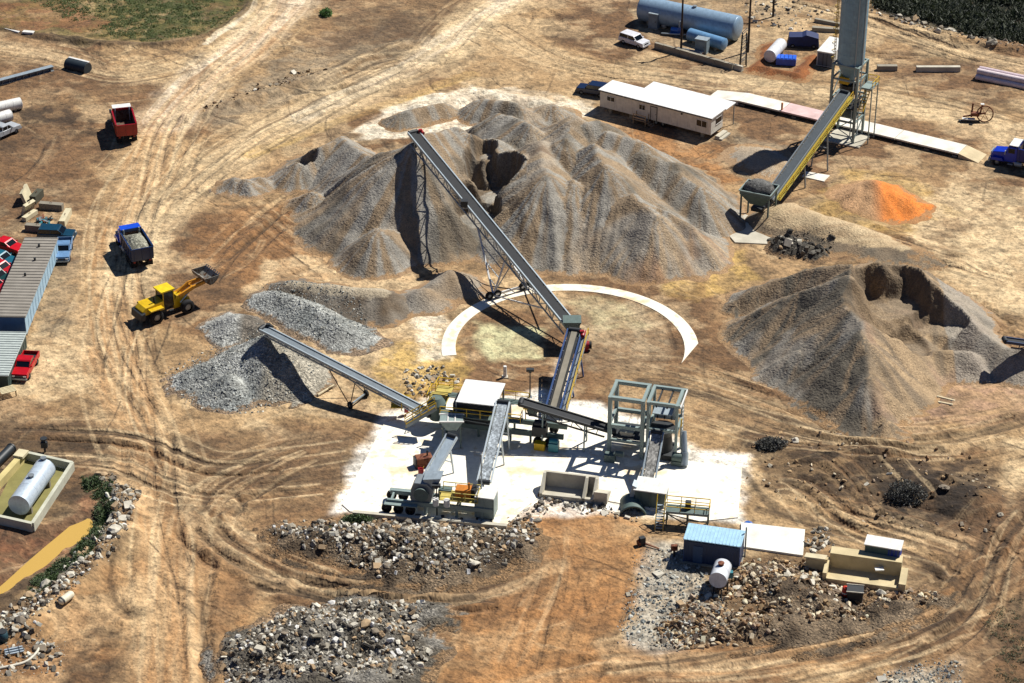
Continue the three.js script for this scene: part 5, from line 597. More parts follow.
tank('blue_tank', 'smaller blue horizontal tank in front of the large one', [27.41, 1.2, -92.64], [32.35, 1.2, -88.72], 0.95, mat('#6f9cc4', { r: 0.4 }), { bands: 3, hatches: [] });
tank('silver_tank', 'silver horizontal tank inside the walled concrete bund', [-51.1, 1.7, 30.63], [-52.66, 1.7, 37.87], 1.2, mat('#cddbe6', { r: 0.35, m: 0.25 }), { bands: 3, hatches: [0.5, 0.02], saddles: [0.15, 0.85], dome: 0.06 });
{ const t = tank('legged_tank', 'short white tank on legs with dark end before blue container', [21.65, 1.9, 49.37], [20.96, 1.9, 51.82], 0.92, mat('#dfe3e8', { r: 0.4 }), { bands: 2, hatches: [0.45], saddles: [], hatch: M.rust, dome: 0.1 }); for (const x of [-0.7, 0.7]) for (const z of [-1.0, 1.0]) beam('leg', [x, 0, z], [x, 1.5, z], 0.12, 0.12, M.dark, t); mesh('hose', new THREE.TubeGeometry(new THREE.CatmullRomCurve3([[0, 1, 1.6], [0, 0.3, 2.0], [0.1, 0.08, 3], [-0.1, 0.06, 4.6]].map(v3)), 16, 0.07, 6), M.black, t); mesh('gauge_box', bx(0.5, 0.7, 0.5, 1.1, 1.3, -0.6), M.teal, t); }
// ---------- silo tower ----------
{
  const FL = [44.72, -57.31], FR = [47.77, -55.66], t = thing('silo_tower', 'tall grey blue silo on a braced steel tower', 'silo', on(FL), turnOf(FL, FR)), S = 3.7, H = 11.6;
  mesh('pad', bx(5.2, 0.3, 5.0, 2.4, 0.05, -1.6), M.concrete, t);
  for (const x of [0, S]) for (const z of [0, -S]) beam('leg', [x, 0.1, z], [x, H, z], 0.32, 0.32, M.frame, t);
  for (const y of [3.2, 6.4, 9.4, 11.5]) { for (const z of [0, -S]) beam('girt', [0, y, z], [S, y, z], 0.2, 0.24, M.frame, t); for (const x of [0, S]) beam('girt', [x, y, -S], [x, y, 0], 0.2, 0.24, M.frame, t); }
  const ys = [0.3, 3.2, 6.4, 9.4]; for (let i = 0; i < 3; i++) { beam('brace', [S, ys[i], 0], [S, ys[i + 1], -S], 0.12, 0.12, M.frame, t); beam('brace', [0, ys[i], 0], [0, ys[i + 1], -S], 0.12, 0.12, M.frame, t); beam('brace', [0, ys[i], -S], [S, ys[i + 1], -S], 0.12, 0.12, M.frame, t); }
  const c = [S / 2, 0, -S / 2], sh = lathe([[0.35, 8.2], [1.85, 11.2], [1.9, 11.4], [1.9, 24.2], [0.4, 25.1], [0.01, 25.1]], 40).translate(c[0], 0, c[2]); mesh('silo_shell', sh, M.silo, t); for (let y = 13; y < 24.5; y += 1.9) mesh('shell_seam', lathe([[1.9, y], [1.925, y + 0.03], [1.925, y + 0.09], [1.9, y + 0.12]], 40).translate(c[0], 0, c[2]), M.silo, t);
  for (const q of [-0.3, 0.3]) beam('ladder_stile', [c[0] - 2.15, 10, c[2] + q + 0.8], [c[0] - 2.15, 24.5, c[2] + q + 0.8], 0.07, 0.07, M.yellow, t); for (let y = 10.2; y < 24.4; y += 0.45) beam('rung', [c[0] - 2.15, y, c[2] + 0.5], [c[0] - 2.15, y, c[2] + 1.1], 0.05, 0.05, M.yellow, t); for (let y = 12; y < 24.4; y += 1.1) mesh('cage_hoop', new THREE.TorusGeometry(0.42, 0.05, 5, 14, Math.PI).rotateX(Math.PI / 2).rotateY(-Math.PI / 2).translate(c[0] - 2.15, y, c[2] + 0.8), M.yellow, t);
  for (const a of [0.3, 0.9]) beam('fill_pipe', [c[0] + 2.0 * Math.cos(a), 0.8, c[2] + 2.0 * Math.sin(a)], [c[0] + 2.0 * Math.cos(a), 24.4, c[2] + 2.0 * Math.sin(a)], 0.12, 0.12, M.galv, t);
  // side landing with yellow rails and stair
  mesh('landing', bx(1.6, 0.1, 2.6, S + 1.1, 8.4, -S / 2 - 0.4), M.frame, t); railing(t, [[S + 1.9, -S / 2 + 0.9], [S + 1.9, -S / 2 - 1.7], [S + 0.3, -S / 2 - 1.7]], 8.4, M.yellow); for (const z of [-S / 2 + 0.8, -S / 2 - 1.6]) beam('landing_post', [S + 1.85, 0.1, z], [S + 1.85, 8.4, z], 0.14, 0.14, M.frame, t); beam('girt', [S, 8.2, -S / 2 + 0.8], [S + 1.9, 8.2, -S / 2 + 0.8], 0.1, 0.14, M.frame, t);
  for (const q of [0, 0.7]) beam('stringer', [S + 0.4 + q, 5.2, -0.2], [S + 0.4 + q, 8.4, -S / 2 - 1.4], 0.08, 0.18, M.yellow, t); for (let i = 0; i < 9; i++) beam('tread', [S + 0.4, 5.4 + i * 0.34, -0.3 - i * 0.32], [S + 1.1, 5.4 + i * 0.34, -0.3 - i * 0.32], 0.2, 0.05, M.yellow, t);
  mesh('weigh_hopper', [lathe([[0.3, 5.4], [1.2, 7.2], [1.2, 8.2]], 20).translate(c[0], 0, c[2])], M.dark, t); mesh('screw_drive', [bx(1.4, 1.0, 1.2, c[0] - 0.4, 9.0, c[2] + 0.6)], M.yellow, t); mesh('mixer_floor', bx(S, 0.1, S, c[0], 5.2, c[2]), M.dark, t); mesh('mixer', [cyl([0.6, 3.9, c[2]], [S - 0.6, 3.9, c[2]], 0.9)], M.greensteel, t);
}
conveyor('silo_conveyor', 'covered conveyor with yellow walkway rising to the silo tower', [34.1, 1.6, -35.19], [45.96, 9.2, -52.94], { w: 1.5, truss: true, depth: 0.8, frame: M.steel, belt: mat('#4d565c', { r: 0.7 }), legs: [[0.4, 0.4], [0.7, 0.5]], walk: { side: 1, m: M.yellow, deck: mat('#b8a53c', { r: 0.6 }) } });
{ // aggregate hopper
  const A = [29.89, -31.6], B = [33.56, -29.88], t = thing('aggregate_hopper', 'steel aggregate hopper heaped with gravel at the conveyor foot', 'hopper', on(A), turnOf(A, B)), W = 4.2, D = 3.4, y0 = 2.6, y1 = 4.8, G = (w0, d0, y, w1, d1, Y) => { const a = [[-w0, y, -d0], [w0, y, -d0], [w0, y, d0], [-w0, y, d0]], b = [[-w1, Y, -d1], [w1, Y, -d1], [w1, Y, d1], [-w1, Y, d1]], p = []; for (let i = 0; i < 4; i++) { const j = (i + 1) % 4; p.push(...a[i], ...a[j], ...b[j], ...a[i], ...b[j], ...b[i]); } const g = new THREE.BufferGeometry(); g.setAttribute('position', new THREE.Float32BufferAttribute(p, 3)); g.computeVertexNormals(); return g; };
  mesh('bin', [G(0.9, 0.7, y0, W / 2, D / 2, y1 - 0.5), G(W / 2, D / 2, y1 - 0.5, W / 2, D / 2, y1)].map(g => g.translate(W / 2, 0, -D / 2)), M.greensteel, t); for (const z of [0.05, -D - 0.05]) beam('rim', [-0.1, y1, z], [W + 0.1, y1, z], 0.14, 0.16, M.frame, t); for (const x of [-0.05, W + 0.05]) beam('rim', [x, y1, -D], [x, y1, 0], 0.14, 0.16, M.frame, t);
  for (const x of [0.2, W - 0.2]) for (const z of [-0.2, -D + 0.2]) beam('leg', [x, 0, z], [x, y1 - 0.4, z], 0.2, 0.2, M.greensteel, t); mesh('gate', bx(1.6, 0.5, 1.2, W / 2, 1.8, -D / 2), M.dark, t);
  const hp = new THREE.SphereGeometry(1, 24, 8, 0, 6.2832, 0, Math.PI / 2); const p = hp.attributes.position; for (let i = 0; i < p.count; i++) { const r = 1 + 0.14 * (fbm(p.getX(i) * 3, p.getZ(i) * 3, 3) - 0.5); p.setXYZ(i, p.getX(i) * (W / 2 - 0.05) * r, Math.max(0, p.getY(i) * 1.3 * r), p.getZ(i) * (D / 2 - 0.05) * r); } hp.computeVertexNormals(); const m = mesh('gravel_load', hp.translate(W / 2, 0, -D / 2), mat('#7b7a76', { r: 0.95, t: 'stone', b: 'grainB', bs: 0.15 })); m.position.set(A[0], groundAt(...A) + y1 - 0.15, A[1]); m.rotation.y = turnOf(A, B); tag(m, 'heap of dark gravel filling the steel aggregate hopper', 'gravel');
  const b = [30.18, -28.73]; slab('hopper_footing', 'concrete footing below the aggregate hopper', [[27.64, -29.88], [30.98, -33.64], [36.59, -29.88], [34.16, -25.07], [29.01, -25.63]], 0.12, 0.3, M.concrete);
}
slab('foot_slab', 'small white concrete slab under the silo conveyor', [[40.48, -46.67], [43.64, -45.42], [42.6, -43.56], [39.76, -45.11]], 0.12, 0.3, mat('#f0ede4', { r: 0.9, t: 'concrete' }));
{ // weighbridge in three deck sections
  const A = [32.93, -68.92], B = [62.12, -51.11], t = thing('weighbridge', 'long raised white weighbridge with dark sides below the silo', 'weighbridge', on(A), turnOf(A, B)), L = dist(A, B), D = 3.2, h = 0.6, pink = mat('#e2c3c4', { r: 0.8, t: 'concrete' }), wt = mat('#f3efe6', { r: 0.85, t: 'concrete' });
  const cut = [0, L * 0.2, L * 0.42, L * 0.72, L]; for (let i = 0; i < 4; i++) { mesh('deck_section', bx(cut[i + 1] - cut[i] - 0.08, 0.22, D, (cut[i] + cut[i + 1]) / 2, h, -D / 2), i === 1 ? pink : wt, t); }
  mesh('side_girder', bx(L - 0.4, 0.4, 0.18, L / 2, 0.3, -0.3), M.dark, t); mesh('side_girder', bx(L - 0.4, 0.4, 0.18, L / 2, 0.3, -D + 0.3), M.dark, t); for (let i = 0; i <= 8; i++) mesh('footing', bx(0.7, 0.22, D - 0.2, 0.6 + (L - 1.2) * i / 8, 0.08, -D / 2), M.dirtycon, t);
  const e = mesh('end_ramp', prism([[0, 0], [-5, 0], [0, h + 0.1]], D).translate(0, 0, -D / 2), wt, t); mesh('end_ramp', prism([[0, 0], [3, 0], [0, h + 0.1]], D).translate(L, 0, -D / 2), mat('#d8c7a4', { r: 0.9, t: 'concrete' }), t); beam('guide_post', [L * 0.2, h, -0.4], [L * 0.2, h + 1.2, -0.4], 0.22, 0.22, M.orange, t);
}
// ---------- pump yard beside the large tank ----------
{ const A = [21.92, -89.99], B = [33.21, -81.6], t = thing('block_wall', 'low grey block wall in front of the pump yard', 'wall', on(A), turnOf(A, B)), L = dist(A, B), n = 9; for (let i = 0; i < n; i++) mesh('block', bx(L / n - 0.05, 0.95 + 0.05 * (i % 2), 0.5, L * (i + 0.5) / n, 0.48, 0), i === n ? M.white : M.dirtycon, t); }
{ const t = thing('barrier_block', 'white ended concrete block at the end of the block wall', 'barrier', on([33.96, -81.6]), turnOf([21.92, -89.99], [33.21, -81.6])); mesh('body', prism([[-0.35, 0], [0.35, 0], [0.2, 0.8], [-0.2, 0.8]], 1.6, 0.03).rotateY(Math.PI / 2), M.concrete, t); mesh('foot', bx(1.7, 0.1, 0.9, 0, 0.05, 0), M.dirtycon, t); }
function cabinet(name, label, A, w, h, d, m, turn = -0.45) { const t = thing(name, label, 'cabinet', on(A), turn); mesh('body', bx(w, h, d, 0, h / 2 + 0.1, 0), m, t); mesh('lid', bx(w + 0.12, 0.1, d + 0.12, 0, h + 0.15, 0), M.galv, t); const q = mesh('door', bx(w * 0.8, h * 0.8, 0.05, 0, h / 2 + 0.1, d / 2 + 0.02), m, t); mesh('handle', bx(0.06, 0.2, 0.08, w * 0.3, h / 2 + 0.1, d / 2 + 0.08), M.dark, q); mesh('plinth', bx(w + 0.2, 0.12, d + 0.2, 0, 0.06, 0), M.dirtycon, t); }
cabinet('pump_cabinet', 'grey cabinet beside the end of the smaller blue tank', [29.02, -88.44], 1.9, 2.1, 1.3, mat('#7f9099')); cabinet('control_cabinet', 'tall grey cabinet in front of the large storage tank', [22.18, -97.92], 1.5, 2.4, 1.1, mat('#7d8c95'));
{ const t = thing('pump_set', 'blue pump and pipework between the grey cabinets', 'pump', on([25.31, -95.51]), -0.4); mesh('motor', [cyl([-0.6, 0.7, 0], [0.6, 0.7, 0], 0.42), bx(1.4, 0.3, 0.9, 0, 0.2, 0)], mat('#2f6fc4', { r: 0.4 }), t); mesh('pump_casing', [cyl([0.7, 0.7, -0.3], [0.7, 0.7, 0.3], 0.5)], mat('#2f6fc4', { r: 0.4 }), t); mesh('pipe', [cyl([0.7, 1.1, 0], [0.7, 2.2, 0], 0.12), cyl([0.7, 2.2, 0], [2.6, 2.2, -1.5], 0.12), cyl([-1.8, 0.3, 1.2], [2.4, 0.5, 0.6], 0.12)], M.galv, t); mesh('valve', [cyl([1.4, 0.4, 0.8], [1.4, 0.9, 0.8], 0.25), cyl([2.2, 0.4, 0.7], [2.2, 0.8, 0.7], 0.2)], M.rust, t); }
{ const t = thing('steel_drum', 'white drum standing beside the tall grey cabinet', 'drum', on([23.76, -98.32])); mesh('barrel', lathe([[0.01, 0], [0.42, 0], [0.42, 0.4], [0.45, 0.43], [0.42, 0.46], [0.42, 0.9], [0.01, 0.9]], 18), M.white, t); mesh('lid', cyl([0, 0.9, 0], [0, 0.95, 0], 0.44), M.galv, t); }
function pole(label, A, h, lattice) { const t = thing('utility_pole', label, 'pole', on(A), 0, 'poles of the tank yard'); if (!lattice) { mesh('shaft', cyl([0, 0, 0], [0, h, 0], 0.19, 0.13, 10), mat('#3a2f28', { r: 0.9 }), t); mesh('crossarm', bx(2.0, 0.16, 0.16, 0, h - 0.8, 0), mat('#3a2f28', { r: 0.9 }), t); } else { for (const x of [-0.45, 0.45]) for (const z of [-0.35, 0.35]) beam('leg', [x, 0, z], [x * 0.7, h, z * 0.7], 0.14, 0.14, M.dark, t); for (let y = 0.6; y < h; y += 0.9) for (const z of [-0.32, 0.32]) { beam('lattice_bar', [-0.42, y, z], [0.42, y + 0.8, z], 0.09, 0.09, M.galv, t); } } }
pole('dark pole rising behind the middle of the block wall', [25.81, -88.44], 10, false); pole('dark pole at the end of the large storage tank', [36.05, -88.44], 12, false); pole('dark pole on the rough ground behind the yard', [41.18, -102.4], 7, false); pole('lattice mast at the end of the block wall', [34.84, -83.1], 5.2, true);
// bund with white tank and blue bin
pile('earth_bund', 'rust coloured earth bund around a white tank and blue bin', 'bund', { slope: 0.8, seed: 71, step: 0.2, cap: 0.3, warp: 0.7, lump: 0.3, ridges: [[[36.47, -81.49, 0.7], [39.48, -79.99, 0.7], [42.51, -78.88, 0.7], [43.94, -82.47, 0.6], [45.55, -86.27, 0.6]], [[36.47, -81.49, 0.7], [37.92, -85.74, 0.5], [38.9, -89.83, 0.4], [40.61, -91.63, 0.3]]], color: (x, h, z) => mix3(tone(196, 120, 60), tone(150, 96, 54), vn(x * 0.8, z * 0.8)) });
tank('white_tank', 'white horizontal tank inside the rust coloured bund', [41.02, 1.3, -88.48], [38.91, 1.3, -83.87], 0.95, mat('#e6e8ea', { r: 0.4 }), { bands: 2, hatches: [], dome: 0.2 });
{ const t = thing('blue_bin', 'bright blue ribbed bin inside the rust coloured bund', 'bin', on([41.4, -83.86]), -0.15); mesh('body', bx(3.0, 1.0, 1.8, 0, 0.65, 0), mat('#1f58c8', { r: 0.4 }), t); for (let i = 0; i < 5; i++) mesh('panel', bx(0.45, 0.12, 1.5, -1.2 + i * 0.6, 1.2, 0), mat('#2b6ae0', { r: 0.4 }), t); }
{ const t = thing('dark_tarpaulin_load', 'navy covered load standing behind the rust coloured bund', 'load', on([44.69, -90.77]), -0.1); mesh('cover', prism([[-2.4, 0.3], [2.4, 0.3], [2.3, 1.7], [0.4, 2.2], [-0.2, 1.9], [-2.2, 1.8]], 2.2, 0.12), mat('#12275a', { r: 0.7 }), t); mesh('base', bx(4.9, 0.3, 2.3, 0, 0.18, 0), M.dark, t); for (const x of [-1.6, 1.6]) for (const z of [-1.1, 1.1]) tyre('wheel', t, x, 0.35, z, 0.35, 0.25); }
{ const A = [46, -83.1], B = [48.43, -81.98], t = thing('storage_box', 'white box container beside the foot of the silo', 'container', on(A), turnOf(A, B)); mesh('body', bx(2.6, 2.3, 6.0, 1.2, 1.25, -3), mat('#dcdcd4'), t); mesh('roof', bx(2.7, 0.1, 6.1, 1.2, 2.45, -3), M.white, t); const d = mesh('door', bx(2.3, 2.0, 0.06, 1.2, 1.25, 0.03), mat('#5a6470'), t); mesh('lock_bar', [bx(0.06, 2.0, 0.08, 0.9, 1.25, 0.08), bx(0.06, 2.0, 0.08, 1.5, 1.25, 0.08)], M.dark, d); mesh('skid', bx(2.6, 0.12, 6, 1.2, 0.06, -3), M.dark, t); }
function beamBlock(name, label, A, B, w, h, m, m2) { const t = thing(name, label, 'concrete beam', on(A), turnOf(A, B)), L = dist(A, B); mesh('body', prism([[-w / 2, 0], [w / 2, 0], [w / 2 - 0.06, h], [-w / 2 + 0.06, h]], L, 0.03).rotateY(Math.PI / 2).translate(L / 2, 0, 0), m, t); for (const x of [L * 0.15, L * 0.85]) mesh('bearer', bx(0.2, 0.12, w + 0.2, x, 0.03, 0), m2 ?? M.dark, t); return t; }
beamBlock('concrete_beam', 'long pale concrete beam lying alone on the earth', [60.66, -81.23], [67.26, -81.23], 0.8, 0.8, M.concrete); beamBlock('concrete_beam', 'short grey concrete beam just beside the silo', [54.85, -81.6], [57.86, -81.6], 0.9, 0.8, M.dirtycon); beamBlock('concrete_beam', 'grey beam lying behind the navy covered load', [46.72, -96.71], [50.98, -95.91], 0.9, 0.7, M.dirtycon); beamBlock('concrete_beam', 'thin beam farthest behind the navy covered load', [47.58, -100.35], [51.27, -98.32], 0.7, 0.6, M.dirtycon);
{ const A = [69.59, -79], B = [79.28, -73.54], t = thing('pipe_stack', 'long stack of pink and white pipes on the open ground', 'pipe stack', on(A), turnOf(A, B)), L = dist(A, B), c = ['#e9d9da', '#d8c2c8', '#efe8e2']; let i = 0; for (const [y, z] of [[0.45, 0.9], [0.45, 0], [0.45, -0.9], [1.2, 0.45], [1.2, -0.45]]) mesh('pipe', lathe([[0.36, 0], [0.44, 0], [0.44, L], [0.36, L]], 16).rotateZ(-Math.PI / 2).translate(0, y, z), mat(c[i++ % 3], { r: 0.6 }), t); for (const x of [1, L / 2, L - 1]) mesh('strap', bx(0.15, 0.1, 2.6, x, 0.05, 0), M.dark, t); }
{ // old wheeled implement
  const t = thing('farm_implement', 'rusty implement with one large spoked wheel and white plate', 'implement', on([66.96, -63.37]), -0.1); const w = mesh('wheel', new THREE.TorusGeometry(1.15, 0.09, 8, 30).rotateX(-0.25).translate(0.9, 1.15, 0), M.rust, t); for (let i = 0; i < 6; i++) { const a = i * Math.PI / 3; mesh('spoke', cyl([0.9, 1.15, 0], [0.9 + 1.1 * Math.cos(a), 1.15 + 1.1 * Math.sin(a), -0.28 * Math.sin(a)], 0.04, 0.04, 6), M.rust, w); } mesh('frame', [bar([-2.2, 0.6, 0], [1.0, 1.3, 0], 0.2), bar([-1.0, 0.6, 0], [-0.9, 2.6, -0.3], 0.22), bar([0.2, 1.2, 0], [0.4, 2.6, 0], 0.2), bx(1.2, 0.5, 0.8, -0.5, 1.1, 0)], M.rust, t); mesh('plate', bar([-2.3, 0.5, 0.5], [-0.5, 0.5, 0.5], 0.6, 0.12), M.white, t); mesh('skid', bar([-2.8, 0.15, 0.5], [0.2, 0.15, 0.5], 0.5, 0.2), M.dark, t); mesh('seat', bx(0.5, 0.12, 0.5, 0.4, 2.65, 0), M.white, t);
}
// ---------- bunds and bays of concrete ----------
{ const A = [-56.06, 38.4], B = [-50.92, 40.29], t = thing('tank_bund', 'walled concrete bund around the silver tank', 'bund', on(A), 0), o = t.position, pts = [A, B, [-48.54, 28.42], [-54.84, 25.97]].map(p => [p[0] - o.x, p[1] - o.z]); for (const [i, j] of [[0, 1], [1, 2], [2, 3]]) mesh('wall', bar([pts[i][0], 0.5, pts[i][1]], [pts[j][0], 0.5, pts[j][1]], 0.4, 1.1), mat('#c8cabb', { r: 0.9, t: 'concrete' }), t); const f = new THREE.ShapeGeometry(new THREE.Shape(pts.map(p => new THREE.Vector2(p[0], -p[1])))).rotateX(-Math.PI / 2).translate(0, 0.06, 0); mesh('floor', f, mat('#8a8550', { r: 0.95, t: 'concrete' }), t); }
{ const A = [-56.71, 33.79], B = [-54.25, 26.18], t = thing('dividing_wall', 'pale yellow dividing wall beside the silver tank', 'wall', on(A), 0), b = [B[0] - A[0], 0, B[1] - A[1]]; mesh('wall', bar([0, 0.5, 0], [b[0], 0.5, b[2]], 0.7, 1.0), mat('#d5c68a', { r: 0.9, t: 'concrete' }), t); mesh('cap', bar([b[0] * 0.82, 1.1, b[2] * 0.82], [b[0], 1.1, b[2]], 1.2, 0.3), mat('#d9cfae', { r: 0.9, t: 'concrete' }), t); }
{ const A = [-57.86, 30.03], B = [-55.95, 24.73], t = thing('black_pipe', 'thick black pipe lying beside the walled bund', 'pipe', on(A), 0), b = [B[0] - A[0], 0, B[1] - A[1]]; mesh('pipe_wall', cyl([0, 0.55, 0], [b[0], 0.55, b[2]], 0.55, 0.55, 20), mat('#20282c', { r: 0.5 }), t); mesh('collar', cyl([b[0] * 0.97, 0.55, b[2] * 0.97], [b[0], 0.55, b[2]], 0.6, 0.6, 20), mat('#20282c', { r: 0.5 }), t); }
{ const t = thing('fill_valve', 'dark fill valve standing behind the silver tank', 'valve', on([-52.26, 24.73])); mesh('stem', cyl([0, 0, 0], [0, 1.7, 0], 0.12), M.dark, t); mesh('wheel', cyl([0, 1.7, 0], [0, 1.85, 0], 0.4), M.dark, t); mesh('body', bx(0.7, 0.7, 0.5, 0, 1.0, 0), M.dark, t); }
{ // walled storage bay of loose blocks
  const L = [['leaning pale concrete slab at the corner of the block bay', [-65.11, -33.35], [-64.08, -35.11], 0.5, 1.7, 0.35], ['upright pale slab leaning at the corner of the block bay', [-65.09, -36.3], [-64.94, -39.29], 0.4, 1.9, -0.3], ['long grey block closing the far side of the bay', [-63.11, -35.7], [-59.94, -35.11], 0.8, 0.9, 0], ['long grey block closing the near side of the bay', [-63.86, -29.3], [-60.62, -28.73], 0.8, 0.9, 0], ['pale block at the open end of the bay', [-59.27, -30.16], [-58.95, -33.94], 0.8, 0.9, 0], ['dark mossy block behind the leaning slabs', [-64.26, -36.89], [-63.59, -39.29], 0.9, 1.1, 0], ['low pale block inside the corner of the bay', [-64.53, -31.6], [-63.35, -33.94], 0.7, 0.6, 0]];
  for (const [label, A, B, w, h, tilt] of L) { const t = thing('concrete_block', label, 'concrete block', on(A), turnOf(A, B)), l = dist(A, B); const g = bx(l, h, w, l / 2, h / 2, 0); if (tilt) g.rotateX(tilt); mesh('block', g, label.includes('grey') ? mat('#8f897c', { r: 0.9, t: 'concrete' }) : label.includes('dark') ? mat('#4c4c3e', { r: 0.9, t: 'concrete' }) : mat('#d6cdaf', { r: 0.9, t: 'concrete' }), t); const e = mesh('lifting_eye', new THREE.TorusGeometry(0.14, 0.03, 6, 12).translate(l / 2, h + 0.08, 0), M.rust, t); if (tilt) e.rotation.x = tilt; }
  const s = thing('scrap_heap', 'small tangle of grey scrap inside the block bay', 'scrap', on([-61.76, -31.6])); const r = rng(8); for (let i = 0; i < 16; i++) { const a = r() * 6, l = 0.5 + r(); mesh('scrap_piece', bar([r() * 2 - 1, 0.2 + r() * 0.4, r() * 1.6 - 0.8], [Math.cos(a) * l, 0.15 + r() * 0.7, Math.sin(a) * l], 0.12 + r() * 0.2, 0.08), [M.steel, M.rust, M.teal, M.dark][i % 4], s); }
}
{ // sunken bay with thick walls, right of the slab
  const A = [32.33, 49.52], B = [39.5, 51.27], t = thing('sunken_bay', 'open concrete bay with thick pale walls below the small container', 'bay', on(A), turnOf(A, B)), L = dist(A, B), m = mat('#d3c39c', { r: 0.9, t: 'concrete' }); mesh('front_wall', bx(L, 0.7, 0.45, L / 2, 0.3, 0), m, t); mesh('rear_wall', bx(L, 1.9, 1.3, L / 2, 0.9, -3.3), m, t); mesh('end_wall', bx(0.7, 1.2, 3.0, L + 0.35, 0.5, -1.4), m, t); mesh('end_wall', bx(0.4, 1.4, 3.0, -0.2, 0.5, -1.4), m, t); mesh('floor', bx(L, 0.1, 3, L / 2, 0.03, -1.4), m, t); mesh('loose_plate', bx(0.9, 0.12, 0.6, L * 0.7, 1.0, -2.2, 0.3), M.white, t);
  const A2 = [30.57, 46.69], B2 = [32.65, 47.58], w = thing('retaining_wall', 'pale retaining wall between the white slab and sunken bay', 'wall', on(A2), turnOf(A2, B2)); mesh('wall', prism([[0, 0], [dist(A2, B2), 0], [dist(A2, B2), 1.6], [0, 1.0]], 0.5).translate(0, 0, 0), mat('#d3c39c', { r: 0.9, t: 'concrete' }), w); mesh('cap', bx(dist(A2, B2), 0.14, 0.8, dist(A2, B2) / 2, 1.35, 0).rotateZ(0.12), mat('#e0d4b4', { r: 0.9, t: 'concrete' }), w);
}
{ const A = [36.48, 46.87], B = [39.96, 47.94], t = thing('small_container', 'small white roofed container with blue end on the bay wall', 'container', on(A, 1.2), turnOf(A, B)), L = dist(A, B); mesh('body', bx(L * 0.66, 1.5, 1.7, L * 0.33, 0.75, -1), mat('#4d6a66'), t); mesh('blue_end', bx(L * 0.34, 1.5, 1.7, L * 0.83, 0.75, -1), mat('#1c3f9e'), t); mesh('roof', bx(L + 0.2, 0.12, 1.9, L / 2, 1.57, -1), M.white, t); for (let i = 0; i < 9; i++) beam('wall_rib', [0.2 + i * (L - 0.4) / 8, 0.05, -0.13], [0.2 + i * (L - 0.4) / 8, 1.45, -0.13], 0.04, 0.07, mat('#4d6a66'), t); }
{ const t = thing('steel_skip', 'dark steel skip in front of the sunken bay', 'skip', on([34.93, 52.65]), -0.15); mesh('body', prism([[-0.7, 0], [0.6, 0], [0.8, 1.4], [-0.9, 1.4]], 1.3, 0.03), M.dark, t); mesh('rim', [bx(1.8, 0.1, 0.08, -0.05, 1.42, 0.66), bx(1.8, 0.1, 0.08, -0.05, 1.42, -0.66)], M.concrete, t); mesh('side_panel', bx(0.05, 1.1, 1.1, 0.74, 0.75, 0), M.concrete, t); }
{ const t = thing('orange_barrel', 'orange plastic barrel beside the dark steel skip', 'barrel', on([33.99, 51.96])); mesh('drum', lathe([[0.01, 0], [0.36, 0], [0.4, 0.3], [0.36, 0.6], [0.32, 1.1], [0.01, 1.15]], 18), mat('#d8432a', { r: 0.5 }), t); mesh('stripe', lathe([[0.385, 0.4], [0.37, 0.6]], 18), M.white, t); }
// ---------- left edge ----------
{ const A = [-79.87, -73.54], B = [-68.98, -81.6], t = thing('steel_girder', 'long steel girder lying on the ground by the west road', 'girder', on(A), turnOf(A, B)), L = dist(A, B); mesh('flange', bx(L, 0.08, 0.9, L / 2, 0.75, 0), M.galv, t); mesh('web', bx(L, 0.7, 0.08, L / 2, 0.38, 0), M.steel, t); mesh('flange', bx(L, 0.08, 0.9, L / 2, 0.05, 0), M.steel, t); for (let i = 0; i < 12; i++) mesh('stiffener', bx(0.06, 0.6, 0.8, L * (i + 0.5) / 12, 0.4, 0), M.steel, t); }
beamBlock('white_plank', 'white plank lying at the edge of the grass field', [-81.51, -99.54], [-76.55, -96.31], 1.0, 0.3, M.white); beamBlock('white_plank', 'short white plank beside the longer one by the grass', [-76.01, -95.91], [-74.23, -95.51], 0.9, 0.3, M.white);
{ const A = [-66.9, -82.73], B = [-63.6, -80.86], t = thing('water_trough', 'dark trough with a white rim by the west road', 'trough', on(A), turnOf(A, B)), L = dist(A, B); mesh('shell', lathe([[0.9, 0], [0.96, 0], [0.96, L], [0.9, L]], 20).rotateZ(-Math.PI / 2).translate(0, 0.8, 0), mat('#1c2a33'), t); mesh('rim_plank', bx(L, 0.12, 0.4, L / 2, 1.75, -0.4), M.white, t); mesh('end_plate', cyl([L - 0.05, 0.8, 0], [L, 0.8, 0], 0.9, 0.9, 20), mat('#1c2a33'), t); mesh('end_plate', cyl([0, 0.8, 0], [0.05, 0.8, 0], 0.9, 0.9, 20), mat('#1c2a33'), t); }
tank('plastic_tank', 'white cylinder lying behind its twin at the west side', [-75.55, 0.9, -65.19], [-71.36, 0.9, -67.63], 0.85, M.white, { bands: 4, hatches: [], saddles: [0.2, 0.8] }); tank('plastic_tank', 'white cylinder lying between its twin and the silver pickup', [-75.05, 0.9, -61.08], [-72.06, 0.9, -63.47], 0.85, M.white, { bands: 4, hatches: [], saddles: [0.2, 0.8] });
{ const t = thing('timber_trestle', 'pale timber crate below the red pickup beside the shed', 'crate', on([-58.6, 12.67]), 0.5); for (let i = 0; i < 5; i++) mesh('slat', bx(1.8, 0.08, 0.22, 0, 0.75, -0.6 + i * 0.3), mat('#d8c9a0', { r: 0.9 }), t); for (const x of [-0.8, 0.8]) for (const z of [-0.6, 0.6]) beam('leg', [x, 0, z], [x, 0.75, z], 0.12, 0.12, mat('#b9a57a', { r: 0.9 }), t); }
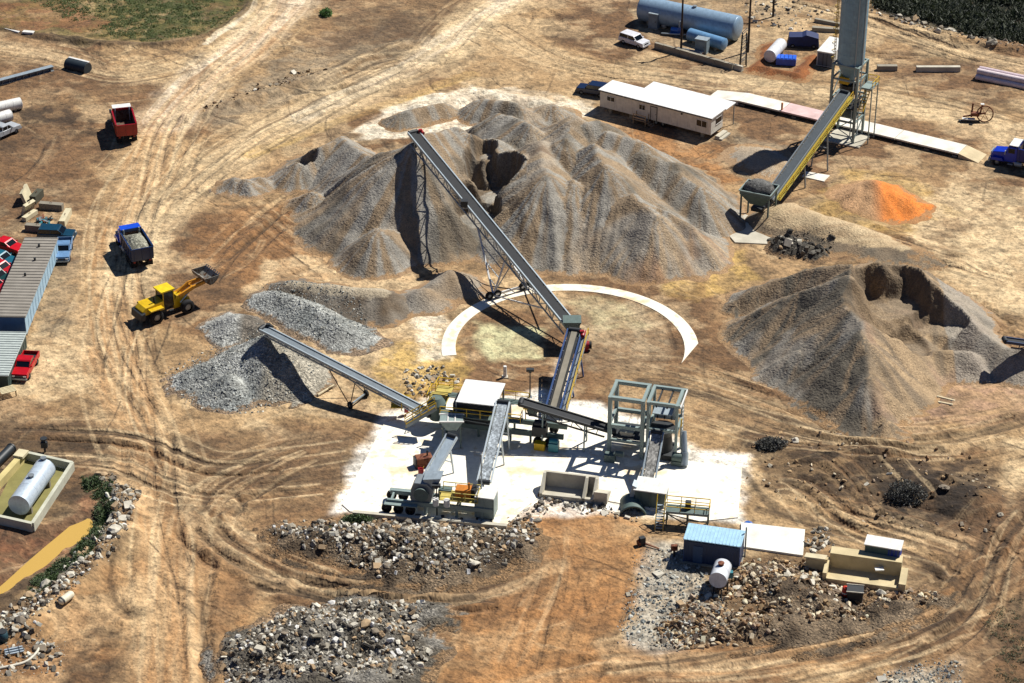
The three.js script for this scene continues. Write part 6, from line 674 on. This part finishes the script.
{ const t = thing('scrap_bundle', 'bundle of blue grey pipes in the scrap below the ditch', 'scrap', on([-49.16, 61.3]), 0.35); for (let i = 0; i < 6; i++) mesh('pipe', cyl([-0.9, 0.12 + (i % 2) * 0.16, -0.5 + i * 0.2], [0.9, 0.12 + (i % 2) * 0.16, -0.5 + i * 0.2], 0.1, 0.1, 10), i % 2 ? M.tank : mat('#6c8397'), t); for (const x of [-0.5, 0.5]) beam('strap', [x, 0.4, -0.7], [x, 0.4, 0.7], 0.06, 0.03, M.dark, t); }
{ const t = thing('water_barrel', 'dark teal barrel among scrap at the corner below the ditch', 'barrel', on([-50.6, 59.35])); mesh('drum', lathe([[0.01, 0], [0.5, 0], [0.54, 0.5], [0.5, 1.1], [0.01, 1.12]], 18), mat('#15404c'), t); mesh('lid', cyl([0, 1.1, 0], [0, 1.18, 0], 0.46), M.dark, t); }
{ const t = thing('scrap_hose', 'pale hose snaking over the scrap below the ditch', 'hose', on([-48.28, 62.9])); mesh('tube', new THREE.TubeGeometry(new THREE.CatmullRomCurve3([[-3, 0.12, 1.6], [-1, 0.15, 1.0], [0.6, 0.12, 0.2], [1.4, 0.15, -1.2], [1.6, 0.12, -2.6]].map(v3)), 30, 0.14, 8), mat('#d9d2bf'), t); mesh('coupling', cyl([1.6, 0.14, -2.6], [1.62, 0.14, -2.9], 0.19), M.steel, t); }
{ const t = thing('white_drum', 'pale capsule drum lying at the foot of the ditch bank', 'drum', on([-45.18, 53.5]), 1.0); mesh('shell', new THREE.CapsuleGeometry(0.42, 1.2, 6, 14).rotateZ(Math.PI / 2).translate(0, 0.42, 0), mat('#e3dcc2'), t); mesh('cap', cyl([-0.6, 0.42, 0], [-0.75, 0.42, 0], 0.44), M.dark, t); }
{ const t = thing('boulder', 'large pale boulder on the gravel beside the legged tank', 'boulder', on([25.3, 48.64])); const m = shade(new THREE.Mesh(rockGeo[5], rockMat[0])); m.name = 'rock'; m.scale.setScalar(0.75); m.position.y = 0.35; t.add(m); }
{ const t = thing('pump_stand', 'small dark standpipe left of the blue container', 'standpipe', on([16.94, 45.07])); mesh('post', cyl([0, 0, 0], [0, 1.4, 0], 0.12), M.dark, t); mesh('box', bx(0.7, 0.6, 0.4, 0, 1.2, 0), M.rust, t); mesh('base', bx(0.8, 0.1, 0.8, 0, 0.05, 0), M.dirtycon, t); }
{ const t = thing('rusted_machine', 'small rusted machine part below the steel stair', 'machine part', on([13.7, 42.88]), 0.4); mesh('block', bx(0.6, 1.0, 0.5, 0, 0.5, 0), M.dark, t); mesh('arm', bar([0.2, 0.3, 0.2], [1.4, 0.1, 1.6], 0.12), M.rust, t); mesh('wheel', cyl([-0.5, 0.4, 0], [-0.3, 0.4, 0], 0.35), M.rust, t); }
{ const t = thing('blue_tarp', 'small crumpled blue tarp behind the white slab', 'tarp', on([25.2, 38.97])); const g = new THREE.IcosahedronGeometry(0.45, 2), p = g.attributes.position; for (let i = 0; i < p.count; i++) { const n = 0.7 + 0.6 * fbm(p.getX(i) * 2 + 5, p.getY(i) * 2 + p.getZ(i) * 2, 3); p.setXYZ(i, p.getX(i) * n * 1.3, Math.max(0, p.getY(i)) * n * 0.7, p.getZ(i) * n); } g.computeVertexNormals(); mesh('sheet', g, mat('#2f66b8', { r: 0.5 }), t); }
{ const t = thing('timber_pole', 'pale broken timber pole lying below the side conveyor', 'timber', on([-21.68, 11.78]), 0.9); mesh('trunk', cyl([-1.4, 0.2, 0], [1.3, 0.35, 0.1], 0.16, 0.1, 8), mat('#d8c8a4', { r: 0.9 }), t); mesh('branch', cyl([0.2, 0.28, 0], [0.9, 0.7, 0.7], 0.09, 0.05, 6), mat('#d8c8a4', { r: 0.9 }), t); }
for (const [label, A, B] of [['thin timber plank on the earth beyond the eastern stockpile', [49.18, 12.67], [51.33, 13.79]], ['thin timber plank beside another beyond the eastern stockpile', [49.32, 14.01], [50.95, 14.67]]]) beamBlock('timber_plank', label, A, B, 0.35, 0.12, mat('#d8c8a4', { r: 0.9 }));
{ const t = thing('pipe_rack', 'low rack of pipes behind the block wall', 'pipe rack', on([27.14, -87.67]), -0.45); for (let i = 0; i < 5; i++) mesh('pipe', cyl([-2.2, 0.35 + (i % 2) * 0.2, -0.6 + i * 0.28], [2.0, 0.35 + (i % 2) * 0.2, -0.6 + i * 0.28], 0.1, 0.1, 8), i % 2 ? M.galv : M.rust, t); for (const x of [-1.4, 1.2]) beam('bearer', [x, 0.15, -0.8], [x, 0.15, 0.8], 0.15, 0.2, M.dark, t); }
console.log('site done');

// ---------- vehicles: local x forward, y up ----------
const paint = (hex) => mat(hex, { r: 0.3, m: 0.05, t: 'grime' });
function carAt(name, label, A, heading, kind, hex, group) {
  const t = thing(name, label, kind === 'pickup' ? 'pickup' : kind === 'van' ? 'van' : 'car', on(A), heading, group), pm = paint(hex), W = kind === 'sedan' ? 1.78 : 1.95;
  const lower = { sedan: [[-2.35, 0.35], [2.3, 0.35], [2.38, 0.6], [2.2, 0.85], [0.9, 0.98], [-1.5, 1.0], [-2.3, 0.98], [-2.4, 0.7]], pickup: [[-2.75, 0.5], [2.6, 0.45], [2.72, 0.75], [2.6, 1.08], [1.1, 1.2], [-0.75, 1.2], [-0.75, 0.75], [-2.75, 0.75]], suv: [[-2.3, 0.42], [2.3, 0.42], [2.4, 0.7], [2.3, 1.05], [1.1, 1.12], [-2.3, 1.15], [-2.4, 0.8]], van: [[-2.6, 0.45], [2.5, 0.45], [2.6, 0.8], [2.3, 1.15], [1.6, 1.25], [-2.6, 1.25]] }[kind];
  const gh = { sedan: [[-1.75, 0.98], [0.95, 0.96], [0.2, 1.42], [-1.1, 1.45]], pickup: [[-0.75, 1.18], [1.15, 1.18], [0.5, 1.78], [-0.6, 1.8]], suv: [[-2.25, 1.12], [1.1, 1.1], [0.45, 1.72], [-2.05, 1.75]], van: [[-2.55, 1.23], [1.65, 1.22], [1.0, 2.0], [-2.5, 2.05]] }[kind];
  mesh('body', prism(lower, W, 0.07), pm, t); mesh('window_band', prism(gh, W - 0.22, 0.05), M.glass, t);
  const rx0 = gh[3][0], rx1 = gh[2][0], ry = Math.max(gh[2][1], gh[3][1]); mesh('roof', prism([[rx0 - 0.12, ry - 0.06], [rx1 + 0.14, ry - 0.08], [rx1, ry + 0.03], [rx0, ry + 0.04]], W - 0.16, 0.03), pm, t);
  for (const s of [-1, 1]) { const z = s * (W / 2 - 0.13); for (const [a, b] of [[gh[0], gh[3]], [gh[1], gh[2]]]) beam('pillar', [a[0], a[1], z], [b[0], b[1], z * 0.98], 0.09, 0.1, pm, t); const mx = (gh[0][0] + gh[1][0]) / 2; beam('pillar', [mx, gh[0][1], z], [mx, ry, z], 0.07, 0.1, pm, t); mesh('mirror', bx(0.14, 0.14, 0.2, gh[1][0] - 0.15, gh[1][1] + 0.12, s * (W / 2 + 0.08)), pm, t); mesh('headlight', bx(0.12, 0.16, 0.36, lower[2][0] - 0.06, lower[2][1] + 0.06, s * (W / 2 - 0.3)), M.lamp, t); mesh('tail_light', bx(0.08, 0.2, 0.24, lower[0][0] - 0.03, 0.85 * (kind === 'sedan' ? 0.95 : 1.05), s * (W / 2 - 0.18)), M.red, t); }
  const wr = kind === 'sedan' ? 0.33 : 0.39; for (const x of [lower[0][0] * 0.6, lower[1][0] * 0.66]) for (const s of [-1, 1]) tyre('wheel', t, x, wr, s * (W / 2 - 0.1), wr, 0.24);
  mesh('front_bumper', bx(0.16, 0.22, W - 0.1, lower[2][0] + 0.02, 0.52, 0), kind === 'pickup' ? M.galv : pm, t); mesh('rear_bumper', bx(0.16, 0.2, W - 0.1, lower[0][0] - 0.04, 0.55, 0), kind === 'pickup' ? M.galv : pm, t); mesh('grille', bx(0.06, 0.2, W * 0.5, lower[2][0] + 0.0, 0.78, 0), M.dark, t);
  if (kind === 'pickup') { for (const s of [-1, 1]) mesh('bed_side', bx(2.0, 0.5, 0.1, -1.75, 0.98, s * (W / 2 - 0.05)), pm, t); mesh('tailgate', bx(0.08, 0.5, W - 0.2, -2.7, 0.98, 0), pm, t); mesh('bed_floor', bx(1.9, 0.05, W - 0.22, -1.75, 0.79, 0), M.dark, t); }
  return t;
}
// heading from two ground points (rear -> front)
const head = (A, B) => turnOf(A, B);
carAt('pickup_truck', 'red pickup truck parked beside the storage shed', [-57.5, 6.98], head([-57.16, 4.18], [-57.83, 10.42]), 'pickup', '#c0101c');
carAt('pickup_truck', 'silver pickup truck beside the white lying cylinders', [-72.21, -58.31], head([-73.9, -55.99], [-70.73, -60.32]), 'pickup', '#b9bdc0');
carAt('utility_vehicle', 'white utility vehicle parked outside the pump yard', [18.77, -91.55], head([16.66, -92.73], [20.81, -89.21]), 'suv', '#e6e6ea');
carAt('sedan_car', 'dark blue car hidden behind the end of the white trailer', [11.92, -72.82], head([13.65, -71.75], [10.01, -73.18]), 'suv', '#14284a');
carAt('sedan_car', 'dark teal car parked at the head of the blue cabin', [-59.37, -26.75], head([-60.98, -27.03], [-57.41, -26.75]), 'suv', '#123f55');
carAt('pickup_truck', 'light blue pickup tucked beside the wall of the cabin', [-57.74, -22.3], head([-57.88, -24.79], [-57.51, -19.3]), 'pickup', '#6f95bd');
carAt('sedan_car', 'bright red car topmost in the row behind the cabin', [-65.21, -23.68], head([-67.48, -24.79], [-63.2, -22.57]), 'sedan', '#d0121e', 'cars parked behind the cabin');
carAt('sedan_car', 'teal car between two red cars behind the cabin', [-65.33, -20.11], head([-67.58, -21.2], [-63.34, -19.03]), 'sedan', '#1d6478', 'cars parked behind the cabin');
carAt('sedan_car', 'red car between the teal and dark green cars', [-64.98, -17.55], head([-67.25, -18.76], [-63.11, -16.35]), 'sedan', '#c11a22', 'cars parked behind the cabin');
carAt('sedan_car', 'dark green car between two red cars behind the cabin', [-65.07, -15.29], head([-67.17, -16.35], [-63.11, -14.23]), 'sedan', '#173f3c', 'cars parked behind the cabin');
carAt('sedan_car', 'red car last in the row behind the cabin', [-65.01, -12.93], head([-67.22, -13.97], [-63.06, -11.89]), 'sedan', '#b81420', 'cars parked behind the cabin');

function dumpTruck(label, A, heading, hex, bedHex, loaded) {
  const t = thing('dump_truck', label, 'dump truck', on(A), heading), pm = paint(hex), dk = paint(bedHex); t.scale.setScalar(1.14);
  for (const z of [-0.45, 0.45]) beam('chassis_rail', [-3.6, 0.85, z], [3.6, 0.85, z], 0.16, 0.3, M.dark, t);
  mesh('hood', prism([[1.9, 0.7], [3.7, 0.7], [3.75, 1.3], [3.5, 1.75], [1.9, 1.95]], 1.7, 0.08), pm, t); mesh('grille', bx(0.1, 0.9, 1.2, 3.76, 1.15, 0), M.galv, t); mesh('bumper', bx(0.2, 0.35, 2.4, 3.85, 0.65, 0), M.galv, t);
  const cab = mesh('cab', prism([[0.5, 0.8], [2.0, 0.8], [2.0, 1.95], [1.65, 2.75], [0.5, 2.8]], 2.2, 0.08), pm, t); mesh('windscreen', bar([2.0, 1.98, 0], [1.68, 2.68, 0], 1.9, 0.06), M.glass, cab); for (const s of [-1, 1]) { mesh('side_window', bx(0.8, 0.6, 0.05, 1.2, 2.3, s * 1.1), M.glass, cab); mesh('mirror', bx(0.1, 0.5, 0.25, 1.9, 2.1, s * 1.35), M.galv, cab); mesh('fender', prism([[2.0, 0.8], [3.7, 0.75], [3.5, 1.15], [2.3, 1.2]], 0.45, 0.04).translate(0, 0, s * 1.0), pm, t); mesh('headlight', bx(0.1, 0.22, 0.25, 3.72, 1.0, s * 0.95), M.lamp, t); mesh('step', bx(0.6, 0.1, 0.3, 1.2, 0.6, s * 1.15), M.galv, t); mesh('fuel_tank', cyl([-0.2, 0.7, s * 0.95], [0.7, 0.7, s * 0.95], 0.32), M.galv, t); mesh('exhaust_stack', cyl([0.35, 1.0, s * 0.9], [0.35, 3.1, s * 0.9], 0.09), M.galv, t); }
  for (const s of [-1, 1]) { tyre('wheel', t, 2.85, 0.52, s * 1.05, 0.52, 0.32); for (const x of [-1.5, -2.8]) for (const e of [0.78, 1.12]) tyre('wheel', t, x, 0.52, s * e, 0.52, 0.28); }
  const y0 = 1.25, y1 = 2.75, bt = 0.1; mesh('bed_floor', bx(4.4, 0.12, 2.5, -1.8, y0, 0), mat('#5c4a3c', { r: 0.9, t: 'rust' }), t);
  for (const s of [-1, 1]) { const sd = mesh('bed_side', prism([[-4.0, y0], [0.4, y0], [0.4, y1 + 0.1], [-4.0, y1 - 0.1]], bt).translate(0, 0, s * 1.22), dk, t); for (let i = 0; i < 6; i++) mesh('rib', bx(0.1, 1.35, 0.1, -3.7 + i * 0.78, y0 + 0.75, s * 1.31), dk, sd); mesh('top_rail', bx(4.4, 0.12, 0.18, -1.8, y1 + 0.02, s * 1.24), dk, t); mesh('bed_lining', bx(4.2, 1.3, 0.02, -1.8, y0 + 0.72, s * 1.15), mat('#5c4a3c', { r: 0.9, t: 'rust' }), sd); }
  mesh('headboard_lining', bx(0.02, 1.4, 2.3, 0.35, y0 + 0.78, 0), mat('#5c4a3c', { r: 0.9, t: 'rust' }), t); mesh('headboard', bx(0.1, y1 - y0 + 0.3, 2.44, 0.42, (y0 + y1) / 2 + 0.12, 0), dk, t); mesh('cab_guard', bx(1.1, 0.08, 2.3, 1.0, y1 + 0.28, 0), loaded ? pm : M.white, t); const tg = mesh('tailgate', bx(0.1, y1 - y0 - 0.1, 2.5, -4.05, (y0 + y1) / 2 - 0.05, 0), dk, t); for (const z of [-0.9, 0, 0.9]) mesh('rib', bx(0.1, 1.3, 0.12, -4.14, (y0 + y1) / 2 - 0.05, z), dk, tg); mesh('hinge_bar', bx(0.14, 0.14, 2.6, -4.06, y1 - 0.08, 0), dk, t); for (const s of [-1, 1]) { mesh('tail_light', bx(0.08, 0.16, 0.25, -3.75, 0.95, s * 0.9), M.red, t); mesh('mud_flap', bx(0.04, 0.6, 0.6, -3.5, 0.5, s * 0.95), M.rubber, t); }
  if (loaded) { const g = new THREE.PlaneGeometry(4.1, 2.2, 24, 14).rotateX(-Math.PI / 2), p = g.attributes.position; for (let i = 0; i < p.count; i++) { const x = p.getX(i), z = p.getZ(i); p.setY(i, 0.62 * (1 - Math.pow(Math.abs(x) / 2.1, 2)) * (1 - Math.pow(Math.abs(z) / 1.15, 2)) + 0.2 * (fbm(x * 2, z * 2, 3) - 0.5)); } g.computeVertexNormals(); const m = mesh('gravel_load', g, mat('#a7a591', { r: 0.95, t: 'stone', b: 'grainB', bs: 0.15 })); m.position.copy(t.position); m.rotation.y = heading; m.scale.setScalar(1.14); m.translateX(-2.05); m.position.y += 2.75; tag(m, 'grey gravel heaped in the bed of the blue dump truck', 'gravel'); }
  return t;
}
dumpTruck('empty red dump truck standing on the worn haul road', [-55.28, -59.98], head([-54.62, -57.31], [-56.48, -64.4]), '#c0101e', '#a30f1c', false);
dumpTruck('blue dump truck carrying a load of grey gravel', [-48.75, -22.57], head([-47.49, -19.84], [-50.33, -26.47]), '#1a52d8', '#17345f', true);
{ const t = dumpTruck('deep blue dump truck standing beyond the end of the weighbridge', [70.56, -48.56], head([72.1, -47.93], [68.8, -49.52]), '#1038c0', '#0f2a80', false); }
{ // wheel loader with raised bucket
  const A = [-42.65, -6.78], t = thing('wheel_loader', 'yellow wheel loader holding its bucket raised', 'wheel loader', on(A), head([-44.37, -4.78], [-38.16, -9.57])), Y = mat('#e2b90c', { r: 0.4 }), wr = 0.8; t.scale.setScalar(1.12);
  mesh('rear_frame', bx(3.0, 0.6, 1.2, -1.7, 1.05, 0), M.dark, t); mesh('engine_hood', prism([[-3.3, 1.2], [-0.6, 1.2], [-0.6, 2.35], [-2.9, 2.15], [-3.3, 1.8]], 1.7, 0.1), Y, t); mesh('counterweight', prism([[-3.7, 0.8], [-3.1, 0.8], [-3.1, 1.7], [-3.6, 1.6]], 2.3, 0.08), M.dark, t); mesh('exhaust', cyl([-1.6, 2.2, 0.45], [-1.6, 3.0, 0.45], 0.09), M.black, t);
  for (const s of [-1, 1]) mesh('fender', prism([[-2.7, 1.75], [-0.9, 1.75], [-1.0, 1.9], [-2.6, 1.9]], 0.7, 0.03).translate(0, 0, s * 1.15), Y, t);
  const cab = mesh('cab', prism([[-0.7, 1.3], [0.75, 1.3], [0.85, 2.2], [0.6, 3.2], [-0.6, 3.2]], 1.5, 0.05), M.glass, t); mesh('cab_roof', bx(1.7, 0.16, 1.75, 0, 3.32, 0), mat('#f0d01c', { r: 0.4 }), cab); for (const s of [-1, 1]) { for (const x of [-0.66, 0.72]) beam('cab_pillar', [x, 1.3, s * 0.76], [x * 0.9, 3.25, s * 0.76], 0.1, 0.1, Y, t); mesh('step', bx(0.5, 0.1, 0.3, 0.2, 0.9, s * 0.9), M.dark, t); }
  mesh('front_frame', prism([[0.8, 0.7], [2.9, 0.7], [2.8, 1.5], [1.9, 2.2], [1.2, 2.2], [0.8, 1.3]], 1.0, 0.05), Y, t); mesh('hinge', cyl([0.75, 0.7, 0], [0.75, 1.7, 0], 0.3), M.dark, t);
  for (const x of [-1.8, 2.1]) for (const s of [-1, 1]) tyre('wheel', t, x, wr, s * 1.12, wr, 0.62, 'z', mat('#b8b2a2'));
  const O = mat('#d7921a', { r: 0.5 }), P0 = [1.5, 2.0], P1 = [3.3, 2.5], P2 = [4.9, 2.7]; for (const s of [-0.45, 0.45]) { const arm = mesh('boom_arm', [bar([P0[0], P0[1], s], [P1[0], P1[1], s], 0.22, 0.42), bar([P1[0], P1[1], s], [P2[0], P2[1], s], 0.22, 0.36)], O, t); mesh('lift_cylinder', [cyl([1.6, 1.2, s], [2.5, 1.9, s], 0.12), cyl([2.5, 1.9, s], [3.2, 2.35, s], 0.07)], M.galv, arm); } mesh('cross_tube', cyl([P1[0], P1[1], -0.5], [P1[0], P1[1], 0.5], 0.16), O, t); mesh('tilt_link', [bar([1.6, 2.3, 0], [3.0, 3.1, 0], 0.18, 0.2), bar([3.0, 3.1, 0], [4.8, 3.1, 0], 0.14, 0.16)], O, t);
  const prof = [[0, -0.1], [0.25, -0.35], [0.9, -0.5], [1.5, -0.35], [1.5, -0.28], [0.9, -0.4], [0.32, -0.25], [0.1, 0.0], [0.06, 0.5], [0.25, 0.9], [0.2, 0.95], [-0.04, 0.5]]; const bk = mesh('bucket', [prism(prof, 2.9)], mat('#8d8a82', { r: 0.6, m: 0.3, t: 'rust' }), t); for (const s of [-1, 1]) mesh('bucket_side', prism([[0, -0.1], [0.3, -0.4], [0.9, -0.5], [1.5, -0.32], [0.25, 0.92], [-0.02, 0.5]], 0.06).translate(0, 0, s * 1.42), mat('#6e6a62', { r: 0.7, t: 'rust' }), bk); for (let i = 0; i < 8; i++) mesh('tooth', bx(0.3, 0.07, 0.12, 1.6, -0.3, -1.3 + i * 0.37), M.steel, bk); bk.position.set(4.85, 2.75, 0); bk.rotation.z = 0.75;
}
// ---------- plants ----------
function leafMass(n, rx, ry, rz, size, seed, shell = 0.35) { const r = rng(seed), p = []; for (let i = 0; i < n; i++) { const a = r() * 6.283, b = Math.acos(1 - r()), q = Math.pow(r(), shell) * (0.7 + 0.5 * fbm(Math.cos(a) * 2 + seed, Math.sin(a) * 2 + b * 2, 3)), c = [rx * q * Math.sin(b) * Math.cos(a), ry * q * Math.cos(b), rz * q * Math.sin(b) * Math.sin(a)], u = [r() - 0.5, r() - 0.5, r() - 0.5], v = [r() - 0.5, r() - 0.5, r() - 0.5], s = size * (0.6 + r()); p.push(c[0], c[1], c[2], c[0] + u[0] * s, c[1] + u[1] * s, c[2] + u[2] * s, c[0] + v[0] * s, c[1] + v[1] * s, c[2] + v[2] * s); } const g = new THREE.BufferGeometry(); g.setAttribute('position', new THREE.Float32BufferAttribute(p, 3)); g.computeVertexNormals(); return g; }
function leafMat(r, g, b) { const m = new THREE.MeshPhysicalMaterial({ color: new THREE.Color(r, g, b), roughness: 0.9, side: THREE.DoubleSide, transmission: 0.25, thickness: 0 }); return m; }
const LG = leafMat(0.05, 0.085, 0.02), LD = leafMat(0.03, 0.04, 0.016), LY = leafMat(0.14, 0.2, 0.04), LB = leafMat(0.07, 0.07, 0.06);
function shrub(label, A, rx, ry, rz, m, seed, n = 1600) { const t = thing('shrub', label, 'shrub', on(A)), r = rng(seed); mesh('foliage', leafMass(n, rx, ry, rz, 0.42, seed), m, t); const st = []; for (let i = 0; i < 14; i++) { const a = r() * 6.28, l = 0.5 + 0.4 * r(); st.push(cyl([0, 0, 0], [rx * l * Math.cos(a), ry * (0.5 + 0.4 * r()), rz * l * Math.sin(a)], 0.05, 0.015, 5)); } mesh('stems', st, mat('#4a3c2e', { r: 0.9 }), t); }
shrub('dark bare looking shrub nearest the eastern stockpile', [29.08, 23.69], 2.0, 1.1, 1.3, LB, 1); shrub('large dark scrubby bush on the churned earth', [42.78, 33.98], 2.3, 2.0, 1.9, LB, 2, 2400); shrub('green shrub at the corner of the crusher pad', [-16.45, 38.78], 2.0, 1.0, 0.9, LG, 3, 2000); shrub('small yellow green tuft beside the green shrub', [-18.93, 40.1], 0.7, 0.4, 0.5, LY, 4, 500); shrub('bright green tuft alone between the haul roads', [-29.4, -103.23], 1.0, 1.2, 1.2, leafMat(0.06, 0.15, 0.02), 5, 900);
for (const [label, px, rx, sd] of [['green weed clump on the ditch bank beside the silver tank', [-45.91, 31.23], 1.1, 6], ['green weed clump halfway down the ditch bank', [-44.11, 36.69], 1.0, 7], ['green weed clump at the end of the yellow water', [-44, 41.03], 0.9, 8]]) shrub(label, px, rx, 0.6, rx * 1.2, LG, sd, 700);
function massOf(name, label, cat, poly, n, geo, m, seed, s0, s1) { const r = rng(seed), d = new THREE.Object3D(); let X0 = 1e9, X1 = -1e9, Z0 = 1e9, Z1 = -1e9; for (const p of poly) { X0 = Math.min(X0, p[0]); X1 = Math.max(X1, p[0]); Z0 = Math.min(Z0, p[1]); Z1 = Math.max(Z1, p[1]); } const pts = []; for (let i = 0; i < n * 6 && pts.length < n; i++) { const x = lerp(X0, X1, r()), z = lerp(Z0, Z1, r()); if (insidePoly(poly, x, z) && fbm(x * 0.15 + seed, z * 0.15, 3) > 0.3 + 0.25 * r()) pts.push([x, z]); } const im = new THREE.InstancedMesh(geo, m, pts.length); pts.forEach(([x, z], i) => { const s = lerp(s0, s1, r()); d.position.set(x, groundAt(x, z) - 0.05, z); d.rotation.set(0, r() * 6.28, 0); d.scale.set(s, s * (0.6 + 0.7 * r()), s); d.updateMatrix(); im.setMatrixAt(i, d.matrix); }); im.name = numbered(name); shade(im); tag(im, label, cat, null, 'stuff'); scene.add(im); }
massOf('undergrowth', 'dark green undergrowth behind the row of boulders', 'undergrowth', [[58.85, -118.2], [91.37, -127.22], [84.01, -89.99], [75.5, -93.92], [67.09, -99.54], [58.67, -106.98]], 900, leafMass(260, 1.3, 0.9, 1.3, 0.5, 51), LD, 61, 0.7, 1.6);
massOf('grass_field', 'rough short grass of the field beside the haul road', 'grass', [[-85.34, -118.2], [-42.02, -118.2], [-43.59, -102.81], [-48.45, -95.51], [-55.8, -92.34], [-63.86, -94.71], [-71.52, -103.64]], 1500, leafMass(60, 0.5, 0.22, 0.5, 0.3, 52), leafMat(0.10, 0.13, 0.03), 62, 0.6, 1.4);
massOf('weeds', 'dark weeds on the bank at the corner of the haul road', 'weeds', [[47.88, 54.35], [54.61, 50.92], [51.17, 68.83], [46.85, 68.83]], 240, leafMass(60, 0.5, 0.22, 0.5, 0.22, 53), leafMat(0.06, 0.07, 0.025), 63, 0.4, 1.1);
massOf('weeds', 'dark weeds along the bank of the yellow water', 'weeds', [[-47.61, 29.43], [-43.65, 32.41], [-42.5, 38.21], [-44.05, 45.61], [-49.08, 52.65], [-50.41, 50.92], [-45.52, 42.88], [-44.46, 37.26]], 260, leafMass(120, 0.6, 0.3, 0.6, 0.3, 54), LG, 64, 0.5, 1.2);
console.log('vehicles and plants done');
renderer.render(scene, camera);
